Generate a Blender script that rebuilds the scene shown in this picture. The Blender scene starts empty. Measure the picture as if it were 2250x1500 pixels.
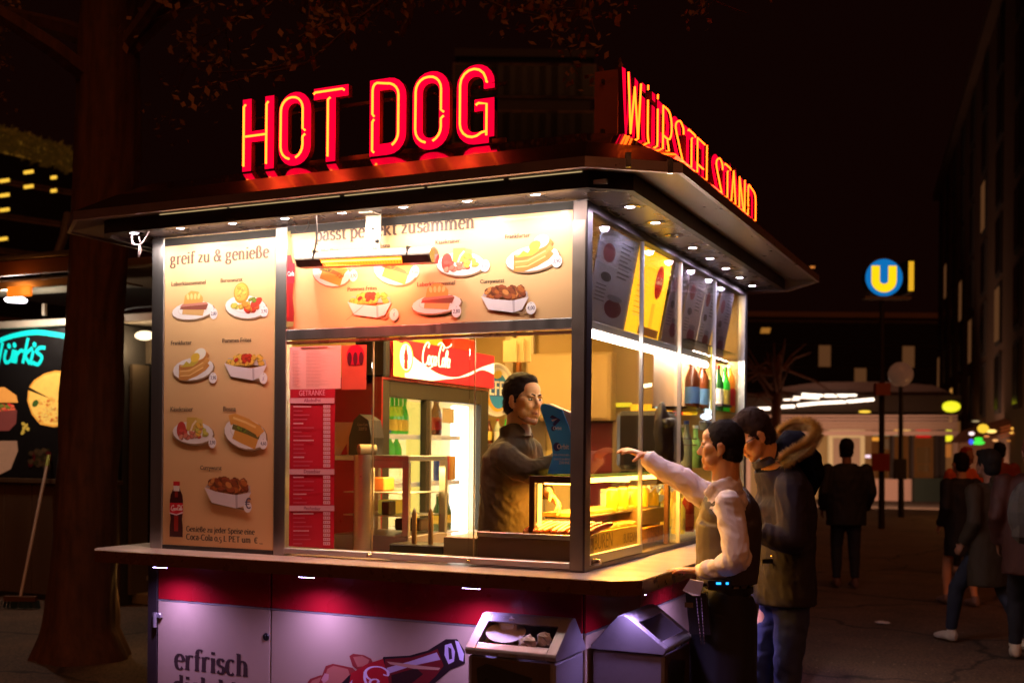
import bpy, bmesh, math, random
from mathutils import Vector, Matrix, noise
random.seed(7)
R = math.radians
SC = bpy.context.scene
COL = SC.collection

# ------------------------------------------------------------------ camera
FPX, ROLL, YAW, SHY = 2479.0, R(.52), R(24.86), 236.9
CAM = Vector((1.943, -5.022, 1.65))
FW = Vector((-math.sin(YAW), math.cos(YAW), 0)); RT = Vector((math.cos(YAW), math.sin(YAW), 0)); UP = Vector((0, 0, 1))
cd = bpy.data.cameras.new('camera'); cam = bpy.data.objects.new('camera', cd); COL.objects.link(cam)
CRO, SRO = math.cos(ROLL), math.sin(ROLL)
rx = RT*CRO + UP*SRO; ux = UP*CRO - RT*SRO
cam.matrix_world = Matrix(((rx.x, ux.x, -FW.x, CAM.x), (rx.y, ux.y, -FW.y, CAM.y), (rx.z, ux.z, -FW.z, CAM.z), (0, 0, 0, 1)))
cd.sensor_width = 36; cd.lens = FPX/2250*36; cd.shift_y = SHY/2250; cd.clip_end = 600; cd.clip_start = .05
cd.dof.use_dof = True; cd.dof.focus_distance = 5.3; cd.dof.aperture_fstop = 2.4
SC.camera = cam

# ------------------------------------------------------------------ night sky, city glow, exposure
w = bpy.data.worlds.new('World'); SC.world = w; w.use_nodes = True
nt = w.node_tree; nt.nodes.clear()
wo = nt.nodes.new('ShaderNodeOutputWorld'); add = nt.nodes.new('ShaderNodeAddShader')
sky = nt.nodes.new('ShaderNodeTexSky'); sky.sky_type = 'NISHITA'; sky.sun_disc = False
sky.sun_elevation = R(-9); sky.sun_rotation = R(200)
b1 = nt.nodes.new('ShaderNodeBackground'); b1.inputs[1].default_value = .05
b2 = nt.nodes.new('ShaderNodeBackground'); b2.inputs[0].default_value = (1, .2, .13, 1); b2.inputs[1].default_value = .0042
nt.links.new(sky.outputs[0], b1.inputs[0]); nt.links.new(b1.outputs[0], add.inputs[0])
nt.links.new(b2.outputs[0], add.inputs[1]); nt.links.new(add.outputs[0], wo.inputs[0])
sd = bpy.data.lights.new('sky_glow', 'SUN'); sd.energy = .42; sd.angle = R(60); sd.color = (1, .3, .09)
so = bpy.data.objects.new('sky_glow', sd); COL.objects.link(so); so.rotation_euler = (R(42), 0, R(35))
vs = SC.view_settings; vs.view_transform = 'Standard'; vs.look = 'None'; vs.exposure = 0; vs.gamma = 1
SC.display_settings.display_device = 'sRGB'
SC.cycles.use_denoising = True
SC.cycles.max_bounces = 7; SC.cycles.transparent_max_bounces = 16; SC.cycles.sample_clamp_indirect = 4
SC.cycles.caustics_reflective = False; SC.cycles.caustics_refractive = False

# a pixel of the photograph (2250 x 1500) read as a point of a plane of the place
def ray(px, py):
    x, y = px-1125, py-750-SHY
    return FW + RT*((CRO*x+SRO*y)/FPX) - UP*((-SRO*x+CRO*y)/FPX)
def onY(px, py, y=0.): d = ray(px, py); return CAM + d*((y-CAM.y)/d.y)
def onX(px, py, x=0.): d = ray(px, py); return CAM + d*((x-CAM.x)/d.x)
def onZ(px, py, z=0.): d = ray(px, py); return CAM + d*((z-CAM.z)/d.z)
def onD(px, py, k): return CAM + ray(px, py)*k

# ------------------------------------------------------------------ materials
MATS = {}
def mat(name, col=(.5, .5, .5), rough=.5, metal=0., var=.12, scale=12., bump=.0, emit=None, es=1., coat=0., spec=.5, stretch=(1, 1, 1), dirt=0., sss=0.):
    if name in MATS: return MATS[name]
    m = bpy.data.materials.new(name); m.use_nodes = True; MATS[name] = m
    n = m.node_tree; p = n.nodes['Principled BSDF']
    p.inputs['Roughness'].default_value = rough; p.inputs['Metallic'].default_value = metal
    p.inputs['Specular IOR Level'].default_value = spec; p.inputs['Coat Weight'].default_value = coat
    if sss: p.inputs['Subsurface Weight'].default_value = sss; p.inputs['Subsurface Scale'].default_value = .02; p.inputs['Subsurface Radius'].default_value = (1, .35, .2)
    tc = n.nodes.new('ShaderNodeTexCoord'); mp = n.nodes.new('ShaderNodeMapping'); mp.inputs['Scale'].default_value = stretch
    n.links.new(tc.outputs['Object'], mp.inputs[0])
    nz = n.nodes.new('ShaderNodeTexNoise'); nz.inputs['Scale'].default_value = scale; nz.inputs['Detail'].default_value = 5
    n.links.new(mp.outputs[0], nz.inputs['Vector'])
    mx = n.nodes.new('ShaderNodeMix'); mx.data_type = 'RGBA'
    mx.inputs[6].default_value = tuple(max(0, c*(1-var)) for c in col)+(1,); mx.inputs[7].default_value = tuple(min(1, c*(1+var)) for c in col)+(1,)
    n.links.new(nz.outputs['Fac'], mx.inputs[0]); out = mx.outputs[2]
    rr = n.nodes.new('ShaderNodeMapRange'); rr.inputs[3].default_value = max(.03, rough-.08); rr.inputs[4].default_value = min(1, rough+.1)
    n.links.new(nz.outputs['Fac'], rr.inputs[0]); n.links.new(rr.outputs[0], p.inputs['Roughness'])
    if dirt:
        n2 = n.nodes.new('ShaderNodeTexNoise'); n2.inputs['Scale'].default_value = scale*.35; n2.inputs['Detail'].default_value = 8; n2.inputs['Roughness'].default_value = .7
        n.links.new(tc.outputs['Object'], n2.inputs['Vector'])
        r2 = n.nodes.new('ShaderNodeMapRange'); r2.inputs[1].default_value = .5; r2.inputs[2].default_value = .72; r2.inputs[4].default_value = dirt
        n.links.new(n2.outputs['Fac'], r2.inputs[0])
        m2 = n.nodes.new('ShaderNodeMix'); m2.data_type = 'RGBA'; m2.inputs[7].default_value = (.03, .024, .02, 1)
        n.links.new(r2.outputs[0], m2.inputs[0]); n.links.new(out, m2.inputs[6]); out = m2.outputs[2]
    n.links.new(out, p.inputs['Base Color'])
    if bump:
        bp = n.nodes.new('ShaderNodeBump'); bp.inputs['Strength'].default_value = bump; bp.inputs['Distance'].default_value = .01
        n.links.new(nz.outputs['Fac'], bp.inputs['Height']); n.links.new(bp.outputs[0], p.inputs['Normal'])
    if emit:
        p.inputs['Emission Color'].default_value = tuple(emit)+(1,); p.inputs['Emission Strength'].default_value = es
    return m
def glass_mat(name, tint=(1, 1, 1), refl=1.0, rough=.0):
    if name in MATS: return MATS[name]
    m = bpy.data.materials.new(name); m.use_nodes = True; MATS[name] = m
    n = m.node_tree; n.nodes.clear()
    o = n.nodes.new('ShaderNodeOutputMaterial'); t = n.nodes.new('ShaderNodeBsdfTransparent'); g = n.nodes.new('ShaderNodeBsdfGlossy')
    t.inputs[0].default_value = tuple(tint)+(1,); g.inputs['Roughness'].default_value = rough
    fr = n.nodes.new('ShaderNodeFresnel'); fr.inputs[0].default_value = 1.5
    ml = n.nodes.new('ShaderNodeMath'); ml.operation = 'MULTIPLY'; ml.inputs[1].default_value = refl
    nz = n.nodes.new('ShaderNodeTexNoise'); nz.inputs['Scale'].default_value = 3.; nz.inputs['Detail'].default_value = 6
    mr = n.nodes.new('ShaderNodeMapRange'); mr.inputs[1].default_value = .4; mr.inputs[2].default_value = .8; mr.inputs[3].default_value = rough; mr.inputs[4].default_value = rough+.05
    n.links.new(nz.outputs['Fac'], mr.inputs[0]); n.links.new(mr.outputs[0], g.inputs['Roughness'])
    x = n.nodes.new('ShaderNodeMixShader')
    n.links.new(fr.outputs[0], ml.inputs[0]); n.links.new(ml.outputs[0], x.inputs[0]); n.links.new(t.outputs[0], x.inputs[1]); n.links.new(g.outputs[0], x.inputs[2]); n.links.new(x.outputs[0], o.inputs[0])
    return m
def paper(name, col, tr=.5):
    if name in MATS: return MATS[name]
    m = mat(name, col, .6, var=.05); n = m.node_tree; p = n.nodes['Principled BSDF']; t = n.nodes.new('ShaderNodeBsdfTranslucent'); t.inputs[0].default_value = tuple(col)+(1,)
    x = n.nodes.new('ShaderNodeMixShader'); x.inputs[0].default_value = tr; n.links.new(p.outputs[0], x.inputs[1]); n.links.new(t.outputs[0], x.inputs[2]); n.links.new(x.outputs[0], n.nodes['Material Output'].inputs[0]); return m
def glow(name, col, es): return mat(name, (.02, .02, .02), .4, emit=col, es=es, var=0)
_pc = {}
def ink(rgb, rough=.45, e=0):
    k = 'ink_%02x%02x%02x' % tuple(int(min(1, c)*255) for c in rgb)
    return mat(k, rgb, rough, var=.05, scale=40) if not e else mat(k+'_lit', rgb, rough, var=.05, emit=rgb, es=e)

# ------------------------------------------------------------------ objects
ORG = {}
def prop(o, label=None, cat=None, group=None, kind=None):
    if label: o['label'] = label
    if cat: o['category'] = cat
    if group: o['group'] = group
    if kind: o['kind'] = kind
    return o
def thing(name, label, cat, loc=(0, 0, 0), group=None, rotz=0):
    o = bpy.data.objects.new(name, None); COL.objects.link(o); o.location = loc; o.rotation_euler = (0, 0, rotz); o.empty_display_size = .1
    ORG[o.name] = Vector(loc) if not rotz else Vector((0, 0, 0))
    return prop(o, label, cat, group)
def dup(root, loc, rotz=None, label=None, group=None, scale=None):
    r = root.copy(); COL.objects.link(r); r.location = loc
    if rotz is not None: r.rotation_euler = (0, 0, rotz)
    if scale: r.scale = (scale,)*3 if not hasattr(scale, '__len__') else scale
    if label: r['label'] = label
    if group: r['group'] = group
    for ch in list(root.children):
        c = ch.copy(); COL.objects.link(c); c.parent = r
        for g in ch.children:
            d = g.copy(); COL.objects.link(d); d.parent = c
    return r
class MB:
    def __init__(s): s.v = []; s.f = []; s.m = []
    def add(s, vs, fs, m=0):
        o = len(s.v); s.v += [Vector(v) for v in vs]
        for f in fs: s.f.append(tuple(i+o for i in f)); s.m.append(m)
        return s
    def box(s, x0, x1, y0, y1, z0, z1, c=0., m=0):
        x0, x1 = min(x0, x1), max(x0, x1); y0, y1 = min(y0, y1), max(y0, y1); z0, z1 = min(z0, z1), max(z0, z1)
        if not c:
            vs = [(x, y, z) for z in (z0, z1) for y in (y0, y1) for x in (x0, x1)]
            return s.add(vs, [(0, 2, 3, 1), (4, 5, 7, 6), (0, 1, 5, 4), (2, 6, 7, 3), (0, 4, 6, 2), (1, 3, 7, 5)], m)
        c = min(c, (x1-x0)*.45, (y1-y0)*.45, (z1-z0)*.45)
        b = bmesh.new(); vs = {}
        pts = []
        for sx in (0, 1):
            for sy in (0, 1):
                for sz in (0, 1):
                    X, Y, Z = (x0, x1)[sx], (y0, y1)[sy], (z0, z1)[sz]; dx, dy, dz = c*(1-2*sx), c*(1-2*sy), c*(1-2*sz)
                    pts += [(X, Y+dy, Z+dz), (X+dx, Y, Z+dz), (X+dx, Y+dy, Z)]
        bv = [b.verts.new(p) for p in pts]
        r = bmesh.ops.convex_hull(b, input=bv)
        b.verts.index_update()
        s.add([v.co.copy() for v in b.verts], [[v.index for v in f.verts] for f in b.faces], m); b.free()
        return s
    def obox(s, c, ax, ay, az, hx, hy, hz, m=0):   # oriented box: centre, axes, half sizes
        c, ax, ay, az = Vector(c), Vector(ax), Vector(ay), Vector(az)
        vs = [c+ax*hx*i+ay*hy*j+az*hz*k for k in (-1, 1) for j in (-1, 1) for i in (-1, 1)]
        return s.add(vs, [(0, 2, 3, 1), (4, 5, 7, 6), (0, 1, 5, 4), (2, 6, 7, 3), (0, 4, 6, 2), (1, 3, 7, 5)], m)
    def cyl(s, p0, p1, r0, r1=None, n=16, m=0, cap=True):
        return s.tube([p0, p1], [r0, r0 if r1 is None else r1], n, m, cap)
    def tube(s, pts, r, n=10, m=0, cap=True):
        pts = [Vector(p) for p in pts]; k = len(pts); rs = r if hasattr(r, '__len__') else [r]*k
        o = len(s.v); up = None
        for i, p in enumerate(pts):
            t = (pts[min(i+1, k-1)]-pts[max(i-1, 0)]).normalized()
            if up is None: up = Vector((0, 0, 1)) if abs(t.z) < .9 else Vector((1, 0, 0))
            a = (up-t*up.dot(t)).normalized(); b = t.cross(a); up = a
            s.v += [p+(a*math.cos(2*math.pi*j/n)+b*math.sin(2*math.pi*j/n))*rs[i] for j in range(n)]
        for i in range(k-1):
            for j in range(n):
                s.f.append((o+i*n+j, o+i*n+(j+1) % n, o+(i+1)*n+(j+1) % n, o+(i+1)*n+j)); s.m.append(m)
        if cap:
            s.f.append(tuple(o+j for j in reversed(range(n)))); s.m.append(m)
            s.f.append(tuple(o+(k-1)*n+j for j in range(n))); s.m.append(m)
        return s
    def lathe(s, c, prof, n=16, m=0, axis=None):   # prof: (r, h)
        c = Vector(c); az = Vector(axis or (0, 0, 1)).normalized(); ax = az.orthogonal().normalized(); ay = az.cross(ax)
        o = len(s.v)
        for r, h in prof:
            s.v += [c+az*h+(ax*math.cos(2*math.pi*j/n)+ay*math.sin(2*math.pi*j/n))*max(r, 1e-5) for j in range(n)]
        for i in range(len(prof)-1):
            for j in range(n): s.f.append((o+i*n+j, o+i*n+(j+1) % n, o+(i+1)*n+(j+1) % n, o+(i+1)*n+j)); s.m.append(m)
        return s
    def ell(s, c, r, M=None, n=12, m=0):
        c = Vector(c); r = r if hasattr(r, '__len__') else (r, r, r); o = len(s.v); h = n//2
        for i in range(1, h):
            t = math.pi*i/h
            for j in range(n):
                p = 2*math.pi*j/n; v = Vector((r[0]*math.sin(t)*math.cos(p), r[1]*math.sin(t)*math.sin(p), r[2]*math.cos(t)))
                s.v.append(c+(M@v if M else v))
        a = Vector((0, 0, r[2])); s.v += [c+(M@a if M else a), c-(M@a if M else a)]; top, bot = len(s.v)-2, len(s.v)-1
        for i in range(h-2):
            for j in range(n): s.f.append((o+i*n+j, o+(i+1)*n+j, o+(i+1)*n+(j+1) % n, o+i*n+(j+1) % n)); s.m.append(m)
        for j in range(n):
            s.f.append((top, o+j, o+(j+1) % n)); s.m.append(m)
            s.f.append((bot, o+(h-2)*n+(j+1) % n, o+(h-2)*n+j)); s.m.append(m)
        return s
    def prism(s, poly, ext, m=0):      # planar polygon (3D points) pushed along ext
        poly = [Vector(p) for p in poly]; n = len(poly); ext = Vector(ext)
        return s.add(poly+[p+ext for p in poly], [tuple(reversed(range(n))), tuple(range(n, 2*n))]+[(i, (i+1) % n, n+(i+1) % n, n+i) for i in range(n)], m)
    def loft(s, path, radii, side, m=0, n=14):   # closed limb: elliptical rings
        P = [Vector(p) for p in path]; k = len(P); o = len(s.v); side = Vector(side)
        for i, p in enumerate(P):
            t = (P[min(i+1, k-1)]-P[max(i-1, 0)]).normalized(); a = (side-t*side.dot(t)).normalized(); b = t.cross(a)
            ra, rb = radii[i] if hasattr(radii[i], '__len__') else (radii[i], radii[i])
            s.v += [p+a*ra*math.cos(2*math.pi*j/n)+b*rb*math.sin(2*math.pi*j/n) for j in range(n)]
        for i in range(k-1):
            for j in range(n): s.f.append((o+i*n+j, o+i*n+(j+1) % n, o+(i+1)*n+(j+1) % n, o+(i+1)*n+j)); s.m.append(m)
        s.f.append(tuple(o+j for j in reversed(range(n)))); s.m.append(m); s.f.append(tuple(o+(k-1)*n+j for j in range(n))); s.m.append(m)
        return s
    def build(s, name, mats, parent=None, smooth=0, label=None, cat=None, group=None, kind=None, recalc=True):
        org = Vector((0, 0, 0)); q = parent
        while q is not None:
            if q.name in ORG and q.parent is None: org = ORG[q.name]
            q = q.parent
        me = bpy.data.meshes.new(name); me.from_pydata([v-org for v in s.v], [], s.f)
        for mm in (mats if isinstance(mats, (list, tuple)) else [mats]): me.materials.append(mm)
        me.polygons.foreach_set('material_index', s.m)
        if recalc:
            b = bmesh.new(); b.from_mesh(me); bmesh.ops.recalc_face_normals(b, faces=b.faces); b.to_mesh(me); b.free()
        if smooth:
            me.shade_smooth()
            if smooth < 180: me.set_sharp_from_angle(angle=R(smooth))
        me.update()
        o = bpy.data.objects.new(name, me); COL.objects.link(o)
        if parent: o.parent = parent
        return prop(o, label, cat, group, kind)
def remesh(o, voxel, smooth=2, fac=.5, fn=None):
    md = o.modifiers.new('r', 'REMESH'); md.mode = 'VOXEL'; md.voxel_size = voxel
    if smooth: sm = o.modifiers.new('s', 'SMOOTH'); sm.iterations = smooth; sm.factor = fac
    dg = bpy.context.evaluated_depsgraph_get(); me = bpy.data.meshes.new_from_object(o.evaluated_get(dg))
    o.modifiers.clear(); mats = list(o.data.materials); o.data = me
    if not me.materials:
        for m in mats: me.materials.append(m)
    if fn: fn(me)
    me.shade_smooth(); me.update()
    return o
def ruffle(amp, sc, ridged=True, seed=0., stretch=(1, 1, 1), region=None):
    def f(me):
        nn = [v.normal.copy() for v in me.vertices]
        for v, n in zip(me.vertices, nn):
            q = Vector((v.co.x*stretch[0], v.co.y*stretch[1], v.co.z*stretch[2]))*sc+Vector((seed, seed*2, 0))
            a = noise.noise(q)+.5*noise.noise(q*2.1)
            if ridged: a = .35-abs(a)*1.6
            k = region(v.co) if region else 1
            v.co += n*amp*a*k
    return f
def light(kind, loc, energy, color, size=.1, target=None, spot=None, blend=.5, sizey=None, name='lamp', along=None):
    d = bpy.data.lights.new(name, kind); d.energy = energy; d.color = color
    if kind == 'AREA':
        d.size = size
        if sizey: d.shape = 'RECTANGLE'; d.size_y = sizey
    else: d.shadow_soft_size = size
    if kind == 'SPOT': d.spot_size = R(spot or 90); d.spot_blend = blend
    o = bpy.data.objects.new(name, d); COL.objects.link(o); o.location = loc
    t = Vector(target) if target is not None else Vector(loc)+Vector((0, 0, -1))
    if along is not None:
        z = (Vector(loc)-t).normalized(); y = Vector(along); y = (y-z*y.dot(z)).normalized(); o.rotation_euler = Matrix((y.cross(z), y, z)).transposed().to_euler()
    else: o.rotation_euler = (t-Vector(loc)).to_track_quat('-Z', 'Y').to_euler()
    return o

# ------------------------------------------------------------------ lettering
def arc(cx, cy, rx, ry, a0, a1, n=None):
    n = n or max(4, int(abs(a1-a0)/22))
    return [(cx+rx*math.cos(R(a0+(a1-a0)*i/n)), cy+ry*math.sin(R(a0+(a1-a0)*i/n))) for i in range(n+1)]
def sp(pts, n=5):   # Catmull-Rom through points
    P = [pts[0]]+list(pts)+[pts[-1]]; out = []
    for i in range(1, len(P)-2):
        p0, p1, p2, p3 = [Vector(p).to_2d() if len(p) == 2 else Vector(p) for p in P[i-1:i+3]]
        for j in range(n):
            t = j/n; out.append(tuple(.5*((2*p1)+(p2-p0)*t+(2*p0-5*p1+4*p2-p3)*t*t+(3*p1-p0-3*p2+p3)*t*t*t)))
    out.append(tuple(pts[-1])); return out
def _stem(x, y0, y1, sf=3): # serif flags 1 bottom 2 top
    o = [[(x, y0), (x, y1)]]
    if sf & 1: o.append([(x-.1, y0+.015), (x+.1, y0+.015)])
    if sf & 2: o.append([(x-.1, y1-.02), (x, y1-.015)])
    return o
SERIF = {
 'a': (.46, [arc(.2, .33, .13, .15, 165, 0)+[(.33, .08), (.42, .03)], arc(.19, .14, .13, .14, 75, 350)]),
 'b': (.52, _stem(.12, .02, .72, 2)+[arc(.27, .24, .17, .24, 150, -150)]),
 'c': (.44, [arc(.24, .24, .17, .25, 48, 312)]), 'e': (.45, [arc(.24, .24, .17, .25, 5, 315), [(.08, .27), (.4, .27)]]),
 'd': (.54, _stem(.38, 0, .72, 3)+[arc(.23, .24, .17, .24, 30, 330)]),
 'f': (.32, _stem(.15, 0, .55, 1)+[arc(.27, .56, .12, .15, 180, 40), [(.04, .46), (.3, .46)]]),
 'g': (.48, [arc(.2, .33, .13, .15, 0, 360), arc(.21, -.08, .17, .12, 0, 360), [(.12, .19), (.1, .08), (.16, .05)], [(.3, .42), (.42, .47)]]),
 'h': (.55, _stem(.12, 0, .72, 3)+[arc(.26, .3, .14, .18, 165, 0)]+_stem(.4, 0, .3, 1)),
 'i': (.26, _stem(.13, 0, .48, 3)+[[(.1, .64), (.16, .64)], [(.13, .6), (.13, .69)]]), 'j': (.26, [[(.14, .48), (.14, -.08)], arc(.04, -.08, .1, .12, 0, -120), [(.13, .6), (.13, .69)]]),
 'k': (.54, _stem(.12, 0, .72, 3)+[[(.15, .2), (.4, .46)], [(.22, .27), (.45, 0)], [(.38, .015), (.53, .015)]]),
 'l': (.26, _stem(.13, 0, .72, 3)), 'n': (.55, _stem(.12, 0, .48, 3)+[arc(.26, .3, .14, .18, 165, 0)]+_stem(.4, 0, .3, 1)),
 'm': (.82, _stem(.12, 0, .48, 3)+[arc(.26, .3, .14, .18, 165, 0), arc(.54, .3, .14, .18, 165, 0)]+_stem(.4, 0, .3, 1)+_stem(.68, 0, .3, 1)),
 'o': (.48, [arc(.24, .24, .17, .25, 0, 360)]), 'p': (.52, _stem(.12, -.2, .48, 3)+[arc(.27, .24, .17, .24, 150, -150)]),
 'r': (.38, _stem(.12, 0, .48, 3)+[arc(.27, .33, .14, .15, 165, 50)]), 's': (.38, [[(.32, .4)]+arc(.2, .36, .12, .12, 60, 230)+arc(.19, .12, .13, .12, 55, -160)]),
 't': (.32, [[(.15, .62), (.15, .12)]+arc(.23, .12, .08, .12, 180, 320), [(.04, .46), (.3, .46)]]), 'u': (.56, [[(.12, .48), (.12, .18)]+arc(.26, .18, .14, .18, 180, 350)]+_stem(.41, 0, .48, 3)),
 'z': (.42, [[(.06, .45), (.38, .45)], [(.36, .45), (.08, .03)], [(.06, .03), (.39, .03)]]), 'ß': (.55, [[(.13, 0), (.13, .5)]+arc(.25, .54, .12, .16, 180, -60), arc(.27, .2, .16, .19, 95, -130), [(.03, .015), (.22, .015)]]),
 '&': (.66, [arc(.3, .54, .12, .14, -60, 250)+[(.5, .02), (.6, .02)], arc(.24, .18, .17, .18, 80, 330)+[(.52, .34)]]),
 'G': (.7, [arc(.36, .35, .28, .35, 45, 330), [(.6, .05), (.6, .32)], [(.48, .32), (.68, .32)]]), 'S': (.5, [[(.4, .6)]+arc(.25, .52, .15, .16, 60, 230)+arc(.24, .17, .17, .17, 55, -160)]),
 'C': (.65, [arc(.36, .35, .28, .35, 45, 315)]), 'P': (.56, _stem(.14, 0, .68, 1)+[arc(.27, .5, .2, .17, 100, -100), [(.04, .67), (.27, .67)]]), 'E': (.58, _stem(.14, 0, .68, 0)+[[(.04, .67), (.5, .67)], [(.14, .35), (.4, .35)], [(.04, .015), (.52, .015)]]),
 'T': (.6, _stem(.3, 0, .68, 1)+[[(.05, .66), (.55, .66)]]), 'L': (.54, _stem(.14, 0, .68, 1)+[[(.04, .015), (.5, .015)]]), '0': (.48, [arc(.24, .24, .18, .25, 0, 360)]), '5': (.44, [[(.36, .46), (.12, .46), (.1, .2)], arc(.2, 0, .16, .2, 110, -120)]),
 ',': (.2, [[(.1, .04), (.06, -.1)]]), '-': (.3, [[(.04, .22), (.24, .22)]]), '€': (.55, [arc(.32, .33, .22, .33, 45, 315), [(.03, .4), (.4, .4)], [(.03, .28), (.38, .28)]]), '_': (.5, [[(0, -.04), (.5, -.04)]]), ' ': (.24, []),
}
# flowing script for the soft-drink wordmark, one polyline list, unit height ~1, width ~3
SCRIPT = [sp([(.52, .78), (.62, .95), (.42, 1.02), (.16, .8), (.04, .4), (.14, .08), (.4, .02), (.62, .16)]),
          sp([(.16, .03), (.5, -.12), (.85, -.1), (1.2, .02)]), arc(.74, .24, .13, .2, 60, 420), arc(1.08, .24, .13, .2, 50, 320), arc(1.36, .24, .12, .2, 30, 350), [(1.5, .45), (1.47, .1), (1.58, .05)],
          [(1.62, .28), (1.76, .32)], sp([(2.1, .75), (2.22, .95), (2.02, 1.05), (1.82, .8), (1.72, .4), (1.8, .08), (2.02, .02), (2.2, .16)]), sp([(1.5, .98), (1.9, 1.12), (2.4, .92), (2.9, 1.05), (3.0, 1.15)]),
          arc(2.28, .24, .12, .2, 60, 420), sp([(2.5, .25), (2.66, .62), (2.6, .8), (2.5, .6), (2.5, .1), (2.62, .04)]), arc(2.82, .24, .12, .2, 30, 350), [(2.96, .45), (2.93, .1), (3.06, .06)]]
_tc = {}
def text_mesh(s):
    if s in _tc: return _tc[s]
    c = bpy.data.curves.new('t', 'FONT'); c.body = s; c.resolution_u = 2; c.size = 1
    o = bpy.data.objects.new('t', c); me = bpy.data.meshes.new_from_object(o)
    r = ([tuple(v.co[:2]) for v in me.vertices], [tuple(p.vertices) for p in me.polygons])
    bpy.data.objects.remove(o); bpy.data.curves.remove(c); bpy.data.meshes.remove(me)
    xs = [p[0] for p in r[0]] or [0, 1]; _tc[s] = r+(min(xs), max(xs)); return _tc[s]
class Print:
    """flat print on a panel: every shape is laid a hair above the one before"""
    def __init__(s, O, A, B, N, lift=.0008):
        s.O, s.A, s.B, s.N = Vector(O), Vector(A).normalized(), Vector(B).normalized(), Vector(N).normalized()
        s.mb = MB(); s.mats = []; s.k = lift; s.mode = ''
    def px(s, u, v):
        d = ray(u, v); t = (s.O-CAM).dot(s.N)/d.dot(s.N); p = CAM+d*t-s.O; return (p.dot(s.A), p.dot(s.B))
    def mi(s, m):
        if not isinstance(m, bpy.types.Material): m = paper('thin_print_%02x%02x%02x' % tuple(int(c*255) for c in m), m, .5) if s.mode == 'paper' else ink(m, e=.7 if s.mode == 'lit' else 0)
        if m not in s.mats: s.mats.append(m)
        return s.mats.index(m)
    def pt(s, a, b): return s.O+s.A*a+s.B*b+s.N*s.k
    def up(s): s.k += 1.3e-5
    def poly(s, pts, m):
        s.up(); s.mb.add([s.pt(*p) for p in pts], [tuple(range(len(pts)))], s.mi(m))
    def ppoly(s, pts, m): s.poly([s.px(*p) for p in pts], m)
    def rect(s, a0, b0, a1, b1, m): s.poly([(a0, b0), (a1, b0), (a1, b1), (a0, b1)], m)
    def oval(s, a, b, ra, rb, m, rot=0, n=18):
        s.poly([(a+ra*math.cos(t)*math.cos(rot)-rb*math.sin(t)*math.sin(rot), b+ra*math.cos(t)*math.sin(rot)+rb*math.sin(t)*math.cos(rot)) for t in [2*math.pi*i/n for i in range(n)]], m)
    def stroke(s, pts, w, m, thin=None):
        s.up(); n = len(pts); L = []; Q = []
        if n < 2: return
        for i, (x, y) in enumerate(pts):
            x0, y0 = pts[max(i-1, 0)]; x1, y1 = pts[min(i+1, n-1)]; d = math.hypot(x1-x0, y1-y0) or 1e-9; tx, ty = (x1-x0)/d, (y1-y0)/d
            ww = w/2 if thin is None else (thin+(w-thin)*abs(ty)**1.3)/2
            L.append((x-ty*ww, y+tx*ww)); Q.append((x+ty*ww, y-tx*ww))
        s.mb.add([s.pt(*p) for p in L+Q], [(i, n+i, n+i+1, i+1) for i in range(n-1)], s.mi(m))
    def serif(s, txt, p0, p1, m, weight=.105, thin=.035):   # pixel ends of the baseline
        (a0, b0), (a1, b1) = s.px(*p0), s.px(*p1)
        tot = sum(SERIF.get(c, SERIF['o'])[0] for c in txt)-.05; k = (a1-a0)/tot; x = a0
        for c in txt:
            adv, st = SERIF.get(c, SERIF['o'])
            for q in st: s.stroke([(x+px*k, b0+py*k) for px, py in q], weight*k, m, thin*k)
            x += adv*k
        return k
    def text(s, txt, p0, p1, m, h=1., local=False, bold=True):
        (a0, b0), (a1, b1) = (p0, p1) if local else (s.px(*p0), s.px(*p1))
        vs, fs, x0, x1 = text_mesh(txt); k = (a1-a0)/max(1e-6, x1-x0); s.up()
        s.mb.add([s.pt(a0+(x-x0)*k, b0+y*k*h) for x, y in vs], fs, s.mi(m))
        if bold: s.up(); s.mb.add([s.pt(a0+(x-x0+.045)*k, b0+y*k*h) for x, y in vs], fs, s.mi(m))
        return k
    def script(s, a, b, wdt, m, weight=.13, rot=0, slant=.18, hs=1.):
        k = wdt/3.05; cr, sr = math.cos(rot), math.sin(rot)
        for q in SCRIPT:
            s.stroke([(a+((x+y*slant)*cr-y*hs*sr)*k, b+((x+y*slant)*sr+y*hs*cr)*k) for x, y in q], weight*k, m, weight*.35*k)
    def build(s, name, parent, label=None):
        return s.mb.build(name, s.mats, parent, recalc=False, label=label)
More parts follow.
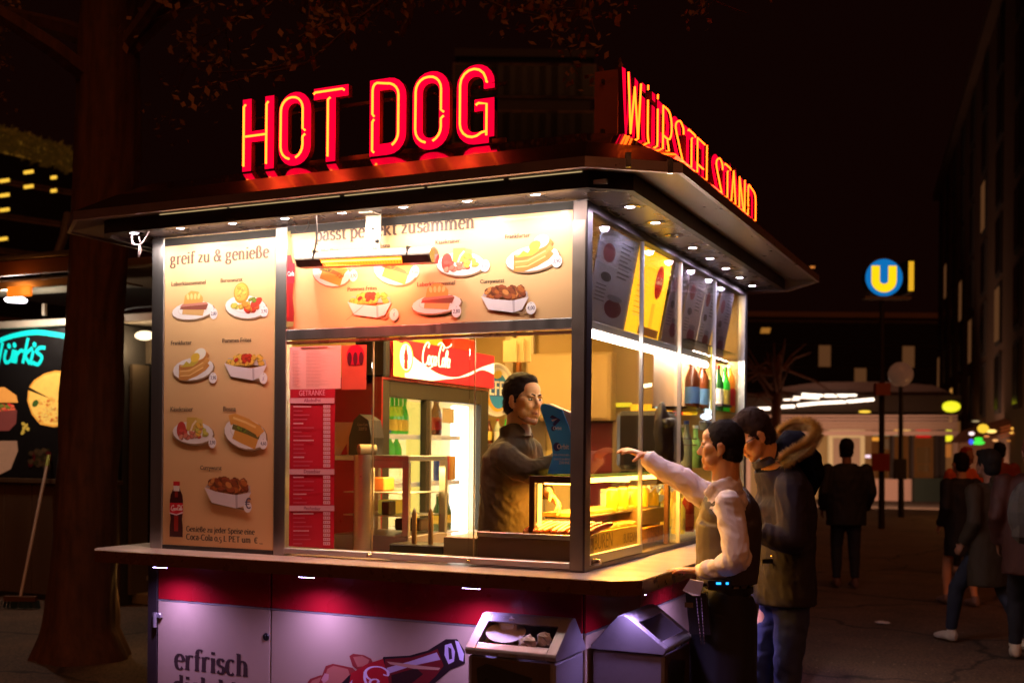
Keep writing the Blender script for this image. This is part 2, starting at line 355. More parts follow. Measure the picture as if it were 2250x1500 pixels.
# ================================================================== ground
asphalt = mat('asphalt', (.12, .072, .046), .82, var=.6, scale=2.2, bump=.35, dirt=.5)
def _asph():
    n = asphalt.node_tree; p = n.nodes['Principled BSDF']; tc = n.nodes.new('ShaderNodeTexCoord')
    nz = n.nodes.new('ShaderNodeTexNoise'); nz.inputs['Scale'].default_value = 130; nz.inputs['Detail'].default_value = 4
    bp = n.nodes.new('ShaderNodeBump'); bp.inputs['Strength'].default_value = .55; bp.inputs['Distance'].default_value = .006
    n.links.new(tc.outputs['Object'], nz.inputs['Vector']); n.links.new(nz.outputs['Fac'], bp.inputs['Height']); n.links.new(bp.outputs[0], p.inputs['Normal'])
    nd = n.nodes.new('ShaderNodeTexNoise'); nd.inputs['Scale'].default_value = 1.3; nd.inputs['Detail'].default_value = 6
    vm = n.nodes.new('ShaderNodeVectorMath'); vm.operation = 'MULTIPLY_ADD'; vm.inputs[1].default_value = (.9, .9, 0)
    n.links.new(tc.outputs['Object'], nd.inputs['Vector']); n.links.new(nd.outputs['Color'], vm.inputs[0]); n.links.new(tc.outputs['Object'], vm.inputs[2])
    vo = n.nodes.new('ShaderNodeTexVoronoi'); vo.feature = 'DISTANCE_TO_EDGE'; vo.inputs['Scale'].default_value = .42; n.links.new(vm.outputs[0], vo.inputs['Vector'])
    mr = n.nodes.new('ShaderNodeMapRange'); mr.inputs[1].default_value = .004; mr.inputs[2].default_value = .016; mr.inputs[3].default_value = .25; n.links.new(vo.outputs['Distance'], mr.inputs[0])
    sk = n.nodes.new('ShaderNodeTexNoise'); sk.inputs['Scale'].default_value = 55; n.links.new(tc.outputs['Object'], sk.inputs['Vector'])
    mk = n.nodes.new('ShaderNodeMapRange'); mk.inputs[1].default_value = .3; mk.inputs[2].default_value = .75; mk.inputs[3].default_value = .45; mk.inputs[4].default_value = 1.7; n.links.new(sk.outputs['Fac'], mk.inputs[0])
    m1 = n.nodes.new('ShaderNodeMath'); m1.operation = 'MULTIPLY'; n.links.new(mr.outputs[0], m1.inputs[0]); n.links.new(mk.outputs[0], m1.inputs[1])
    src = p.inputs['Base Color'].links[0].from_socket; vs_ = n.nodes.new('ShaderNodeVectorMath'); vs_.operation = 'SCALE'
    n.links.new(src, vs_.inputs[0]); n.links.new(m1.outputs[0], vs_.inputs['Scale']); n.links.new(vs_.outputs[0], p.inputs['Base Color'])
_asph()
g = MB(); N = 46
def gz(x, y): return .02*noise.noise(Vector((x*.35, y*.35, 0)))*max(0, 1-math.hypot(x-1.5, y-6)/14) - .012
for j in range(N+1):
    for i in range(N+1):
        x, y = -14+i*26/N, -6+j*26/N; g.v.append(Vector((x, y, min(0, gz(x, y)) if 0 < i < N and 0 < j < N else 0)))
for j in range(N):
    for i in range(N): g.f.append((j*(N+1)+i, j*(N+1)+i+1, (j+1)*(N+1)+i+1, (j+1)*(N+1)+i)); g.m.append(0)
for a in [(-260, -14, -60, 260), (12, 260, -60, 260), (-14, 12, 20, 260), (-14, 12, -60, -6)]:
    g.add([(a[0], a[2], 0), (a[1], a[2], 0), (a[1], a[3], 0), (a[0], a[3], 0)], [(0, 1, 2, 3)])
g.build('ground', asphalt, kind='structure', smooth=60)

# ================================================================== the sausage stand
steel = mat('brushed_steel', (.55, .55, .56), .34, 1., var=.08, scale=30, stretch=(1, 1, .05), bump=.03)
alu = mat('anodised_aluminium', (.6, .58, .6), .42, .85, var=.06, scale=20)
darkalu = mat('dark_aluminium', (.12, .095, .1), .38, .8, var=.1, scale=20)
roofmat = mat('dark_roof_lacquer', (.013, .007, .009), .42, .1, var=.3, scale=5, coat=.05); ledgem = mat('polished_roof_ledge', (.03, .012, .014), .09, .6, var=.3, scale=5, coat=.8)
soffit = mat('grey_soffit', (.3, .26, .3), .27, .55, var=.08, scale=6)
beige = mat('beige_laminate', (.74, .47, .235), .42, var=.03, scale=3, coat=.12)
beige2 = mat('beige_laminate_scuffed', (.5, .37, .27), .5, var=.05, scale=3, dirt=.15)
redlam = mat('red_laminate', (.33, .006, .014), .25, var=.06, scale=4, coat=.35)
counterm = mat('counter_steel', (.74, .62, .6), .22, .35, var=.1, scale=12, stretch=(.15, 1, 1), bump=.03, dirt=.12)
edgem = mat('counter_edge_bronze', (.2, .085, .045), .28, .5, var=.2, scale=14)
glassm = glass_mat('window_glass', (.985, .99, .98), .45)
blackm = mat('black_plastic', (.012, .011, .012), .35)
rubber = mat('dark_gasket', (.02, .018, .02), .6)
chrome = mat('chrome', (.75, .73, .75), .12, 1., var=.04)
innerwall = mat('inside_wall_panel', (.34, .22, .07), .45, .15, var=.1, scale=5, dirt=.12)
redwall = mat('dark_red_inside_panel', (.12, .008, .012), .4)
bulbm = glow('led_bulb', (1, .88, 1), 22)
K = thing('sausage_stand', 'square red and beige sausage stand with lit menu panels and wide steel counter', 'sausage stand', (-1.3, 1.6, 0))
WX, DY = -2.676, 3.295
TOP, SILL, CTR = 2.846, 1.08, 1.066
# base
MB().box(WX+.06, -.0, .004, DY, .02, .98).build('base_body', darkalu, K)
seam = onY(598, 1337, 0).x
for x0, x1, nm in ((WX+.075, seam-.006, 'door_panel'), (seam+.006, -.003, 'front_panel')):
    p = MB().box(x0, x1, -.012, .003, .06, .768, .002).build(nm, beige2, K)
    MB().box(x0, x1, -.012, .003, .778, 1.0, .002).build('red_band', redlam, K)
MB().box(.001, .013, .0, DY, .06, .768, .002).build('side_panel', beige2, K)
MB().box(.001, .013, .0, DY, .778, 1.0, .002).build('red_band', redlam, K)
MB().box(WX+.075, -.003, -.014, .0, .769, .777).box(.0, .015, .0, DY, .769, .777).build('edge_strip', alu, K)
MB().box(WX, WX+.07, -.016, .06, .02, 1.0, .003).build('base_post', darkalu, K)
lk = onY(585, 1398, -.012)
MB().lathe((lk.x, -.013, lk.z), [(0, .006), (.018, .006), (.022, .0)], 14, axis=(0, -1, 0)).box(lk.x-.004, lk.x+.004, -.024, -.014, lk.z-.016, lk.z+.016, .002).build('door_lock', blackm, K, smooth=40)
hg = onY(347, 1355, -.02)
hh = MB().box(hg.x-.03, hg.x+.03, -.035, -.012, hg.z-.002, hg.z+.026, .003)
hh.cyl((hg.x-.005, -.04, hg.z-.055), (hg.x-.005, -.04, hg.z+.03), .011, n=10)
hh.build('door_hinge', alu, K, smooth=40)
# print on the base: headline, hand with bottle
P = Print((0, -.0128, 0), (1, 0, 0), (0, 0, 1), (0, -1, 0))
dk = (.055, .03, .03)
P.serif('erfrisch', (383, 1467), (545, 1474), dk, .165, .05)
P.serif('dich hier', (380, 1524), (560, 1534), dk, .165, .05)
skin_p, skin_d = (.5, .17, .12), (.3, .03, .03)
P.ppoly([(668, 1510), (682, 1490), (705, 1482), (740, 1490), (790, 1520), (700, 1540)], skin_d)
P.ppoly([(674, 1512), (686, 1494), (706, 1486), (736, 1494), (770, 1520)], skin_p)
P.ppoly([(697, 1510), (716, 1462), (732, 1457), (775, 1466), (800, 1490), (800, 1545), (700, 1545)], skin_d)
P.ppoly([(704, 1512), (720, 1468), (733, 1461), (765, 1469), (775, 1500), (740, 1540)], skin_p)
P.ppoly([(706, 1492), (714, 1478), (723, 1480), (722, 1492), (712, 1500)], (.62, .3, .3))
P.ppoly([(768, 1440), (776, 1435), (800, 1438), (816, 1446), (822, 1462), (790, 1474), (775, 1462)], skin_d)
P.ppoly([(776, 1442), (796, 1440), (812, 1449), (806, 1462), (786, 1464)], skin_p)
P.ppoly([(768, 1482), (840, 1448), (843, 1442), (900, 1439), (940, 1428), (966, 1412), (980, 1403), (1005, 1403), (1022, 1430), (1022, 1456), (1010, 1462), (990, 1470), (960, 1496), (930, 1530), (760, 1545), (730, 1520)], (.02, .008, .012))
P.ppoly([(846, 1447), (905, 1443), (945, 1432), (962, 1424), (975, 1462), (958, 1484), (920, 1520), (850, 1530)], (.17, .01, .015))
P.ppoly([(850, 1466), (900, 1452), (960, 1432), (968, 1448), (905, 1462), (856, 1478)], (.5, .42, .6))
P.ppoly([(860, 1482), (915, 1466), (930, 1480), (890, 1512), (862, 1520)], (.03, .006, .008))
P.ppoly([(850, 1452), (885, 1456), (930, 1462), (968, 1466), (964, 1471), (910, 1468), (858, 1458)], (.55, .3, .22))
P.ppoly([(978, 1416), (992, 1412), (1000, 1430), (998, 1452), (986, 1458), (977, 1438)], (.55, .47, .75))
P.ppoly([(1000, 1406), (1008, 1408), (1020, 1436), (1018, 1452), (1010, 1448)], (.6, .52, .78))
P.ppoly([(985, 1420), (992, 1424), (994, 1446), (987, 1448)], (.03, .01, .03))
P.ppoly([(772, 1478), (806, 1458), (842, 1446), (852, 1482), (862, 1545), (790, 1550), (765, 1510)], (.42, .01, .02))
a, b = P.px(798, 1468)
P.script(a, b, .34, (.75, .6, .8), .15, rot=R(-62), hs=1.15)
P.ppoly([(742, 1540), (768, 1500), (775, 1492), (766, 1530)], (.5, .42, .6))
P.build('poster_print', K)
# red bottle print on the side panel beyond the second bin
P = Print((.0138, 0, 0), (0, 1, 0), (0, 0, 1), (1, 0, 0))
P.ppoly([(1462, 1500), (1492, 1400), (1510, 1394), (1530, 1400), (1530, 1540), (1455, 1545)], (.3, .02, .04)); P.ppoly([(1478, 1500), (1500, 1420), (1506, 1424), (1492, 1500)], (.5, .3, .5))
P.build('poster_print', K)
# counter
outer = [(-2.83, -.27), (.235, -.27), (.345, -.165), (.345, DY+.05), (-2.93, DY+.05), (-2.93, -.17)]
MB().prism([(x, y, 1.0) for x, y in outer], (0, 0, .062)).build('counter_edge', edgem, K)
ins = [(-2.825, -.264), (.232, -.264), (.339, -.162), (.339, DY+.04), (-2.924, DY+.04), (-2.924, -.172)]
o = MB().prism([(x, y, 1.0625) for x, y in ins], (0, 0, .0035)).build('counter_top', counterm, K)
# posts
for nm, x0, x1, y0, y1, m in (('post', WX, -2.585, -.006, .07, steel), ('post', -1.808, -1.731, -.006, .05, steel), ('corner_post', -.072, .004, -.006, .07, darkalu), ('post', -.05, .004, DY-.06, DY, steel), ('post', WX, -2.6, DY-.07, DY, steel)):
    MB().box(x0, x1, y0, y1, CTR, TOP-.005, .004).build(nm, m, K)
MB().box(-.071, -.006, -.009, -.0055, CTR+.01, TOP-.1).build('post_face', mat('corner_post_face', (.3, .25, .23), .4, .8), K)
# side and back walls
MB().box(WX, WX+.04, .07, DY-.07, CTR, TOP).build('left_wall', innerwall, K)
MB().box(-2.6, -.05, DY-.04, DY, CTR-.9, TOP).build('back_wall', innerwall, K)
MB().box(WX+.05, -.05, .06, DY-.05, .1, .15).build('stand_floor', darkalu, K)
MB().box(WX, -.0, .02, DY, TOP, TOP+.03).build('ceiling', soffit, K)
# front lower window: sill track, head rail, panes
MB().box(-1.731, -.072, -.012, .05, SILL, SILL+.03, .003).build('sill_track', alu, K)
MB().box(-1.731, -.072, -.008, .03, 2.229, 2.283, .003).build('head_rail', steel, K)
MB().box(-1.731, -.072, -.004, .03, 2.207, 2.222, .002).build('head_rail', edgem, K)
for i, (x0, x1, y) in enumerate(((-1.728, -1.185, .006), (-1.205, -.6, .02), (-.625, -.073, .006))):
    MB().box(x0, x1, y, y+.005, SILL+.028, 2.21).build('glass_pane', glassm, K)
    if i < 2: MB().box(x1-.004, x1, y-.001, y+.007, SILL+.03, 2.205).build('pane_edge', mat('pane_edge_gold', (.55, .4, .2), .3, .5), K)
for px, py in ((812, 1219), (1030, 1230)):
    q = onY(px, py, -.02)
    MB().lathe((q.x, -.012, SILL+.014), [(.0, .028), (.008, .028), (.012, .02), (.012, .0)], 12, axis=(0, -1, 0)).build('window_lock', chrome, K, smooth=40)
# side window
MB().box(-.045, .0, .07, DY-.06, SILL-.012, SILL+.012, .003).build('side_sill_track', darkalu, K)
MB().box(-.03, .0, .07, .885, SILL+.013, SILL+.06, .003).build('pane_shoe', steel, K)
MB().box(-.045, .002, .07, DY-.06, TOP-.05, TOP-.006, .003).build('side_head_rail', darkalu, K)
ys = [.072, .885, 1.62, 2.43, DY-.06]
for i in range(4):
    xx = -.012-.011*(i % 2)
    MB().box(xx-.005, xx, ys[i]-.0, ys[i+1]+(.02 if i < 3 else 0), SILL+.012, TOP-.05).build('glass_pane', glassm, K)
    if i: MB().box(-.03, -.006, ys[i]-.006, ys[i]+.006, SILL+.012, TOP-.05, .002).build('pane_profile', alu, K)
MB().lathe((-.004, .1, SILL+.03), [(0, .05), (.013, .05), (.015, .04), (.015, 0)], 12, axis=(1, 0, 0)).build('window_lock', chrome, K, smooth=40)

# ---------------------------------------------------------------- roof
def rpoly(dx, z):   # outline of the roof pushed in by dx
    return [(-2.72+dx*.4, -.55+dx, z), (.20-dx*.4, -.55+dx, z), (.55-dx, -.28+dx*.4, z), (.55-dx, 3.13-dx*.1, z), (.25-dx, 3.55-dx, z), (-2.8+dx, 3.55-dx, z), (-3.05+dx, 3.2-dx*.4, z), (-3.05+dx, -.28+dx*.4, z)]
def ring(a, b, name, m, par=K, m2=None):
    n = len(a); q = MB(); q.add(a+b, [(i, (i+1) % n, n+(i+1) % n, n+i) for i in range(n)]); return q.build(name, m, par)
q = MB(); n = 9
r1 = [(-2.718, -.546, 2.9), (.198, -.546, 2.9), (.546, -.278, 2.9), (.546, .8, 2.9), (.546, 3.13, 2.9), (.246, 3.546, 2.9), (-2.8, 3.546, 2.9), (-3.046, 3.2, 2.9), (-3.046, -.278, 2.9)]
ri = [(-2.62, -.34, 3.02), (.13, -.34, 3.02), (.34, -.16, 3.02), (.36, .8, 3.075), (.36, 3.07, 3.075), (.1, 3.3, 3.02), (-2.6, 3.3, 3.02), (-2.84, 3.05, 3.02), (-2.84, -.2, 3.02)]
r2 = [(-2.56, -.15, 3.115), (.05, -.15, 3.115), (.2, -.06, 3.118), (.215, .72, 3.212), (.215, 3.0, 3.212), (-.05, 3.15, 3.13), (-2.5, 3.15, 3.115), (-2.65, 3.0, 3.115), (-2.65, -.12, 3.115)]
r3 = [(x*.985-.02, y*.97+.03, 3.09) for x, y, z in r2]
q.add(r1+ri, [(i, (i+1) % n, n+(i+1) % n, n+i) for i in range(n)])
q.add(ri+r2+r3, [(i, (i+1) % n, n+(i+1) % n, n+i) for i in range(n)]+[(n+i, n+(i+1) % n, 2*n+(i+1) % n, 2*n+i) for i in range(n)]+[tuple(range(2*n, 3*n))], 1)
n = 8
roof = q.build('roof', [roofmat, ledgem], K)
a, b = rpoly(0, 2.852), rpoly(0, 2.898)
c, d = rpoly(.022, 2.898), rpoly(.022, 2.852)
lip = MB(); lip.add(a+b+c+d, [(k*n+i, k*n+(i+1) % n, ((k+1) % 4)*n+(i+1) % n, ((k+1) % 4)*n+i) for k in range(4) for i in range(n)])
lip.build('roof_lip', mat('roof_lip_metal', (.6, .45, .48), .3, .8), roof)
# underside of the canopy: from the lip back to the light beam, then the soffit
und = MB(); ib = [(-2.72, -.30, 2.9), (.12, -.30, 2.9), (.29, -.16, 2.9), (.29, 3.2, 2.9), (.1, 3.4, 2.9), (-2.75, 3.4, 2.9), (-2.85, 3.3, 2.9), (-2.85, -.2, 2.9)]
und.add([(x, y, 2.864) for x, y, z in rpoly(.02, 0)]+ib, [(i, (i+1) % n, n+(i+1) % n, n+i) for i in range(n)]).build('canopy_underside', mat('canopy_underside_metal', (.3, .22, .21), .3, .6), K)
beam = MB()
bo = [(-2.75, -.30), (.12, -.30), (.285, -.16), (.285, 3.25), (-2.85, 3.25), (-2.85, -.2)]
bi = [(-2.73, -.262), (.105, -.262), (.247, -.145), (.247, 3.22), (-2.82, 3.22), (-2.82, -.185)]
for z0, z1 in ((2.825, 2.902),):
    m_ = len(bo); vs = [(x, y, z0) for x, y in bo]+[(x, y, z1) for x, y in bo]+[(x, y, z0) for x, y in bi]+[(x, y, z1) for x, y in bi]
    beam.add(vs, [(i, (i+1) % m_, m_+(i+1) % m_, m_+i) for i in range(m_)]+[(2*m_+i, 3*m_+i, 3*m_+(i+1) % m_, 2*m_+(i+1) % m_) for i in range(m_)]+[(i, 2*m_+i, 2*m_+(i+1) % m_, (i+1) % m_) for i in range(m_)])
beam.build('shutter_beam', mat('beam_lacquer', (.035, .018, .018), .35, .2), K)
MB().prism([(x, y, 2.848) for x, y in bi], (0, 0, .01)).build('soffit', soffit, K)
MB().box(.05, .2, -.285, -.262, 2.84, 2.86).build('beam_joint_plate', steel, K)
for (px, py) in ((1380, 352), (1472, 366)):
    p = onD(px, py, 4.72); MB().obox(p, RT, FW, UP, .012, .01, .03).build('corner_clip', chrome, K)
# downlights
spots = [(-2.655, -.17)]+[(x, -.185) for x in (-2.315, -1.96, -1.62, -1.265, -.905, -.55, -.19)]
for i, (u_, v_) in enumerate(((1320, 416), (1384, 454), (1440, 489), (1480, 518), (1522, 544), (1560, 567), (1595, 589), (1625, 609), (1653, 627))):
    t = onZ(u_, v_, 2.846); spots.append((t.x, t.y))
SPC = (1, .8, .7)
for i, (x, y) in enumerate(spots):
    t = MB().lathe((x, y, 2.848), [(.052, 0), (.052, -.004), (.03, -.007), (.026, .0)], 20).build('downlight', chrome, K, smooth=50)
    off = i in (8, 11)
    MB().lathe((x, y, 2.8445), [(0, -.001), (.024, -.001), (.025, .004)], 16).build('bulb', blackm if off else bulbm, t)
    if not off:
        right = i >= 8
        light('SPOT', (x, y, 2.838), 10.5 if not right else 14, SPC if not right else (.86, .74, 1), .02, (x-(.0 if not right else .02), y+(.035 if not right else 0), 1.4), 168, .5, name='downlight_lamp')
# fill strip added inside the beam, and the thin lit gap above the beam
MB().box(-2.62, .02, -.2615, -.257, 2.838, 2.847).build('fill_strip', glow('fill_strip_warm', (1, .8, .6), 3), K)
light('AREA', (-1.3, -.255, 2.836), 13, (1, .8, .62), .02, (-1.3, .0, 2.5), sizey=2.6, along=(1, 0, 0), name='fill_strip_light')
gp = MB()
for a_, b_ in ((-2.35, -1.9), (-1.88, -1.2), (-1.17, -.72), (-.70, -.3), (-.27, .09)): gp.box(a_, b_, -.306, -.301, 2.896, 2.9015)
gp.build('lit_gap', glow('lit_gap_warm', (1, .72, .32), .55), K)
# LED lamps under the counter
for i, (x, y) in enumerate(((-2.42, -.2), (-1.45, -.2), (-.5, -.2), (.27, -.02), (.27, 1.2), (.27, 2.4))):
    t = MB().box(x-.05, x+.05, y-.014, y+.014, .985, .9995, .003).build('under_counter_lamp', blackm, K)
    l = MB()
    for j in range(7): l.ell((x-.042+j*.014, y, .985), (.0045, .009, .004), n=8)
    l.build('led_row', glow('violet_led', (.55, .4, 1), 30), t)
    light('SPOT', (x, y, .975), 22 if i != 3 else 13, (.6, .4, 1), .03, (x+(.03 if i > 2 else 0), y-(.02 if i < 3 else 0), 0), 152, 1., name='counter_lamp')

# ---------------------------------------------------------------- menu panels with print
def plate(P, u, v, w, h, tilt=.05):  # the lit porcelain plate under each dish
    a, b = P.px(u, v); P.oval(a+.004, b-.006, w*1.04, h*1.05, (.3, .18, .1), tilt); P.oval(a, b, w, h, (.78, .74, .78), tilt); P.oval(a, b+h*.08, w*.72, h*.66, (.66, .6, .62), tilt); P.oval(a, b+h*.12, w*.69, h*.62, (.8, .77, .79), tilt); return a, b
def tag_(P, u, v, s=.027):
    a, b = P.px(u, v); P.oval(a, b, s, s*1.15, (.82, .78, .84)); P.rect(a-.004, b+s*.8, a+.004, b+s*.95, (.5, .4, .45)); return a, b
def price(P, u, v, txt):
    a, b = tag_(P, u, v)
    if txt: P.text(txt, (a-.019, b-.009), (a+.019, b-.009), (.1, .07, .16), 1.25, local=True)
    else: P.stroke([(a-.006, b-.012), (a+.006, b+.012)], .002, (.3, .12, .3)); P.stroke([(a+.004, b-.01), (a-.005, b+.006)], .002, (.3, .12, .3))
def blobs(P, a, b, w, h, cols, n, s, seed=1):
    r = random.Random(seed); n = int(n*1.25)
    for i in range(n):
        x, y = r.uniform(-w, w), r.uniform(-h, h); k = r.uniform(.7, 1.25)*s
        c = cols[r.randrange(len(cols))]; P.oval(a+x, b+y, k*1.15, k*.75, tuple(q*.5 for q in c), r.uniform(-.8, .8), 9); P.oval(a+x, b+y+k*.12, k, k*.62, c, r.uniform(-.8, .8), 9)
Yl, Or, Rd, Br, Gn = (.8, .5, .08), (.75, .28, .04), (.6, .04, .02), (.3, .09, .03), (.2, .28, .03)
def leberkaese(P, u, v, s=1.):
    s *= 2.05
   
    a, b = plate(P, u, v, .063*s, .021*s); P.poly([(a-.032*s, b-.008*s), (a+.03*s, b-.014*s), (a+.036*s, b+.004*s), (a-.03*s, b+.006*s)], (.6, .36, .14))
    P.poly([(a-.04*s, b+.004*s), (a+.04*s, b+.0*s), (a+.046*s, b+.013*s), (a-.036*s, b+.01*s)], (.25, .07, .05)); P.poly([(a-.04*s, b+.010*s), (a+.046*s, b+.013*s), (a+.04*s, b+.018*s), (a-.03*s, b+.017*s)], (.5, .2, .16))
    P.poly([(a-.028*s, b+.016*s), (a+.03*s, b+.018*s), (a+.03*s, b+.03*s), (a+.016*s, b+.044*s), (a-.006*s, b+.047*s), (a-.024*s, b+.036*s)], (.6, .32, .08))
    for k in range(4): P.oval(a-.015*s+k*.011*s, b+.033*s, .0042*s, .0075*s, (.8, .55, .22), .25-.17*k, 9)
def burenwurst(P, u, v, s=1.):
    s *= 2.05
   
    a, b = plate(P, u, v, .058*s, .026*s, -.1); blobs(P, a-.014*s, b+.0, .02*s, .006*s, [Yl, (.6, .55, .1)], 9, .008*s, 3)
    P.oval(a-.012*s, b+.032*s, .022*s, .024*s, (.6, .26, .04)); P.oval(a-.013*s, b+.034*s, .018*s, .02*s, (.75, .4, .07)); blobs(P, a-.012*s, b+.034*s, .011*s, .011*s, [(.8, .5, .1), (.62, .3, .05)], 8, .005*s, 5)
    blobs(P, a+.016*s, b-.002*s, .02*s, .009*s, [Rd, Or, (.7, .12, .04)], 9, .009*s, 4); P.oval(a+.03*s, b+.008*s, .018*s, .009*s, (.5, .05, .03), .5); blobs(P, a+.02*s, b+.014*s, .008*s, .003*s, [Gn], 4, .005*s, 6)
def frankfurter(P, u, v, s=1.):
    s *= 2.05
   
    a, b = plate(P, u, v, .06*s, .026*s, .08)
    for k, c in ((.012, (.5, .2, .05)), (.0, (.62, .3, .08)), (-.011, (.55, .24, .06))):
        P.stroke([(a-.042*s, b+(k-.008)*s), (a-.02*s, b+(k-.009)*s), (a+.01*s, b+k*s), (a+.034*s, b+(k+.012)*s), (a+.044*s, b+(k+.022)*s)], .0125*s, c); P.stroke([(a-.038*s, b+(k-.005)*s), (a-.01*s, b+(k-.004)*s), (a+.03*s, b+(k+.014)*s)], .003*s, (.8, .5, .2))
    P.poly([(a-.035*s, b+.004*s), (a-.02*s, b+.018*s), (a-.01*s, b+.012*s), (a+.002*s, b+.03*s), (a+.016*s, b+.016*s), (a, b+.006*s)], (.55, .42, .06)); P.oval(a+.02*s, b+.034*s, .018*s, .013*s, (.86, .82, .74), .3); P.oval(a+.006*s, b+.026*s, .014*s, .01*s, (.75, .5, .06), .4)
def tray(P, u, v, s, cols, seed, n=34, rr=.0075):
    a, b = P.px(u, v); P.poly([(a-.05*s, b-.02*s), (a+.045*s, b-.034*s), (a+.062*s, b-.02*s), (a+.05*s, b-.038*s), (a-.04*s, b-.026*s)], (.3, .18, .1))
    P.poly([(a-.06*s, b+.008*s), (a+.06*s, b-.001*s), (a+.058*s, b+.014*s), (a-.05*s, b+.02*s)], (.5, .4, .42)); blobs(P, a, b+.013*s, .048*s, .010*s, cols, n, rr*s, seed)
    P.poly([(a-.062*s, b+.008*s), (a-.03*s, b+.0*s), (a+.02*s, b-.006*s), (a+.062*s, b+.001*s), (a+.045*s, b-.028*s), (a+.022*s, b-.034*s), (a-.042*s, b-.024*s)], (.74, .66, .74)); P.poly([(a+.02*s, b-.006*s), (a+.026*s, b-.005*s), (a+.027*s, b-.032*s), (a+.022*s, b-.034*s)], (.5, .42, .5))
def pommes(P, u, v, s=1.):
    s *= 2.05
   
    tray(P, u, v, s, [Yl, (.75, .42, .06), Yl], 11, 40)
    a, b = P.px(u, v); blobs(P, a-.006*s, b+.018*s, .022*s, .007*s, [Rd, (.55, .06, .02)], 12, .006*s, 9)
def currywurst(P, u, v, s=1.):
    s *= 1.75; tray(P, u, v, s, [(.45, .13, .03), (.33, .08, .03), (.6, .24, .07), (.25, .06, .02)], 21, 44, .0095)
def kaesekrainer(P, u, v, s=1.):
    s *= 2.05
   
    a, b = plate(P, u, v, .06*s, .026*s, -.05); P.poly([(a-.02*s, b+.004*s), (a-.018*s, b+.036*s), (a+.012*s, b+.035*s), (a+.014*s, b+.004*s)], (.62, .4, .08)); P.poly([(a+.012*s, b+.006*s), (a+.012*s, b+.034*s), (a+.028*s, b+.03*s), (a+.03*s, b+.006*s)], (.7, .5, .12))
    P.oval(a-.034*s, b+.006*s, .014*s, .02*s, (.5, .05, .04)); blobs(P, a-.008*s, b-.004*s, .028*s, .009*s, [(.6, .08, .06), (.65, .2, .14), (.7, .3, .2)], 14, .008*s, 31); blobs(P, a+.026*s, b+.004*s, .014*s, .012*s, [Yl, (.6, .55, .1)], 8, .007*s, 32); P.stroke([(a-.006*s, b+.004*s), (a, b+.018*s), (a+.01*s, b+.028*s)], .005*s, (.85, .7, .5))
def bosna(P, u, v, s=1.):
    s *= 2.05
   
    a, b = plate(P, u, v, .06*s, .034*s, -.2)
    P.stroke([(a-.03*s, b+.004*s), (a+.0*s, b-.008*s), (a+.034*s, b-.02*s)], .034*s, (.62, .3, .06)); P.stroke([(a-.036*s, b+.016*s), (a+.006*s, b+.004*s), (a+.04*s, b-.008*s)], .012*s, (.14, .12, .03)); blobs(P, a-.01*s, b+.01*s, .018*s, .005*s, [Gn, (.1, .1, .03)], 7, .005*s, 41)
    P.stroke([(a-.044*s, b+.03*s), (a-.03*s, b+.034*s), (a+.006*s, b+.022*s), (a+.036*s, b+.008*s), (a+.044*s, b-.002*s)], .024*s, (.7, .34, .07)); P.stroke([(a-.034*s, b+.036*s), (a, b+.026*s), (a+.03*s, b+.014*s)], .005*s, (.85, .55, .2))
def pet(P, ub, vb, ut, vt, wpx, crown=(.6, .02, .03)):
    (a, b), (a2, b2) = P.px(ub, vb), P.px(ut, vt); h = b2-b; w = P.px(ub+wpx/2, vb)[0]-a
    prof = [(1, .02), (1.0, .2), (.86, .34), (1.0, .46), (1, .66), (.9, .76), (.45, .88), (.42, .95)]
    P.poly([(a+w*x, b+h*z) for x, z in prof]+[(a-w*x, b+h*z) for x, z in reversed(prof)], (.05, .008, .008))
    P.rect(a-w*.34, b+h*.12, a+w*.3, b+h*.4, (.3, .02, .015)); P.rect(a-w*.25, b+h*.72, a+w*.2, b+h*.85, (.25, .02, .015))
    P.rect(a-w*1.0, b+h*.43, a+w*1.0, b+h*.62, (.62, .012, .03)); P.poly([(a-w, b+h*.45), (a, b+h*.42), (a+w, b+h*.47), (a+w, b+h*.445), (a, b+h*.40), (a-w, b+h*.43)], (.8, .7, .75))
    P.rect(a-w*.46, b+h*.83, a+w*.44, b+h*.925, (.75, .7, .68)); P.rect(a-w*.5, b+h*.925, a+w*.48, b+h, crown)
    P.script(a-w*.85, b+h*.49, w*1.75, (.85, .8, .82), .2)
gasket = lambda x0, x1, z0, z1: MB().box(x0, x1, -.004, .02, z0, z1).build('panel_gasket', rubber, K)
# left tall panel
gasket(-2.585, -1.808, 2.792, 2.835)
pan = MB().box(-2.583, -1.81, -.001, .02, CTR+.024, 2.84, .001).build('menu_panel', beige, K)
MB().box(-2.583, -1.81, -.003, .02, CTR, CTR+.022).build('panel_gasket', rubber, K)
P = Print((0, -.0018, 0), (1, 0, 0), (0, 0, 1), (0, -1, 0))
tx = (.1, .05, .035); sm = (.07, .045, .035)
P.serif('greif zu & genieße', (374, 582), (590, 567), tx, .17, .07)
for t_, p0, p1 in (('Leberkäsesemmel', (377, 629), (452, 625)), ('Burenwurst', (485, 621), (533, 617)), ('Frankfurter', (376, 758), (421, 756)), ('Pommes Frites', (489, 753), (552, 750)), ('Käsekrainer', (375, 903), (424, 903)), ('Bosna', (491, 903), (518, 903)), ('Currywurst', (440, 1031), (487, 1032))): P.text(t_, p0, p1, sm, 1.05)
leberkaese(P, 424, 682, 1.16); price(P, 470, 689, '2,80'); burenwurst(P, 540, 674, 1.18); price(P, 581, 684, '3,90')
frankfurter(P, 425, 810, 1.18); price(P, 469, 830, '3,90'); pommes(P, 540, 804, 1.14); price(P, 580, 831, '')
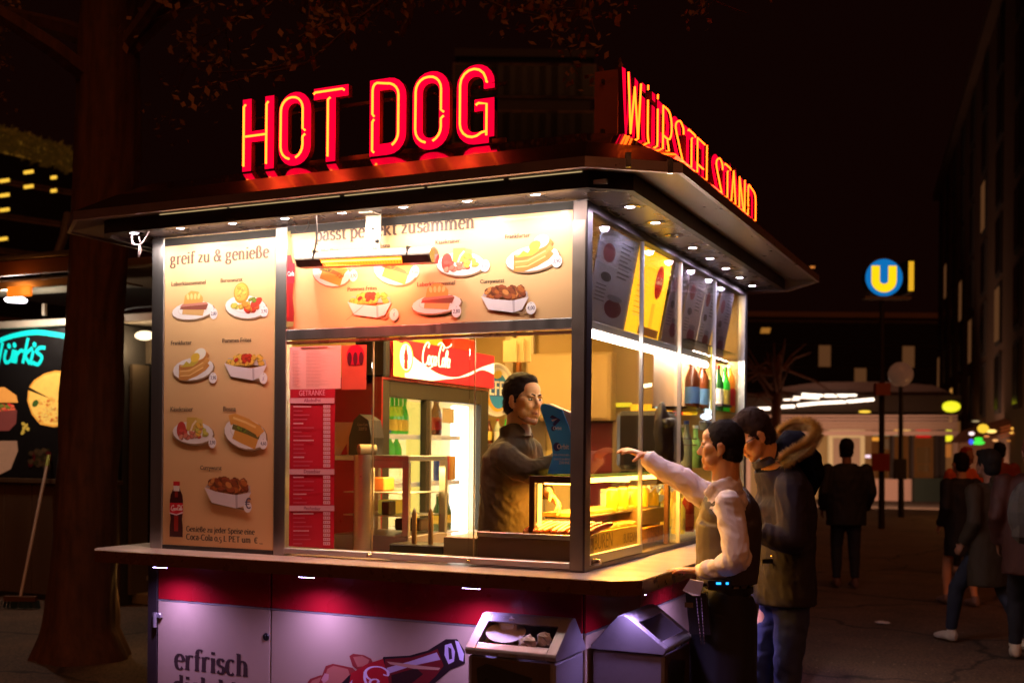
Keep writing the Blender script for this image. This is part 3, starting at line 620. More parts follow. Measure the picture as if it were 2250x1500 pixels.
kaesekrainer(P, 425, 950, 1.18); price(P, 468, 972, '3,90'); bosna(P, 540, 952, 1.18); price(P, 580, 974, '4,60')
currywurst(P, 502, 1080, 1.5); price(P, 546, 1113, '€')
pet(P, 389, 1181, 389, 1057, 29)
P.serif('Genieße zu jeder Speise eine', (411, 1166), (561, 1172), sm, .17, .08); P.serif('Coca-Cola 0,5 L PET um  € _', (411, 1184), (579, 1193), sm, .17, .08)
P.build('menu_print', pan)
# wide panel above the window
gasket(-1.73, -.073, 2.8, 2.84)
pan = MB().box(-1.73, -.073, -.001, .02, 2.284, 2.84, .001).build('menu_panel', beige, K)
P = Print((0, -.0018, 0), (1, 0, 0), (0, 0, 1), (0, -1, 0))
P.serif('passt perfekt zusammen', (692, 530), (1042, 503), tx, .16, .065)
for t_, p0, p1 in (('Hot Dog', (707, 557), (743, 554)), ('Bosna', (828, 546), (857, 543)), ('Käsekrainer', (957, 537), (1011, 532)), ('Frankfurter', (1110, 525), (1165, 520)), ('Pommes Frites', (764, 640), (828, 636)), ('Leberkäsesemmel', (917, 630), (1000, 624)), ('Currywurst', (1055, 623), (1108, 618))): P.text(t_, p0, p1, sm, 1.05)
bosna(P, 728, 600, .98); blobs(P, *P.px(745, 606), .012, .008, [(.45, .13, .03), (.6, .24, .07)], 12, .008, 77); price(P, 777, 606, '3,90'); bosna(P, 868, 594, 1.05); price(P, 912, 597, '4,60')
kaesekrainer(P, 1012, 580, 1.1); price(P, 1066, 584, '3,50'); frankfurter(P, 1170, 568, 1.15); price(P, 1224, 574, '3,90')
pommes(P, 812, 668, 1.05); price(P, 867, 691, ''); leberkaese(P, 960, 668, 1.1); price(P, 1004, 684, '2,80'); currywurst(P, 1110, 656, 1.2); price(P, 1168, 677, '4,00')
# tall glass bottle, half hidden by the post
a, b = P.px(640, 718); h = P.px(640, 508)[1]-b; w = .052; a = -1.728
prof = [(.8, 0), (.95, .05), (1, .14), (.8, .3), (.9, .42), (1.0, .52), (.9, .62), (.55, .75), (.4, .86), (.36, .93), (.42, .95), (.42, 1)]
P.poly([(a, b)]+[(a+w*x, b+h*z) for x, z in prof]+[(a, b+h)], (.34, .3, .1)); P.poly([(a, b+h*.06)]+[(a+w*(x-.06), b+h*z) for x, z in prof[1:8]]+[(a, b+h*.75)], (.33, .01, .015))
P.poly([(a, b+h*.1), (a+w*.3, b+h*.1), (a+w*.2, b+h*.35), (a+w*.3, b+h*.7), (a, b+h*.7)], (.5, .02, .02)); P.poly([(a, b+h*.44), (a+w*.96, b+h*.46), (a+w*.98, b+h*.66), (a, b+h*.66)], (.62, .012, .03))
P.text('Cola', (a+.002, b+h*.53), (a+w*.9, b+h*.53), (.85, .82, .84), 1.5, local=True)
P.stroke([P.px(762, 704), P.px(800, 672)], .002, (.3, .15, .1))
P.build('menu_print', pan)
# cables over the panel
cb = mat('dark_cable', (.03, .016, .014), .5)
MB().tube([onY(*q, -.06) for q in sp([(648, 500), (652, 508), (662, 511), (672, 505), (678, 492), (679, 466)])], .0035, 8).build('cable', cb, K, smooth=180)
MB().tube([onY(*q, -.12) for q in sp([(600, 476), (618, 480), (640, 482), (672, 480), (700, 474), (742, 463)])], .003, 8).build('cable', mat('pale_cable', (.3, .18, .1), .5), K, smooth=180)
cl = MB().tube([onY(*q, -.16) for q in sp([(296, 508), (290, 520), (292, 534), (303, 538), (314, 532), (324, 515), (333, 500)])], .003, 8)
cl.tube([onY(*q, -.16) for q in [(306, 520), (309, 540)]], .003, 6).tube([onY(*q, -.16) for q in [(308, 540), (308, 550), (304, 565)]], [.006, .009, .006], 8)
cl.build('cable_loop', mat('pale_cable2', (.45, .35, .4), .5), K, smooth=180)

# ---------------------------------------------------------------- heater
HZC = 2.622
H = thing('patio_heater', 'chrome infrared heater bar glowing orange above the front window', 'heater', (-1.13, -.15, 2.62)); H.rotation_euler = (0, R(1.6), 0)
hx0, hx1, hy, hz = onY(660, 568, -.10).x, onY(955, 556, -.10).x, -.10, HZC
sec = [(-.052, -.006), (-.051, .008), (-.044, .022), (-.031, .033), (-.014, .039), (.006, .039), (.026, .032), (.042, .018), (.05, -.002), (.036, -.04), (-.03, -.04)]
hb = MB(); kk = len(sec)
hb.add([(hx0, hy+y, hz+z) for y, z in sec]+[(hx1, hy+y, hz+z) for y, z in sec], [(i, (i+1) % kk, kk+(i+1) % kk, kk+i) for i in range(kk-2)]+[(kk-1, 0, kk, 2*kk-1)])
hb.build('housing', mat('heater_chrome', (.95, .8, .72), .3, .4, var=.05), H, smooth=60)
MB().add([(hx0, hy+y, hz+z) for y, z in sec], [tuple(range(kk))]).add([(hx1, hy+y, hz+z) for y, z in sec], [tuple(range(kk))]).build('end_cap', chrome, H)
x0, x1 = onY(715, 580, -.10).x, onY(895, 566, -.10).x
rf = MB().add([(hx0+.01, hy-.055, hz-.008), (hx1-.01, hy-.055, hz-.008), (hx1-.01, hy-.03, hz-.040), (hx0+.01, hy-.03, hz-.040)], [(0, 1, 2, 3)]).add([(hx0+.01, hy-.03, hz-.040), (hx1-.01, hy-.03, hz-.040), (hx1-.01, hy+.036, hz-.040), (hx0+.01, hy+.036, hz-.040)], [(0, 1, 2, 3)])
rf.build('reflector', mat('heater_reflector', (.5, .35, .33), .3, 1., var=.2), H)
MB().add([(x0, hy-.0558, hz-.009), (x1, hy-.0558, hz-.009), (x1-.01, hy-.0312, hz-.0415), (x0+.03, hy-.0312, hz-.0415)], [(0, 1, 2, 3)]).build('heating_glass', glow('heater_orange', (1, .28, .015), 2.6), H)
gr = MB()
for i in range(30):
    t = i/29; gr.cyl((x0+(x1-x0)*t+.0, hy-.0575, hz-.007), (x0+.02+(x1-x0-.02)*t, hy-.0325, hz-.0435), .0014, n=5)
gr.build('guard_grille', mat('grille_wire', (.6, .35, .1), .3, .9), H)
el = MB().cyl((x0+.01, hy-.049, hz-.02), (x1-.01, hy-.049, hz-.02), .005, n=8).build('heating_tube', glow('heater_tube', (1, .5, .05), 7), H)
for px in (700, 905):
    x = onY(px, 560, -.10).x; MB().box(x-.004, x+.004, hy-.053, hy+.051, hz-.004, hz+.042).build('strap', blackm, H)
bx = onY(818, 500, -.085).x
MB().box(bx-.045, bx+.045, -.085, -.08, hz+.03, 2.846).box(bx-.04, bx+.04, -.16, -.08, 2.838, 2.846).box(bx-.03, bx+.03, -.12, -.08, hz+.036, hz+.05).build('bracket', mat('bracket_white', (.62, .55, .45), .4), H)
MB().lathe((bx, -.086, hz+.15), [(0, .006), (.006, .006), (.006, 0)], 8, axis=(0, -1, 0)).build('bolt', blackm, H); MB().lathe((bx+.03, -.087, hz+.085), [(0, .012), (.01, .01), (.01, 0)], 8, axis=(0, -1, 0)).build('bolt', blackm, H)
MB().tube([onY(*q, -.22) for q in sp([(692, 462), (694, 480), (695, 510), (693, 540), (690, 558)])], .0045, 8).build('power_cable', cb, H, smooth=180)
light('AREA', ((x0+x1)/2, hy-.05, hz-.05), 15, (1, .14, .08), x1-x0, ((x0+x1)/2-.1, .2, 1.9), sizey=.04, name='heater_lamp')
# ================================================================== neon signs
faceM = mat('red_letter_face', (.4, .0, .03), .6, emit=(1, 0, .04), es=.95, var=.03, spec=0)
sideM = mat('letter_return', (.12, .01, .015), .4)
tubeM = glow('neon_tube', (1, .085, .006), 9.5)
tube2M = glow('neon_tube_side', (1, .085, .004), 8)
def ribbon3(mb, O, A, B, N, pts, wd, dep, closed=False):
    """flat stroke with mitred corners, pushed back by dep"""
    n = len(pts); L = []; Q = []
    for i in range(n):
        p = Vector(pts[i]); a = Vector(pts[(i-1) % n]) if (closed or i > 0) else None; c = Vector(pts[(i+1) % n]) if (closed or i < n-1) else None
        d1 = (p-a).normalized() if a is not None else None; d2 = (c-p).normalized() if c is not None else None
        if d1 is None: d1 = d2
        if d2 is None: d2 = d1
        n1 = Vector((-d1.y, d1.x)); n2 = Vector((-d2.y, d2.x)); m = (n1+n2); m = m.normalized() if m.length > 1e-6 else n1
        k = wd/2/max(.45, m.dot(n1)); L.append(p+m*k); Q.append(p-m*k)
    w3 = lambda q, z: O+A*q.x+B*q.y+N*z
    vs = [w3(q, 0) for q in L]+[w3(q, 0) for q in Q]+[w3(q, -dep) for q in L]+[w3(q, -dep) for q in Q]
    fs = []; ms = []
    for i in range(n if closed else n-1):
        j = (i+1) % n
        mb.add([], [], 0)
        fs += [((i, n+i, n+j, j), 0), ((2*n+i, 2*n+j, 3*n+j, 3*n+i), 1), ((i, j, 2*n+j, 2*n+i), 1), ((n+i, 3*n+i, 3*n+j, n+j), 1)]
    if not closed: fs += [((0, 2*n, 3*n, n), 1), ((n-1, 2*n-1, 4*n-1, 3*n-1), 1)]
    o = len(mb.v); mb.v += vs
    for f, m in fs: mb.f.append(tuple(i+o for i in f)); mb.m.append(m)
def shapes(ch, W, H, s):
    """centre lines of the letter faces and of the neon tubes on them (metres)"""
    h = s/2; x0, x1, y0, y1 = h, W-h, h, H-h; r = min((x1-x0)/2, .07); cx = W/2; mid = H*.47
    st = lambda rr, xa=x0, xb=x1, ya=y0, yb=y1: arc(xb-rr, yb-rr, rr, rr, 0, 90, 5)+arc(xa+rr, yb-rr, rr, rr, 90, 180, 5)+arc(xa+rr, ya+rr, rr, rr, 180, 270, 5)+arc(xb-rr, ya+rr, rr, rr, 270, 360, 5)
    q = .012; F = []; T = []
    if ch == 'H': F = [([(x0, 0), (x0, H)], 0), ([(x1, 0), (x1, H)], 0), ([(x0, mid), (x1, mid)], 0)]; T = [[(x0+.012, H*.90), (x0, H*.87), (x0, .02)], [(x1+.012, H*.90), (x1, H*.87), (x1, .02)], [(x0+.012, mid-.004), (x1-.008, mid-.004)]]
    elif ch == 'O': F = [(st(r), 1)]; e = st(r*.93, x0+q*.3, x1-q*.3, y0, y1-.006); T = [[(x1+.012, H*.44), (x1-q*.3, H*.47)]+e[:12]+arc(cx, y0+r, (x1-x0)/2-.003, r, 180, 258, 4), arc(cx, y0+r, (x1-x0)/2-.003, r, 292, 360, 4)+[(x1-q*.3, H*.36), (x1+.012, H*.39)]]
    elif ch == 'T': F = [([(0, y1), (W, y1)], 0), ([(cx, 0), (cx, H-s)], 0)]; T = [[(.018, y1-.008), (.028, y1), (W-.02, y1), (W-.008, y1-.008)], [(cx+.014, H*.83), (cx, H*.81), (cx, .02)]]
    elif ch == 'D': F = [([(x0, y0)]+arc(x1-r, y0+r, r, r, 270, 360, 5)+arc(x1-r, y1-r, r, r, 0, 90, 5)+[(x0, y1)], 1)]; T = [[(x0+.014, H*.50), (x0+.004, H*.53), (x0+.004, H*.82)]+arc(x0+.03, H*.84, .026, .035, 180, 90, 3)+arc(x1-r, y1-r, r, r*.9, 90, 0, 5)+arc(x1-r, y0+r, r, r, 0, -60, 4), [(x0+.014, H*.46), (x0+.004, H*.43), (x0+.004, .02), (x0+.014, .012)]]
    elif ch == 'G': F = [(arc(x1-r, y1-r, r, r, 0, 90, 5)+arc(x0+r, y1-r, r, r, 90, 180, 5)+arc(x0+r, y0+r, r, r, 180, 270, 5)+[(x1, y0)], 0), ([(x1, y1-r), (x1, H*.68)], 0), ([(x1, y0), (x1, H*.56)], 0), ([(x1+h, H*.56-h), (cx-.004, H*.56-h)], 0)]; T = [[(x1+.004, H*.74), (x1-.002, y1-r)]+arc(cx, y1-r, (x1-x0)/2-.003, r, 15, 180, 7)+arc(cx, y0+r, (x1-x0)/2-.003, r, 180, 310, 6)+[(x1-.006, y0+.02)], [(cx+.016, H*.47), (cx+.03, H*.49), (x1, H*.47), (x1, .03)]]
    elif ch in 'W': F = [([(x0, H), (W*.27, .0+h), (W*.5, H*.86), (W*.73, h), (x1, H)], 0)]; T = [[(x0, H*.93), (W*.27, .03), (W*.5, H*.8), (W*.73, .03), (x1, H*.93)]]
    elif ch in 'UÜ':
        y2 = H*(.84 if ch == 'Ü' else 1); F = [([(x0, y2)]+arc(cx, y0+r, (x1-x0)/2, r, 180, 360, 8)+[(x1, y2)], 0)]; T = [[(x0, y2*.94)]+arc(cx, y0+r, (x1-x0)/2, r, 180, 360, 8)+[(x1, y2*.94)]]
        if ch == 'Ü':
            for xx in (x0, x1): F.append(([(xx, H*.92), (xx, H*1.04)], 0)); T.append([(xx, H*.94), (xx, H*1.01)])
    elif ch == 'R': F = [([(x0, 0), (x0, y1)]+arc(x1-r, y1-r*1.1, r, r*1.1, 90, -90, 7)+[(x0, y1-2.2*r)], 0), ([(cx, y1-2.2*r), (x1+.005, 0)], 0)]; T = [[(x0, .02), (x0, y1)]+arc(x1-r, y1-r*1.1, r, r*1.1, 90, -90, 7)+[(x0+.01, y1-2.2*r)], [(cx, y1-2.3*r), (x1, .02)]]
    elif ch == 'S': c = sp([(x1, H*.76), (x1-.01, y1-.02), (cx, y1), (x0, H*.78), (cx, H*.5), (x1, H*.24), (cx, y0), (x0+.01, y0+.02), (x0, H*.24)]); F = [(c, 0)]; T = [c]
    elif ch == 'E': F = [([(W, y1), (x0, y1), (x0, y0), (W, y0)], 0), ([(x0, mid), (W*.85, mid)], 0)]; T = [[(W-.01, y1), (x0, y1), (x0, y0), (W-.01, y0)], [(x0+.01, mid), (W*.8, mid)]]
    elif ch == 'L': F = [([(x0, H), (x0, y0), (W, y0)], 0)]; T = [[(x0, H-.02), (x0, y0), (W-.01, y0)]]
    elif ch == 'A': F = [([(x0-.006, 0), (cx, H-h), (x1+.006, 0)], 0), ([(W*.25, H*.3), (W*.75, H*.3)], 0)]; T = [[(x0, .02), (cx, H*.93), (x1, .02)], [(W*.3, H*.3), (W*.7, H*.3)]]
    elif ch == 'N': F = [([(x0, 0), (x0, H-h), (x1, h), (x1, H)], 0)]; T = [[(x0, .02), (x0, H*.92), (x1, .05), (x1, H*.96)]]
    return F, T
def neon(name, label, words, O, A, N, H, s, gap_tube, tm, light_n, tr=.0057):
    root = thing(name, label, 'neon sign', tuple(O))
    for ch, a0, wd in words:
        F, T = shapes(ch, wd, H, s); mb = MB()
        for k, (pts, cl) in enumerate(F): ribbon3(mb, O+A*a0+N*(.0007*k), A, UP, N, pts, s, .035, cl)
        L = mb.build('letter', [faceM, sideM], root, recalc=False)
        tb = MB()
        for t in T: tb.tube([O+A*(a0+x)+UP*z+N*gap_tube for x, z in t], tr, 8)
        tb.build('neon_tube', tm, L, smooth=180)
        fx = MB()
        for z in (.04, H*.75): fx.cyl(O+A*(a0+wd*.5)+UP*z-N*.035, O+A*(a0+wd*.5)+UP*z-N*.09, .004, n=6)
        fx.build('fixing', sideM, L)
    x0, x1 = words[0][1], words[-1][1]+words[-1][2]
    c = O+A*((x0+x1)/2)-N*.09+UP*.03
    MB().obox(c, A, N, UP, (x1-x0)/2+.02, .008, .012).obox(c+UP*(H*.72), A, N, UP, (x1-x0)/2+.02, .006, .008).build('mounting_rail', darkalu, root)
    for k in range(light_n):
        p = O+A*(x0+(x1-x0)*(k+.5)/light_n)+N*.06+UP*.16
        light('POINT', p, 1.5, (1, .05, .012), .07, name='neon_lamp')
    return root
yf = -.15
def xa(u): return onY(u, 300, yf).x
z0 = 3.122
wl = [('H', 533, 602), ('O', 612.5, 683), ('T', 689, 765), ('D', 812, 892), ('O', 906, 987), ('G', 1003, 1086)]
neon('neon_sign', 'red and yellow neon letters reading HOT DOG on the roof edge', [(c, xa(a)-xa(533), xa(b)-xa(a)) for c, a, b in wl], Vector((xa(533), yf, z0)), Vector((1, 0, 0)), Vector((0, -1, 0)), .385, .058, .028, tubeM, 4)
wr = [('W', 1365, 1401), ('Ü', 1409, 1438), ('R', 1443, 1469), ('S', 1471, 1495), ('T', 1500, 1519), ('E', 1520, 1540), ('L', 1541, 1558), ('S', 1562, 1581), ('T', 1582, 1597), ('A', 1594, 1612), ('N', 1614, 1630), ('D', 1633, 1654)]
ya = lambda u: onX(u, 300+(u-1365)*.8, .15).y
neon('neon_sign', 'red and yellow neon letters reading WÜRSTELSTAND along the side of the roof', [(c, ya(a)-ya(1365), (ya(b)-ya(a))) for c, a, b in wr], Vector((.15, ya(1365), z0+.015)), Vector((0, 1, 0)), Vector((1, 0, 0)), .335, .054, .024, tube2M, 4, .0048)
MB().box(.012, .13, .05, .062, 3.15, 3.462, .002).build('sign_end_plate', mat('end_plate_red', (.3, .08, .05), .5), K)

# ================================================================== litter bins
binM = mat('bin_grey_paint', (.27, .25, .29), .38, .15, var=.08, scale=9, dirt=.35, coat=.2)
binD = mat('bin_dark_front', (.1, .07, .05), .45, .3, var=.2, scale=7, dirt=.3)
def bin_(label):
    """local frame: x width 0..W, y from wall (0) outwards negative, front at -D"""
    W, D, zl, zr = .455, .36, .725, .875
    t = thing('litter_bin', label, 'litter bin')
    b = MB(); prof = [(0, zl), (-.135, zr-.002), (-.16, zr), (-.185, zr-.006), (-D-.005, zl+.012), (-D-.01, zl), (-D, zl-.02), (0, zl-.02)]
    def slab(x0, x1): return b.prism([(x0, y, z) for y, z in prof], (x1-x0, 0, 0))
    # hood: side frames and strips round the opening
    slab(0, .05); slab(W-.05, W)
    A_, B_ = Vector((0, -.185, zr-.006)), Vector((0, -D-.005, zl+.012)); dv = B_-A_; nv = Vector((0, -dv.z, dv.y)).normalized(); nv = nv if nv.z < 0 else -nv
    b.prism([(.05, 0, zl), (.05, -.135, zr-.002), (.05, -.16, zr), (.05, -.185, zr-.006), (.05, *(A_+dv*.2).yz), (.05, *(A_+dv*.2+nv*.012).yz), (.05, -.16, zr-.015), (.05, -.01, zl)], (W-.1, 0, 0))
    b.prism([(.05, *(A_+dv*.82).yz), (.05, *B_.yz), (.05, -D-.01, zl), (.05, -D, zl-.02), (.05, -D+.012, zl-.018), (.05, *(A_+dv*.82+nv*.012).yz)], (W-.1, 0, 0))
    hd = b.build('hood', binM, t); md = hd.modifiers.new('b', 'BEVEL'); md.width = .008; md.segments = 3; md.limit_method = 'ANGLE'
    MB().box(.008, W-.008, -D+.004, -.004, .08, zl-.024, .012).build('body', binM, t)
    MB().box(.03, W-.03, -D-.002, -D+.006, .1, zl-.03, .004).build('front_door', binD, t)
    MB().box(.012, W-.012, -D+.02, -.02, zl-.26, zl-.25).build('inner_liner', blackm, t)
    MB().prism([(.06, -D-.003, zl-.08), (.11, -D-.003, zl-.055), (.34, -D-.003, zl-.1), (.3, -D-.003, zl-.3), (.08, -D-.003, zl-.3)], (0, -.002, 0)).build('dark_sticker', mat('sticker_dark', (.02, .018, .016), .3), t)
    MB().box(.13, .17, -D-.012, -D-.002, zl-.012, zl-.004).box(.23, .26, -D-.012, -D-.002, zl-.012, zl-.004).build('hood_clip', chrome, t)
    MB().box(.05, .11, -.02, .02, .3, .34).build('wall_bracket', darkalu, t)
    return t
b1_ = bin_('grey litter bin on the front of the stand, stuffed with paper plates'); b1_.location = (-.435, -.02, 0)
b2_ = bin_('grey litter bin round the corner under the side counter, empty opening'); b2_.location = (.035, .01, 0); b2_.rotation_euler = (0, 0, R(90))
# rubbish in the first bin
pw = mat('crumpled_paper', (.72, .66, .68), .7, var=.1)
t = MB(); c = Vector((-.29, -.25, .785)); t.lathe(c, [(.0, 0), (.06, .002), (.092, .014), (.094, .016), (.06, .005), (0, .003)], 22, axis=(.1, -.35, .9)); t.build('paper_plate', pw, smooth=60, label='white paper plate stuck edge-on in the bin opening', cat='plate')
def crumple(name, c, r, seed, label, cat, m=pw):
    q = MB(); q.ell(c, r, n=16)
    for v in q.v:
        d = (v-Vector(c)); v += d*(.55*noise.noise(v*38+Vector((seed, 0, 0)))+.35*noise.noise(v*90))
    return q.build(name, m, label=label, cat=cat)
crumple('napkin', (-.16, -.3, .765), (.045, .025, .035), 1, 'crumpled white napkin at the right of the bin opening', 'napkin')
crumple('napkin', (-.085, -.265, .785), (.03, .02, .03), 4, 'small torn napkin in the corner of the bin opening', 'napkin')
crumple('paper_bag', (-.3, -.215, .825), (.05, .02, .04), 8, 'folded white paper bag sticking up in the bin', 'paper bag')
crumple('food_box', (-.23, -.25, .745), (.06, .03, .022), 9, 'brown food box deep in the bin', 'box', mat('brown_card', (.2, .1, .05), .7))
MB().cyl((-.375, -.29, .74), (-.345, -.295, .765), .02, n=14).build('drink_can', mat('gold_can', (.6, .4, .15), .3, .9), label='gold drink can lying in the left of the bin', cat='can', smooth=40)
# ================================================================== inside the stand
yel = (1, .58, .16)
FX = -1.7
# lamps
for (x, y, e) in ((-1.0, .95, 55), (-.55, 2.2, 55), (-2.0, 2.4, 22)):
    t = MB().box(x-.28, x+.28, y-.05, y+.05, 2.815, 2.844, .004).build('ceiling_lamp', glow('warm_ceiling_lamp', (1, .72, .3), 5), K)
    light('AREA', (x, y, 2.805), e*1.2, yel, .55, (x, y, 0), sizey=.1, name='ceiling_lamp_light')
tubeW = glow('white_tube', (1, .8, .62), 30)
t = MB().box(-.12, -.075, .075, 2.5, 2.255, 2.3, .004).build('tube_housing', alu, K)
MB().cyl((-.085, .08, 2.234), (-.085, 2.47, 2.234), .019, n=14).build('fluorescent_tube', tubeW, t, smooth=60)
# drinks fridge with lit header, standing against the left side, doors facing the side window
fr = thing('drinks_fridge', 'tall drinks fridge with a lit red header and two sliding glass doors', 'fridge', (-2.0, 1.7, .15))
y0, y1 = .93, 2.43
framed = mat('fridge_grey_frame', (.03, .026, .02), .45, .0, spec=.2)
MB().box(-2.5, FX-.06, y0, y0+.03, .15, 2.09).box(-2.5, FX-.06, y1-.03, y1, .15, 2.09).box(-2.5, -2.46, y0, y1, .15, 2.09).box(-2.5, FX-.06, y0, y1, 2.05, 2.09).box(-2.5, FX-.06, y0, y1, .15, .35).build('cabinet', mat('fridge_red_side', (.3, .01, .02), .3), fr)
MB().box(-2.45, -2.44, y0+.03, y1-.03, .35, 2.05).build('back_panel', mat('fridge_inside_back', (.75, .68, .5), .5, emit=(1, .6, .06), es=.7, var=.03), fr)  # fridge light is put into the glow of back, walls and shelves
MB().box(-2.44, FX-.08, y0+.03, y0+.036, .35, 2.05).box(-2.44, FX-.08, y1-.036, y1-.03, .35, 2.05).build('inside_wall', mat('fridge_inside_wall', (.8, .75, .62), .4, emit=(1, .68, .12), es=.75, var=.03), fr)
ymid = onX(945, 1000, FX).y
MB().box(FX-.055, FX, y0, y0+.012, .33, 2.09).box(FX-.055, FX, y0+.012, y1, 2.075, 2.09).build('red_rim', redlam, fr)
fz = MB().box(FX-.05, FX-.002, y0+.014, y0+.1, .35, 2.073, .004).box(FX-.05, FX-.002, ymid-.05, ymid+.0, .35, 1.97, .003).box(FX-.05, FX-.002, y1-.12, y1, .35, 2.073, .004).box(FX-.05, FX-.002, y0+.1, y1-.12, 1.97, 2.073, .004).box(FX-.05, FX-.002, y0+.1, y1-.12, .35, .42, .004)
fz.build('door_frame', framed, fr)
MB().box(FX-.048, FX-.006, ymid+.002, ymid+.03, .42, 1.97, .003).build('door_handle', steel, fr)
MB().box(FX-.035, FX-.032, y0+.1, ymid-.05, .42, 1.97).build('door_glass', glassm, fr)
MB().box(FX-.045, FX-.042, ymid+.03, y1-.12, .42, 1.97).build('door_glass', glassm, fr)
MB().box(FX-.16, FX-.1, y1-.30, y1-.125, .43, 1.96, .01).build('light_column', glow('fridge_tube', (1, .93, .8), 9), fr)
MB().box(FX-.13, FX-.09, onX(899, 1000, FX-.1).y, onX(927, 1000, FX-.1).y, .43, 1.96, .01).build('light_column', glow('fridge_tube2', (1, .74, .14), 1.6), fr)
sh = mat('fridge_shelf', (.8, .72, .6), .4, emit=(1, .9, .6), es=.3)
shz = [onX(990, 958, FX-.2).z, onX(990, 1053, FX-.2).z, onX(990, 1160, FX-.2).z, .72]
for z in shz: MB().box(-2.44, FX-.07, y0+.04, y1-.31, z-.03, z, .003).build('shelf', sh, fr)
# header
hz0, hz1 = 2.092, 2.335
hd = MB(); pr = [(FX-.1, hz0), (FX+.02, hz0), (FX+.035, (hz0+hz1)/2), (FX+.0, hz1), (FX-.1, hz1)]
hd.prism([(x, y0+.07, z) for x, z in pr], (0, y1-y0-.06, 0))
hd.build('header_box', mat('header_lightbox', (.3, .01, .02), .3), fr)
MB().box(FX-.2, FX+.02, y0, y0+.07, hz0, hz1+.005, .01).build('header_end', blackm, fr)
redlit = mat('lit_red', (.5, .01, .02), .4, emit=(1, .0, .018), es=.85, var=0); whlit = mat('lit_white', (.8, .75, .6), .4, emit=(1, .92, .7), es=1.25, var=0)
yllit = mat('lit_yellow', (.8, .6, .1), .4, emit=(1, .62, .03), es=1., var=0); brlit = mat('lit_brown', (.2, .02, .01), .4, emit=(.25, .01, .005), es=.8, var=0)
P = Print((FX+.0372, 0, 0), (0, 1, 0), (0, 0, 1), (1, 0, 0), lift=.0)
q0, q1 = y0+.075, y1+.005
P.rect(q0, hz0+.004, q1, hz1-.002, redlit)
L_ = lambda a: q0+(q1-q0)*a
zz = lambda b: hz0+(hz1-hz0)*b
top = sp([(0, .93), (.1, .85), (.16, .62), (.28, .4), (.42, .22), (.58, .2), (.72, .38), (.86, .6), (1, .78)], 6); bot = sp([(0, .03), (.12, .02), (.25, .02), (.36, .03), (.46, .1), (.58, .2-.03), (.72, .3), (.86, .52), (1, .44)], 6)
for k in range(len(top)-1):
    P.poly([(L_(bot[k][0]), zz(bot[k][1])), (L_(bot[k+1][0]), zz(bot[k+1][1])), (L_(top[k+1][0]), zz(top[k+1][1])), (L_(top[k][0]), zz(top[k][1]))], yllit if bot[k][0] < .08 else whlit)
P.oval(L_(.105), zz(.54), .092, .098, yllit, n=26); P.oval(L_(.105), zz(.55), .078, .084, whlit, n=26)
bp = [(.4, -1), (.46, -.6), (.34, -.3), (.46, .05), (.36, .35), (.16, .7), (.16, 1)]
P.poly([(L_(.105)+.055*x, zz(.55)+.075*z) for x, z in bp]+[(L_(.105)-.055*x, zz(.55)+.075*z) for x, z in reversed(bp)], brlit)
P.rect(L_(.105)-.026, zz(.55)-.02, L_(.105)+.026, zz(.55)+.02, redlit)
P.script(L_(.245), zz(.42), .39, whlit, .16, hs=1.15)
P.build('header_print', fr)
light('AREA', (FX+.1, 1.7, 2.2), 4, (1, .35, .12), .2, (0, 1.5, 1.9), sizey=1.3, name='header_light', along=(0, 1, 0))
light('AREA', (FX-.14, y1-.22, 1.2), 7, (1, .85, .5), .1, (0, 1.5, 1.2), sizey=1.3, name='fridge_light', along=(0, 0, 1))

# bottles and cans: one of each kind, then copies
def bottle(name, label, cat, group, body, cap, lab, h=.24, r=.032, shoulder=.6, neck=.38, labz=(.15, .5)):
    t = thing(name, label, cat, (0, 0, 0), group)
    MB().lathe((0, 0, 0), [(0, 0), (r*.95, .002), (r, .01), (r, h*shoulder), (r*.75, h*(shoulder+.12)), (r*neck, h*(shoulder+.24)), (r*neck, h*.95)], 14).build('body', body, t, smooth=50)
    MB().lathe((0, 0, 0), [(r*neck*1.15, h*.93), (r*neck*1.15, h), (0, h)], 12).build('cap', cap, t, smooth=40)
    if lab: MB().lathe((0, 0, 0), [(r*1.02, h*labz[0]), (r*1.02, h*labz[1])], 14).build('label', lab, t, smooth=180)
    return t
def can(name, label, cat, group, m, h=.12, r=.03):
    t = thing(name, label, cat, (0, 0, 0), group)
    MB().lathe((0, 0, 0), [(r*.8, 0), (r, .006), (r, h-.008), (r*.85, h)], 14).build('body', m, t, smooth=40)
    MB().lathe((0, 0, 0), [(r*.85, h), (r*.8, h-.003), (0, h-.003)], 14).build('lid', chrome, t); return t
def row(proto, spots, label=None, group=None, first=True):
    for i, s in enumerate(spots):
        if i == 0 and first: proto.location = s; ORG[proto.name] = Vector((0, 0, 0)); o = proto
        else: o = dup(proto, s)
        if label: o['label'] = label
        if group: o['group'] = group
gG = mat('green_glass', (.02, .28, .03), .12, var=.1, spec=.8, emit=(.03, .6, .02), es=.4); gD = mat('dark_green_glass', (.01, .06, .015), .15, spec=.8, emit=(.01, .08, .01), es=.3); gB = mat('brown_glass', (.14, .03, .008), .12, spec=.8)  # green glasses carry their own glow in place of light through them
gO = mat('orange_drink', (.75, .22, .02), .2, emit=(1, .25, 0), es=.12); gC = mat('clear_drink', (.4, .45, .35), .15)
wlab = mat('white_label', (.75, .7, .6), .5); glab = mat('yellow_label', (.8, .6, .1), .5); blab = mat('blue_label', (.12, .28, .6), .5); rlab = mat('red_label', (.6, .02, .02), .5)
capO = mat('orange_cap', (.8, .35, .03), .4); capB = mat('blue_cap', (.03, .12, .6), .4); capR = mat('red_cap', (.6, .02, .02), .4); capG = mat('green_cap', (.05, .4, .04), .4); capW = mat('white_cap', (.7, .66, .6), .4)
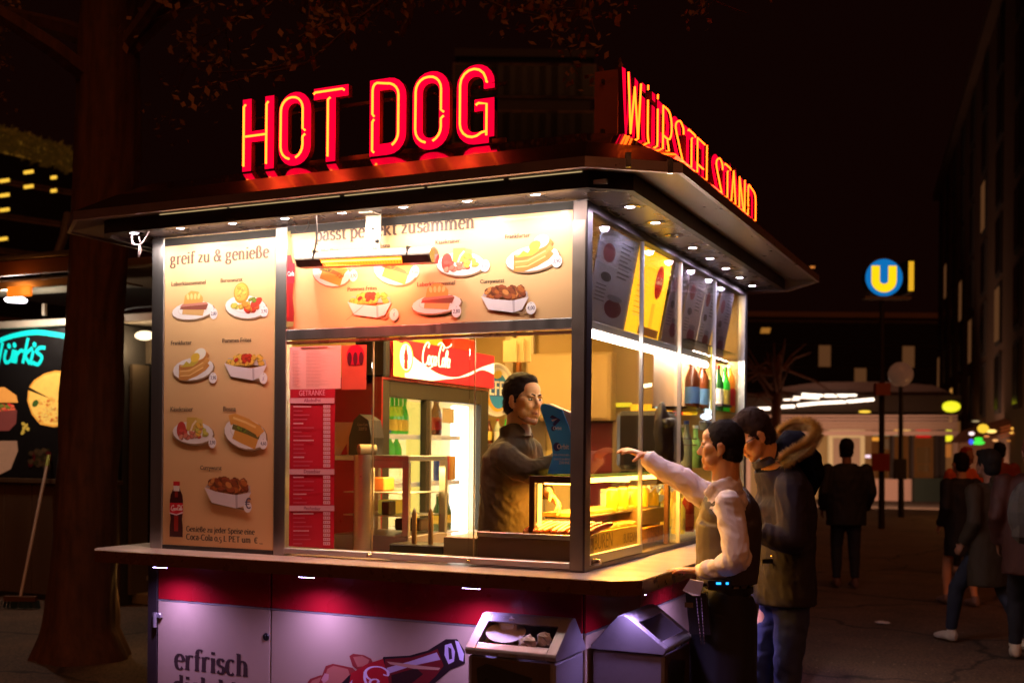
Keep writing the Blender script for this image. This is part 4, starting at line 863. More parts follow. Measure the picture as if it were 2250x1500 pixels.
bx = FX-.14
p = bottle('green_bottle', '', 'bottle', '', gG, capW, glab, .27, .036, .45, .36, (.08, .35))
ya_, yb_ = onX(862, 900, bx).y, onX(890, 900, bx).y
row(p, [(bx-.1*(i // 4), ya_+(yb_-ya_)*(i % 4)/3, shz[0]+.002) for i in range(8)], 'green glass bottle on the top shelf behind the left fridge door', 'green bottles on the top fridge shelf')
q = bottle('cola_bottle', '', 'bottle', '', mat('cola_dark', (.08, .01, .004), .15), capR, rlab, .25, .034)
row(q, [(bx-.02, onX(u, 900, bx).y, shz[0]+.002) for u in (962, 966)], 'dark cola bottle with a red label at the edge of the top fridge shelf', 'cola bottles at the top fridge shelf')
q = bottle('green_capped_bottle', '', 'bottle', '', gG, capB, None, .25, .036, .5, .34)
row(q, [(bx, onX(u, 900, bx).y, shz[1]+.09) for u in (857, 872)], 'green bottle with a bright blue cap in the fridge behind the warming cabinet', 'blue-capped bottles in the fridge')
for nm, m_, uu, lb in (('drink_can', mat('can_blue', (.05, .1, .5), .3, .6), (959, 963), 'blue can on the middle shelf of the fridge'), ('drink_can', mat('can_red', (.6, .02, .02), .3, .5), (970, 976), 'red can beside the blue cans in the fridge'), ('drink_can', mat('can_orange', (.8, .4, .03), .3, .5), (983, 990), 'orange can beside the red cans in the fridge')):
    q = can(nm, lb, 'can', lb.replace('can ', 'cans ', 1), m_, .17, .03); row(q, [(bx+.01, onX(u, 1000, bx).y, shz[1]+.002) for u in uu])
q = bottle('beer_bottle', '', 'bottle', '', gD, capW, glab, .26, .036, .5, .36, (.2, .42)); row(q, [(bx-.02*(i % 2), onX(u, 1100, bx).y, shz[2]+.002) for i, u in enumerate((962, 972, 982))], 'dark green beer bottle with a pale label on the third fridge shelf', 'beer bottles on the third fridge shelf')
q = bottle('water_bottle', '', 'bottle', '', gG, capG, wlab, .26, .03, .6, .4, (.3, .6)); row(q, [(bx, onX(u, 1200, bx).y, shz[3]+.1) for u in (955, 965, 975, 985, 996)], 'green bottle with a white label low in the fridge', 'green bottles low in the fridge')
MB().add([(FX-.043, onX(u, v, FX-.043).y, onX(u, v, FX-.043).z) for u, v in ((972, 896), (998, 898), (998, 930), (972, 928))], [(0, 1, 2, 3)]).build('door_sticker', mat('fridge_sticker', (.5, .38, .2), .5), fr)
for a, zt in enumerate((2.38, 2.36)):   # things stored on top
    pass
MB().box(-2.1, -1.8, 1.42, 1.9, 2.337, 2.52, .01).build('storage_box', mat('yellow_box', (.8, .5, .04), .5, emit=(1, .5, 0), es=.25), label='yellow box standing on top of the drinks fridge', cat='box')
t = MB().box(-2.0, -1.75, 1.95, 2.3, 2.337, 2.44, .01).build('snack_carton', mat('red_carton', (.6, .04, .02), .5), label='red and yellow snack carton on the fridge top beside the yellow box', cat='carton'); MB().box(-1.98, -1.77, 1.97, 2.28, 2.441, 2.56, .02).build('snack_bags', mat('snack_yellow', (.9, .55, .08), .4, emit=(1, .5, .05), es=.3, var=.5), t)
MB().ell((-1.75, 1.33, 2.4), (.06, .05, .06), n=12).build('glass_jar', mat('milky_glass', (.7, .6, .45), .2), label='round pale jar on the fridge top near the front', cat='jar', smooth=180)

# walls and things at the back
MB().box(-2.63, -2.5, .1, .9, 1.0, 2.8).build('red_wall_panel', redwall, K)
MB().box(-2.45, -1.28, .92, .925, .3, 2.06).build('red_wall_panel', redwall, K) if False else None
eb = thing('wall_cabinet', 'large pale metal cabinet fixed on the back wall behind the vendor', 'cabinet', (-1.3, 3.1, 1.87))
cab = mat('pale_cabinet', (.36, .25, .11), .45, .1, var=.05, scale=3)
MB().box(-1.65, -.95, 2.98, 3.24, 1.872, 2.39, .008).build('housing', cab, eb); MB().box(-1.63, -.97, 2.966, 2.978, 1.89, 2.375, .004).build('front_cover', mat('pale_cabinet_door', (.4, .28, .12), .4, var=.04), eb)
MB().cyl((-1.79, 3.15, 1.1), (-1.79, 3.15, 2.84), .022, n=12).build('copper_pipe', mat('copper', (.6, .25, .08), .3, .9), K, smooth=60)
for x in (-1.72, -1.9): MB().box(x-.035, x+.035, 3.2, 3.25, 1.0, 2.84).build('wall_rib', mat('wall_rib_metal', (.45, .36, .22), .4, .4), K)
MB().box(-.98, -.62, 3.1, 3.25, .15, 2.84, .004).build('wall_column', mat('steel_column', (.22, .16, .09), .4, .5, scale=4, stretch=(1, 1, .1)), K)
MB().box(-1.75, -1.35, 3.18, 3.25, .9, 1.86).build('white_wall_panel', mat('lit_wall_panel', (.7, .52, .2), .5), K)
MB().box(-1.33, -1.0, 3.15, 3.25, .9, 1.86).build('dark_wall_recess', redwall, K)
ef = thing('beer_sign', 'round white and blue beer sign reading EFES beside the fridge', 'sign', (-1.75, 2.75, 2.15))
nrm = Vector((.95, -.31, 0)).normalized(); sd_ = UP.cross(nrm); c = onY(1092, 856, 2.75)
MB().lathe(c-nrm*.03, [(0, 0), (.2, 0), (.205, .03), (.2, .035), (0, .035)], 30, axis=nrm).build('lightbox', mat('sign_white', (.75, .68, .5), .4, emit=(1, .85, .5), es=.25), ef)
P = Print(c+nrm*.006, sd_, UP, nrm)
P.oval(0, 0, .195, .195, (.66, .6, .5), n=30); P.oval(0, -.0, .18, .18, (.5, .47, .42), n=30); P.oval(.0, -.0, .15, .17, (.75, .7, .6), n=30)
P.poly([(.13*math.cos(R(a)), .16*math.sin(R(a))-.01) for a in range(150, 400, 15)]+[(.09*math.cos(R(a)), .1*math.sin(R(a))) for a in range(390, 140, -15)], (.7, .35, .03))
P.oval(.01, -.01, .105, .135, (.02, .22, .55), n=26); P.oval(.0, .115, .05, .03, (.75, .55, .08), .3); P.rect(-.09, -.052, .13, .052, (.02, .1, .3))
P.text('EFES', (-.088, -.042), (.125, -.042), (.85, .82, .7), 1.35, local=True); P.build('sign_print', ef)
MB().box(c.x-.3, c.x-.03, 2.9, 2.93, 2.1, 2.14).build('bracket', darkalu, ef)
for i in range(3):
    x = -1.62+.05*i; MB().box(x-.05, x+.06, 2.6+.02*i, 2.61+.02*i, 2.3, 2.46+.02*i, .002).build('paper_sheet', mat('note_paper', (.5, .38, .17), .6), label='pale sheet of paper clipped above the beer sign', cat='paper', group='papers clipped above the beer sign')
# colourful bottles on shelves between fridge and vendor
rk = thing('bottle_rack', 'narrow rack of bottles between the fridge and the vendor', 'rack', (-1.85, 2.95, .15))
for z in (1.15, 1.42, 1.69, 1.95): MB().box(-2.3, -1.55, 2.8, 3.1, z-.02, z, .002).build('shelf', steel, rk)
MB().box(-2.32, -2.3, 2.8, 3.1, .15, 2.0).box(-1.55, -1.53, 2.8, 3.1, .15, 2.0).build('frame', steel, rk)
kinds = [bottle('small_bottle', '', 'bottle', '', m_, c_2, l_, .19, .028) for m_, c_2, l_ in ((gO, capW, glab), (gG, capG, glab), (gC, capR, wlab), (gB, capO, glab))]
names = ['orange drink bottle with a yellow label on the rack beside the fridge', 'green bottle with a green cap on the rack beside the fridge', 'clear bottle with a red cap on the rack beside the fridge', 'brown bottle with an orange cap on the rack beside the fridge']
used = [0, 0, 0, 0]
rs = random.Random(5)
for z in (1.15, 1.42, 1.69):
    for i in range(7):
        k = rs.randrange(4); pos = (-2.05+.075*i, 2.84, z+.002)
        o = kinds[k] if not used[k] else dup(kinds[k], pos); o.location = pos; used[k] = 1; o['label'] = names[k]; o['group'] = names[k].replace(' bottle', ' bottles')

# posters inside the front window
P0 = onY(637, 858, .04); 
ps = thing('price_list', 'long dark red drinks price list taped inside the front window', 'poster', (-1.6, .05, 1.1))
P = Print((0, -.0002, 0), (1, 0, 0), (0, 0, 1), (0, -1, 0))
a0, b0 = P.px(634, 1199); a1, b1 = P.px(736, 853)
MB().add([(a0, -.0001+.002, b0), (a1, -.0001+.002, b0), (a1, -.0001+.002, b1), (a0, -.0001+.002, b1)], [(0, 1, 2, 3)]).build('sheet', paper('price_list_red', (.5, .003, .03), .08), ps)
wt = (.85, .55, .65)
P.text('GETRÄNKE', (657, 869), (714, 868), (.8, .3, .45), 1.25)
for v, s_ in ((874, 'Alkoholfrei'), (1030, 'Dosenbier'), (1110, 'Flaschenbier')):
    P.ppoly([(636, v+12), (735, v+12), (735, v), (636, v)], (.75, .38, .5)); P.text(s_, (668, v+9), (704, v+9), (.3, .03, .1), 1.2)
def rows(v0, v1, n):
    for i in range(n):
        v = v0+(v1-v0)*(i+.5)/n; wd = 18+rs.random()*28
        P.ppoly([(645, v+1.6), (645+wd, v+1.6), (645+wd, v-1.2), (645, v-1.2)], (.55, .08, .14) if i % 4 else (.75, .4, .5))
        P.ppoly([(711, v+3.4), (726, v+3.4), (726, v-3.4), (711, v-3.4)], wt)
        for k in range(3): P.ppoly([(713+k*4.4, v+2), (715.2+k*4.4, v+2), (715.2+k*4.4, v-2), (713+k*4.4, v-2)], (.55, .1, .25))
rows(888, 1027, 15); rows(1043, 1108, 7); rows(1123, 1198, 8); P.build('print', ps)
ps = thing('notice', 'pinkish sheet of small print taped at the top left of the window', 'poster', (-1.6, .05, 1.95))
a0, b0 = P.px(635, 857); a1, b1 = P.px(749, 758)
P = Print((0, .0, 0), (1, 0, 0), (0, 0, 1), (0, -1, 0))
MB().add([(a0, .0015, b0+.004), (a1, .0015, b0+.004), (a1, .0015, b1), (a0, .0015, b1)], [(0, 1, 2, 3)]).build('sheet', paper('notice_paper', (.85, .45, .5), .1), ps)
P.ppoly([(661, 766), (720, 764), (720, 761), (661, 763)], (.3, .05, .06))
for i in range(26):
    v = 771+i*3.1; P.ppoly([(643, v+.9), (643+rs.uniform(8, 22), v+.9), (655, v), (643, v)], (.5, .2, .22)); P.ppoly([(673, v+.9), (673+rs.uniform(30, 68), v+.9), (700, v), (673, v)], (.5, .2, .22))
P.build('print', ps)
ps = thing('notice', 'red wrinkled poster with a dark glasses picture beside the small-print sheet', 'poster', (-1.35, .06, 1.95))
P = Print((0, .0005, 0), (1, 0, 0), (0, 0, 1), (0, -1, 0)); a0, b0 = P.px(750, 856); a1, b1 = P.px(805, 757)
MB().box(a0, a1, .0015, .003, b0, b1).build('sheet', mat('poster_red_orange', (.6, .1, .06), .5, var=.25, scale=9, bump=.4), ps)
P.oval(*P.px(781, 780), .055, .055, (.45, .0, .03))
for k in (-1, 0, 1): P.oval(P.px(781, 786)[0]+k*.036, P.px(781, 786)[1]-.004, .014, .035, (.08, .005, .02))
P.build('print', ps)

# warming cabinet and what stands on it
wc = thing('warming_cabinet', 'steel and glass warming cabinet behind the front window beside the price list', 'warming cabinet', (-1.5, .6, 1.05))
a = onY(735, 1000, .42); b = onY(898, 995, .42)
X0, X1, Yc0, Yc1, Zt = a.x, b.x, .42, .88, 1.61
MB().box(X0, X1, Yc0, Yc1, Zt-.03, Zt, .004).build('top_plate', steel, wc)
cx = onY(800, 1100, .42).x
MB().cyl((cx, Yc0+.0, 1.03), (cx, Yc0+.0, Zt+.002), .058, n=24).build('round_column', mat('column_steel', (.75, .62, .5), .3, .7), wc, smooth=60)
MB().box(X0, X1, Yc0, Yc1, 1.02, 1.16, .005).build('base', mat('cabinet_base', (.3, .26, .27), .35, .6), wc)
MB().box(X1-.04, X1, Yc0, Yc0+.03, 1.16, Zt-.03, .003).box(X1-.04, X1, Yc1-.03, Yc1, 1.16, Zt-.03).box(X0, X0+.03, Yc1-.03, Yc1, 1.16, Zt-.03).box(cx+.06, X1-.04, Yc0, Yc0+.02, Zt-.07, Zt-.03).build('frame', steel, wc)
MB().box(cx+.06, X1-.04, Yc0+.004, Yc0+.008, 1.16, Zt-.07).build('glass_front', glassm, wc)
for z in (1.27, 1.40): MB().box(X0+.03, X1-.03, Yc0+.05, Yc1-.04, z-.006, z, .001).build('wire_shelf', steel, wc)
MB().box(cx+.03, X1-.08, .7, .86, 1.17, 1.24, .01).build('bread_tray', mat('dark_tray', (.08, .05, .03), .5), label='dark tray low inside the warming cabinet', cat='tray')
for i, (u, v, cc, lb) in enumerate(((825, 1075, (.8, .2, .03), 'orange box on the shelf of the warming cabinet'), (850, 1100, (.85, .6, .06), 'yellow box on the shelf of the warming cabinet'))):
    p = onY(u, v, .62); MB().box(p.x-.05, p.x+.07, .6, .72, 1.402 if i == 0 else 1.272, 1.48 if i == 0 else 1.35, .006).build('food_box', mat('food_box_%d' % i, cc, .5, emit=cc, es=.25), label=lb, cat='box')
kp = onY(850, 1140, .5); MB().box(kp.x-.02, kp.x+.03, .47, .55, 1.272, 1.35, .005).build('dark_jar', mat('dark_jar_m', (.05, .025, .015), .3), label='small dark jar in front of the yellow box', cat='jar')
light('AREA', (cx+.16, .65, 1.55), 8, (1, .6, .16), .25, (cx+.16, .65, 1.1), name='cabinet_light')
nb = thing('napkin_dispenser', 'curved black napkin dispenser with faint writing on the warming cabinet', 'dispenser', (-1.6, .6, 1.61))
p = onY(793, 990, .55)
nbm = MB(); out = [(-.0, 0), (.14, 0), (.15, .1), (.13, .2), (.07, .235), (.03, .2), (-.0, .1)]
nbm.prism([(p.x-.05+x, .5, Zt+z) for x, z in out], (0, .14, 0)); nbm.build('shell', blackm, nb)
MB().prism([(p.x-.065+x, .505, Zt+z) for x, z in [(0, 0), (.02, 0), (.022, .1), (.05, .2), (.02, .16), (-.005, .08)]], (0, .13, 0)).build('napkin_stack', mat('napkin_tan', (.6, .42, .25), .7), nb)
P = Print((0, .499, 0), (1, 0, 0), (0, 0, 1), (0, -1, 0)); P.text('Coca-Cola', (785, 935), (808, 941), (.25, .22, .2), 1.3); P.text('zero', (788, 945), (806, 951), (.2, .18, .16), 1.3); P.build('print', nb)
p = onY(735, 985, .5); MB().prism([(p.x-.12, .5, Zt), (p.x+.04, .5, Zt), (p.x+.12, .56, Zt+.19), (p.x-.12, .56, Zt+.19)], (0, .004, .0)).build('menu_card', mat('pale_card', (.6, .42, .25), .6), label='plain pale card leaning at the left of the napkin dispenser', cat='card')
p = onY(793, 981, .44); MB().lathe((p.x, .42, Zt+.032), [(.03, -.0), (.03, .1), (.018, .1), (.018, 0), (.03, 0)], 18, axis=(.55, .8, 0)).build('paper_roll', mat('paper_roll_m', (.75, .6, .35), .7), label='roll of receipt paper on top of the warming cabinet', cat='paper roll', smooth=40)
# hot dog spikes
sk = thing('bun_spikes', 'black bun toaster box with two pointed steel spikes', 'bun toaster', (-1.05, .2, 1.1))
a, b = onY(858, 1205, .12), onY(978, 1205, .12)
MB().box(a.x, b.x, .1, .3, 1.085, onY(900, 1195, .12).z, .006).build('box', mat('toaster_black', (.04, .03, .02), .3, .4), sk)
for u in (910, 946):
    x = onY(u, 1200, .18).x; zt = onY(u, 1115, .18).z; zb = onY(u, 1200, .18).z
    MB().lathe((x, .18, zb-.03), [(.014, 0), (.014, zt-zb-.0), (.009, zt-zb+.015), (0, zt-zb+.032)], 12).build('spike', mat('spike_steel', (.5, .36, .2), .3, .8), sk, smooth=50)

# griddle with sausages in front of the vendor
gd = thing('griddle', 'steel griddle counter with a shallow pan in front of the vendor', 'griddle', (-.5, .2, 1.1))
gx0, gx1 = onY(1052, 1200, .1).x, -.085
GZ = 1.23
MB().box(gx0, gx1, .08, .36, 1.085, GZ-.02, .005).build('body', mat('griddle_body', (.2, .12, .08), .4, .6), gd)
MB().box(gx0, gx1, .075, .095, GZ-.02, GZ+.005, .003).box(gx0, gx1, .35, .365, GZ-.02, GZ+.005).box(gx0, gx0+.015, .095, .35, GZ-.02, GZ+.005).build('rim', steel, gd)
MB().box(gx0+.01, gx1, .09, .355, GZ-.025, GZ-.012).build('pan', mat('hot_pan', (.55, .38, .16), .3, .6), gd)
MB().box(gx0-.2, gx0-.005, .09, .4, 1.085, 1.2, .005).build('side_box', mat('side_box_metal', (.3, .24, .14), .4, .5), gd)
def sausage(name, label, group, L, r, col):
    q = MB(); pts = [(-L/2+L*i/6, .012*math.sin(math.pi*i/6), 0) for i in range(7)]; q.tube(pts, [r*.55, r*.95, r, r, r, r*.95, r*.55], 10)
    return q.build(name, col, label=label, cat='sausage', group=group, smooth=180)
saus = mat('grilled_sausage', (.42, .09, .025), .22, var=.35, scale=30, coat=.5, bump=.1)
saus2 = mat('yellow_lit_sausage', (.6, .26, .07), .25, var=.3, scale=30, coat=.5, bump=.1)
s0 = sausage('sausage', 'red-brown grilled sausage in the pan of the griddle', 'sausages in the griddle pan', .2, .0165, saus)
us = [i for i in range(11)]
for i in us:
    x = gx0+.27+i*.034; o = s0 if i == 0 else s0.copy()
    if i: COL.objects.link(o)
    o.location = (x, .2+.01*math.sin(i*2), GZ+.03); o.rotation_euler = (0, -R(13), R(78+8*math.sin(i*1.7)))
# hot display case along the side window
dc = thing('hot_display', 'brown framed hot display case with glass shelf behind the corner post', 'display case', (-.25, .8, 1.1))
brf = mat('display_brown_frame', (.07, .025, .015), .35, .3)
DX0, DX1, DY0, DY1, DZ = onY(1162, 1100, .13).x, -.07, .13, 1.62, 1.52
for x, y in ((DX0, DY0), (DX1-.03, DY0), (DX0, DY1-.03), (DX1-.03, DY1-.03)): MB().box(x, x+.03, y, y+.03, 1.085, DZ-.03, .003).build('post', brf, dc)
MB().box(DX0, DX1, DY0, DY0+.03, DZ-.035, DZ, .003).box(DX0, DX0+.03, DY0+.03, DY1, DZ-.035, DZ, .003).build('top_rail', brf, dc)
MB().box(DX0+.01, DX1, DY0+.01, DY1, DZ+.001, DZ+.008).build('glass_shelf', glass_mat('shelf_glass', (.75, .95, .6), 1.), dc)
MB().box(DX1-.004, DX1+.001, DY0, DY1, DZ-.004, DZ+.009).build('shelf_edge', glow('shelf_edge_green', (.5, .6, .05), .55), dc)
MB().box(DX0+.034, DX0+.05, DY0+.034, DY0+.05, 1.23, DZ-.04).build('warm_glow', glow('heat_lamp_yellow', (1, .62, .08), 4), dc)
MB().box(DX1-.05, DX1-.03, DY0+.06, DY1-.06, DZ-.036, DZ-.012).box(DX0+.04, DX1-.03, DY0+.1, DY0+.14, DZ-.045, DZ-.037).box(DX0+.04, DX1-.03, .9, .95, DZ-.045, DZ-.037).build('warm_glow', glow('heat_lamp_yellow2', (1, .42, .05), 26), dc)
light('AREA', (-.2, .85, DZ-.05), 60, (1, .43, .04), .2, (-.2, .85, 1.0), sizey=1.4, name='display_light', along=(0, 1, 0))
# tray with sausages and cartons with print, seen through the side window
cart = mat('yellow_card', (.8, .55, .12), .55, var=.08); cart2 = mat('orange_card', (.55, .25, .05), .55, var=.08)
tr = thing('sausage_tray', 'long tray of shiny sausages along the side window', 'tray', (-.2, .6, 1.1))
ty0, ty1 = .17, onX(1407, 1180, -.15).y
CX = -.15
z_top = onX(1407, 1152, -.15).z
MB().box(CX-.007, CX, ty0, ty1, 1.1, z_top, .001).box(-.38, CX-.007, ty0, ty1, z_top-.03, z_top-.018).build('carton_front', cart, tr)
P = Print((CX+.0005, 0, 0), (0, 1, 0), (0, 0, 1), (1, 0, 0)); P.text('BUREN', (1306, 1208), (1345, 1199), (.22, .16, .04), 1.3); P.text('WURST', (1318, 1224), (1340, 1218), (.26, .18, .05), 1.2); P.text('BURENW.', (1370, 1193), (1402, 1184), (.22, .16, .04), 1.3); P.build('print', tr)
c2 = thing('carton', 'orange-brown carton with dark print at the end of the sausage tray', 'carton', (-.1, 1.1, 1.1))
y2a, y2b = onX(1412, 1190, CX).y, onX(1458, 1190, CX).y
MB().box(-.34, CX, y2a, y2b, 1.1, onX(1430, 1157, CX).z, .003).build('box', cart2, c2)
P = Print((CX+.0006, 0, 0), (0, 1, 0), (0, 0, 1), (1, 0, 0)); P.text('WIENER', (1420, 1183), (1449, 1174), (.25, .09, .02), 1.4); P.text('WURST', (1423, 1196), (1444, 1190), (.25, .09, .02), 1.3); P.build('print', c2)
MB().box(-.42, -.24, .45, onX(1410, 1130, -.24).y, 1.32, onX(1400, 1117, -.24).z, .003).build('carton', mat('card_box_gold', (.6, .36, .1), .5), label='low golden carton standing behind the sausage tray', cat='carton')
MB().box(-.4, -.18, onX(1412, 1130, -.18).y, onX(1460, 1130, -.18).y, onX(1430, 1150, -.18).z, onX(1425, 1118, -.18).z, .003).build('carton', mat('card_box_dark', (.2, .13, .06), .5), label='dark brown carton on top of the orange-brown one', cat='carton')
s1 = sausage('sausage', 'glossy yellow-lit sausage lying across the long side tray', 'sausages in the side tray', .2, .0125, saus2)
k = 0
for i in range(20):
    y = ty0+.03+i*(ty1-ty0-.05)/19
    o = s1 if k == 0 else s1.copy()
    if k: COL.objects.link(o)
    k += 1; o.location = (-.265, y, z_top+.004+.008*(i % 2)); o.rotation_euler = (0, 0, R(6*math.sin(i*2.2)))
# sauce bottles and glasses beyond
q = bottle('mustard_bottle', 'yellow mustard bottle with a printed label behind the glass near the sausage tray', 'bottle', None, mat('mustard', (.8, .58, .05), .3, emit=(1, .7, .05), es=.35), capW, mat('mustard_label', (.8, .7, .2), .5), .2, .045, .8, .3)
q.location = (-.12, onX(1490, 1150, -.12).y, 1.12)
q = bottle('ketchup_bottle', 'red ketchup bottle beside the mustard bottle', 'bottle', None, mat('ketchup', (.5, .03, .01), .25), capW, mat('ketchup_label', (.7, .12, .03), .5), .24, .04, .8, .3); q.location = (-.12, onX(1512, 1150, -.12).y, 1.12)
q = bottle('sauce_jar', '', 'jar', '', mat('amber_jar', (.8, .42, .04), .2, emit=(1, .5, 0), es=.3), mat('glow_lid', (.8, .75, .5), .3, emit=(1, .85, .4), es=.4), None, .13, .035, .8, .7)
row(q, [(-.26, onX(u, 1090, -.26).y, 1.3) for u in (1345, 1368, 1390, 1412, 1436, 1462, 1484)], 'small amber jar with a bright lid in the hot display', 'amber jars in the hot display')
for u, v in ((1365, 1085), (1450, 1090)):
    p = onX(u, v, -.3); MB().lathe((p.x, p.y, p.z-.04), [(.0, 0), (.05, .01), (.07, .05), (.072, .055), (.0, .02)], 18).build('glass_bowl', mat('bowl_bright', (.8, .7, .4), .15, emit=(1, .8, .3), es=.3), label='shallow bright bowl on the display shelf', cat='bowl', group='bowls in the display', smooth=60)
# gum display card on top of the case
gm = thing('gum_display', 'blue chewing gum display stand with curved sides above the hot display', 'display stand', (-.2, .16, 1.53))
ol = [(1203, 1041), (1215, 1000), (1212, 975), (1200, 935), (1187, 897), (1189, 889), (1196, 886), (1234, 900), (1248, 935), (1262, 985), (1266, 1041)]
pts = [onY(u, v, .165) for u, v in ol]
gbl = paper('gum_blue', (.06, .28, .6), .35)
MB().prism(pts, (0, .012, 0)).build('front_card', gbl, gm)
MB().prism([onY(u, v, .19) for u, v in ((1200, 888), (1206, 886), (1275, 915), (1280, 1000), (1250, 1000), (1236, 900))], (0, .05, 0)).build('back_box', mat('gum_pink', (.62, .38, .35), .5), gm)
P = Print((0, .164, 0), (1, 0, 0), (0, 0, 1), (0, -1, 0)); nv_, cr_ = (.03, .02, .12), (.7, .55, .5)
P.ppoly([(1208, 917), (1213, 911), (1232, 922), (1219, 936), (1214, 932), (1221, 922)], nv_); P.ppoly([(1211, 922), (1226, 919), (1214, 926)], cr_); P.oval(*P.px(1216, 941), .012, .013, nv_); P.text('Orbit', (1215, 944), (1234, 947), cr_, 1.2)
P.oval(*P.px(1224, 981), .02, .022, nv_); P.text('Orbit', (1224, 986), (1250, 989), cr_, 1.3)
for v, t_, u0 in ((1001, 'FÜR ZWISCHEN-', 1217), (1010, 'DURCH SAUBERE', 1217), (1019, 'ZÄHNE', 1228)): P.text(t_, (u0, v), (1252, v+2), (.55, .42, .45), 1.2)
P.build('print', gm)
wt2 = thing('worktop', 'steel worktop added inside the side window to reflect the yellow light', 'worktop', (-.45, 1.5, 1.0)); MB().box(-.66, -.31, .5, 2.7, 1.06, 1.1, .004).build('top', steel, wt2); MB().box(-.64, -.33, .52, 2.68, .2, 1.06).build('cupboard', mat('worktop_front', (.5, .38, .2), .4, .4), wt2)  # steel surface added to throw the yellow light back
MB().box(-.31, -.05, y2b+.02, 2.7, 1.08, 1.1, .003).build('tray_shelf', steel, wt2)
roll = MB(); roll.ell((0, 0, 0), (.05, .035, .028), n=14); r0_ = roll.build('bread_roll', mat('bread_crust', (.7, .38, .1), .55, var=.3, bump=.1), label='golden bread roll in the heap behind the sausage tray', cat='bread roll', group='bread rolls behind the sausage tray', smooth=180)
for i in range(14):
    o = r0_ if i == 0 else r0_.copy()
    if i: COL.objects.link(o)
    o.location = (-.42+.07*(i % 3), .62+.085*(i//3), 1.13+.03*((i*5) % 3)); o.rotation_euler = (0, 0, i*1.3)
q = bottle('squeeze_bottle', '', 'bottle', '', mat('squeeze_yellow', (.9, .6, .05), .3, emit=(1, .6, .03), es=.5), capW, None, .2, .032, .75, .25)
row(q, [(-.28, onX(u, 1110, -.28).y, 1.14) for u in (1462, 1476, 1492, 1506)], 'bright yellow squeeze bottle beyond the cartons', 'yellow squeeze bottles beyond the cartons')
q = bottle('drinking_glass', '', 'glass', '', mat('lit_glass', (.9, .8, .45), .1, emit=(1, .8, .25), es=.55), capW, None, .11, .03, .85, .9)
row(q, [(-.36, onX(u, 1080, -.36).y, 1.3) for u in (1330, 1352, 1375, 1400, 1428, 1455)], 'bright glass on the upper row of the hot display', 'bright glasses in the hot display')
MB().box(-.42, -.24, .5, 1.6, 1.285, 1.297, .002).build('inner_shelf', steel, dc)
for i in range(4):
    p = onX(1425+16*i, 1068, -.2); MB().tube([p, p+Vector((0, .05, -.03)), p+Vector((-.02, .1, -.035)), p+Vector((0, .15, 0))], .006, 6).build('ladle', mat('bright_plastic', (.85, .8, .6), .3, emit=(1, .8, .4), es=.4), label='white curved utensil hanging under the glass shelf', cat='utensil', group='utensils under the glass shelf', smooth=180)
# rear shelf with bottles, black machine, small lamp
light('AREA', (-.14, 2.75, 2.32), 70, (1, .8, .55), .06, (-.14, 2.75, 1.9), sizey=.9, name='shelf_fill', along=(0, 1, 0)); rsf = thing('glass_wall_shelf', 'glass shelf unit with spirit bottles in the rear half of the side window', 'shelf', (-.2, 2.6, 1.9))  # area light added to brighten the spirit bottles
yy0, yy1 = onX(1505, 900, -.08).y, DY-.1
zs = onX(1540, 897, -.08).z
MB().box(-.3, -.05, yy0, yy1, zs-.012, zs).box(-.3, -.05, yy0, yy1, zs+.42, zs+.43).build('shelf_board', glass_mat('shelf_glass2', (.8, .9, .75), 1.), rsf)
MB().box(-.3, -.29, yy0, yy1, zs, zs+.43).build('back_panel', mat('dark_back', (.3, .16, .08), .4), rsf)
MB().box(-.055, -.045, onX(1563, 850, -.05).y-.012, onX(1563, 850, -.05).y+.012, zs, zs+.42).build('corner_profile', glow('lit_yellow_profile', (1, .75, .05), 1.3), rsf)
q = bottle('spirit_bottle', '', 'bottle', '', gB, capO, blab, .31, .05, .62, .42, (.1, .45)); row(q, [(-.13, onX(u, 870, -.13).y, zs+.002) for u in (1521, 1543)], 'brown bottle with an orange cap and a blue and white label on the glass shelf', 'brown spirit bottles on the glass shelf')
q = bottle('spirit_bottle', 'dark green bottle with a red cap right of the lit yellow profile', 'bottle', None, gD, capR, wlab, .33, .045, .6, .4); q.location = (-.13, onX(1576, 870, -.13).y, zs)
q = bottle('spirit_bottle', 'bright green bottle between the dark green and orange ones', 'bottle', None, gG, capG, glab, .33, .045, .6, .4); q.location = (-.13, onX(1591, 870, -.13).y, zs)
q = bottle('juice_bottle', '', 'bottle', '', gO, mat('cap_glow', (.8, .6, .3), .3, emit=(1, .6, .2), es=.4), rlab, .36, .05, .65, .4); row(q, [(-.12, onX(u, 870, -.12).y, zs) for u in (1603, 1616)], 'tall orange-red bottle at the far end of the glass shelf', 'orange bottles at the end of the glass shelf')
cm = thing('coffee_machine', 'black machine with chrome grille and a dark apron hanging over it', 'coffee machine', (-.25, 1.4, 1.5))
c = onX(1440, 960, -.2)
m_ = MB().box(-.42, -.1, c.y-.12, c.y+.16, DZ+.01, onX(1440, 903, -.2).z, .03); m_.build('housing', blackm, cm)
for i in range(4): MB().box(-.099, -.09, c.y-.05, c.y+.14, 1.78-.03*i+.1, 1.792-.03*i+.1, .002).build('chrome_slat', chrome, cm)
q = MB().ell((-.12, c.y-.12, 1.76), (.05, .08, .19), n=16)
for v in q.v: v += Vector((.02, .02, .01))*noise.noise(v*20)
q.build('apron', mat('black_cloth', (.015, .012, .016), .4, bump=.3), cm, smooth=180)
MB().tube([onX(*a, -.08) for a in sp([(1462, 930), (1478, 928), (1486, 945), (1492, 985), (1490, 1010)])], .03, 10).build('hose', mat('black_rubber', (.02, .018, .02), .4), cm, smooth=180)
MB().cyl((-.35, 2.3, 1.5), (-.35, 2.3, 1.62), .004, n=6)
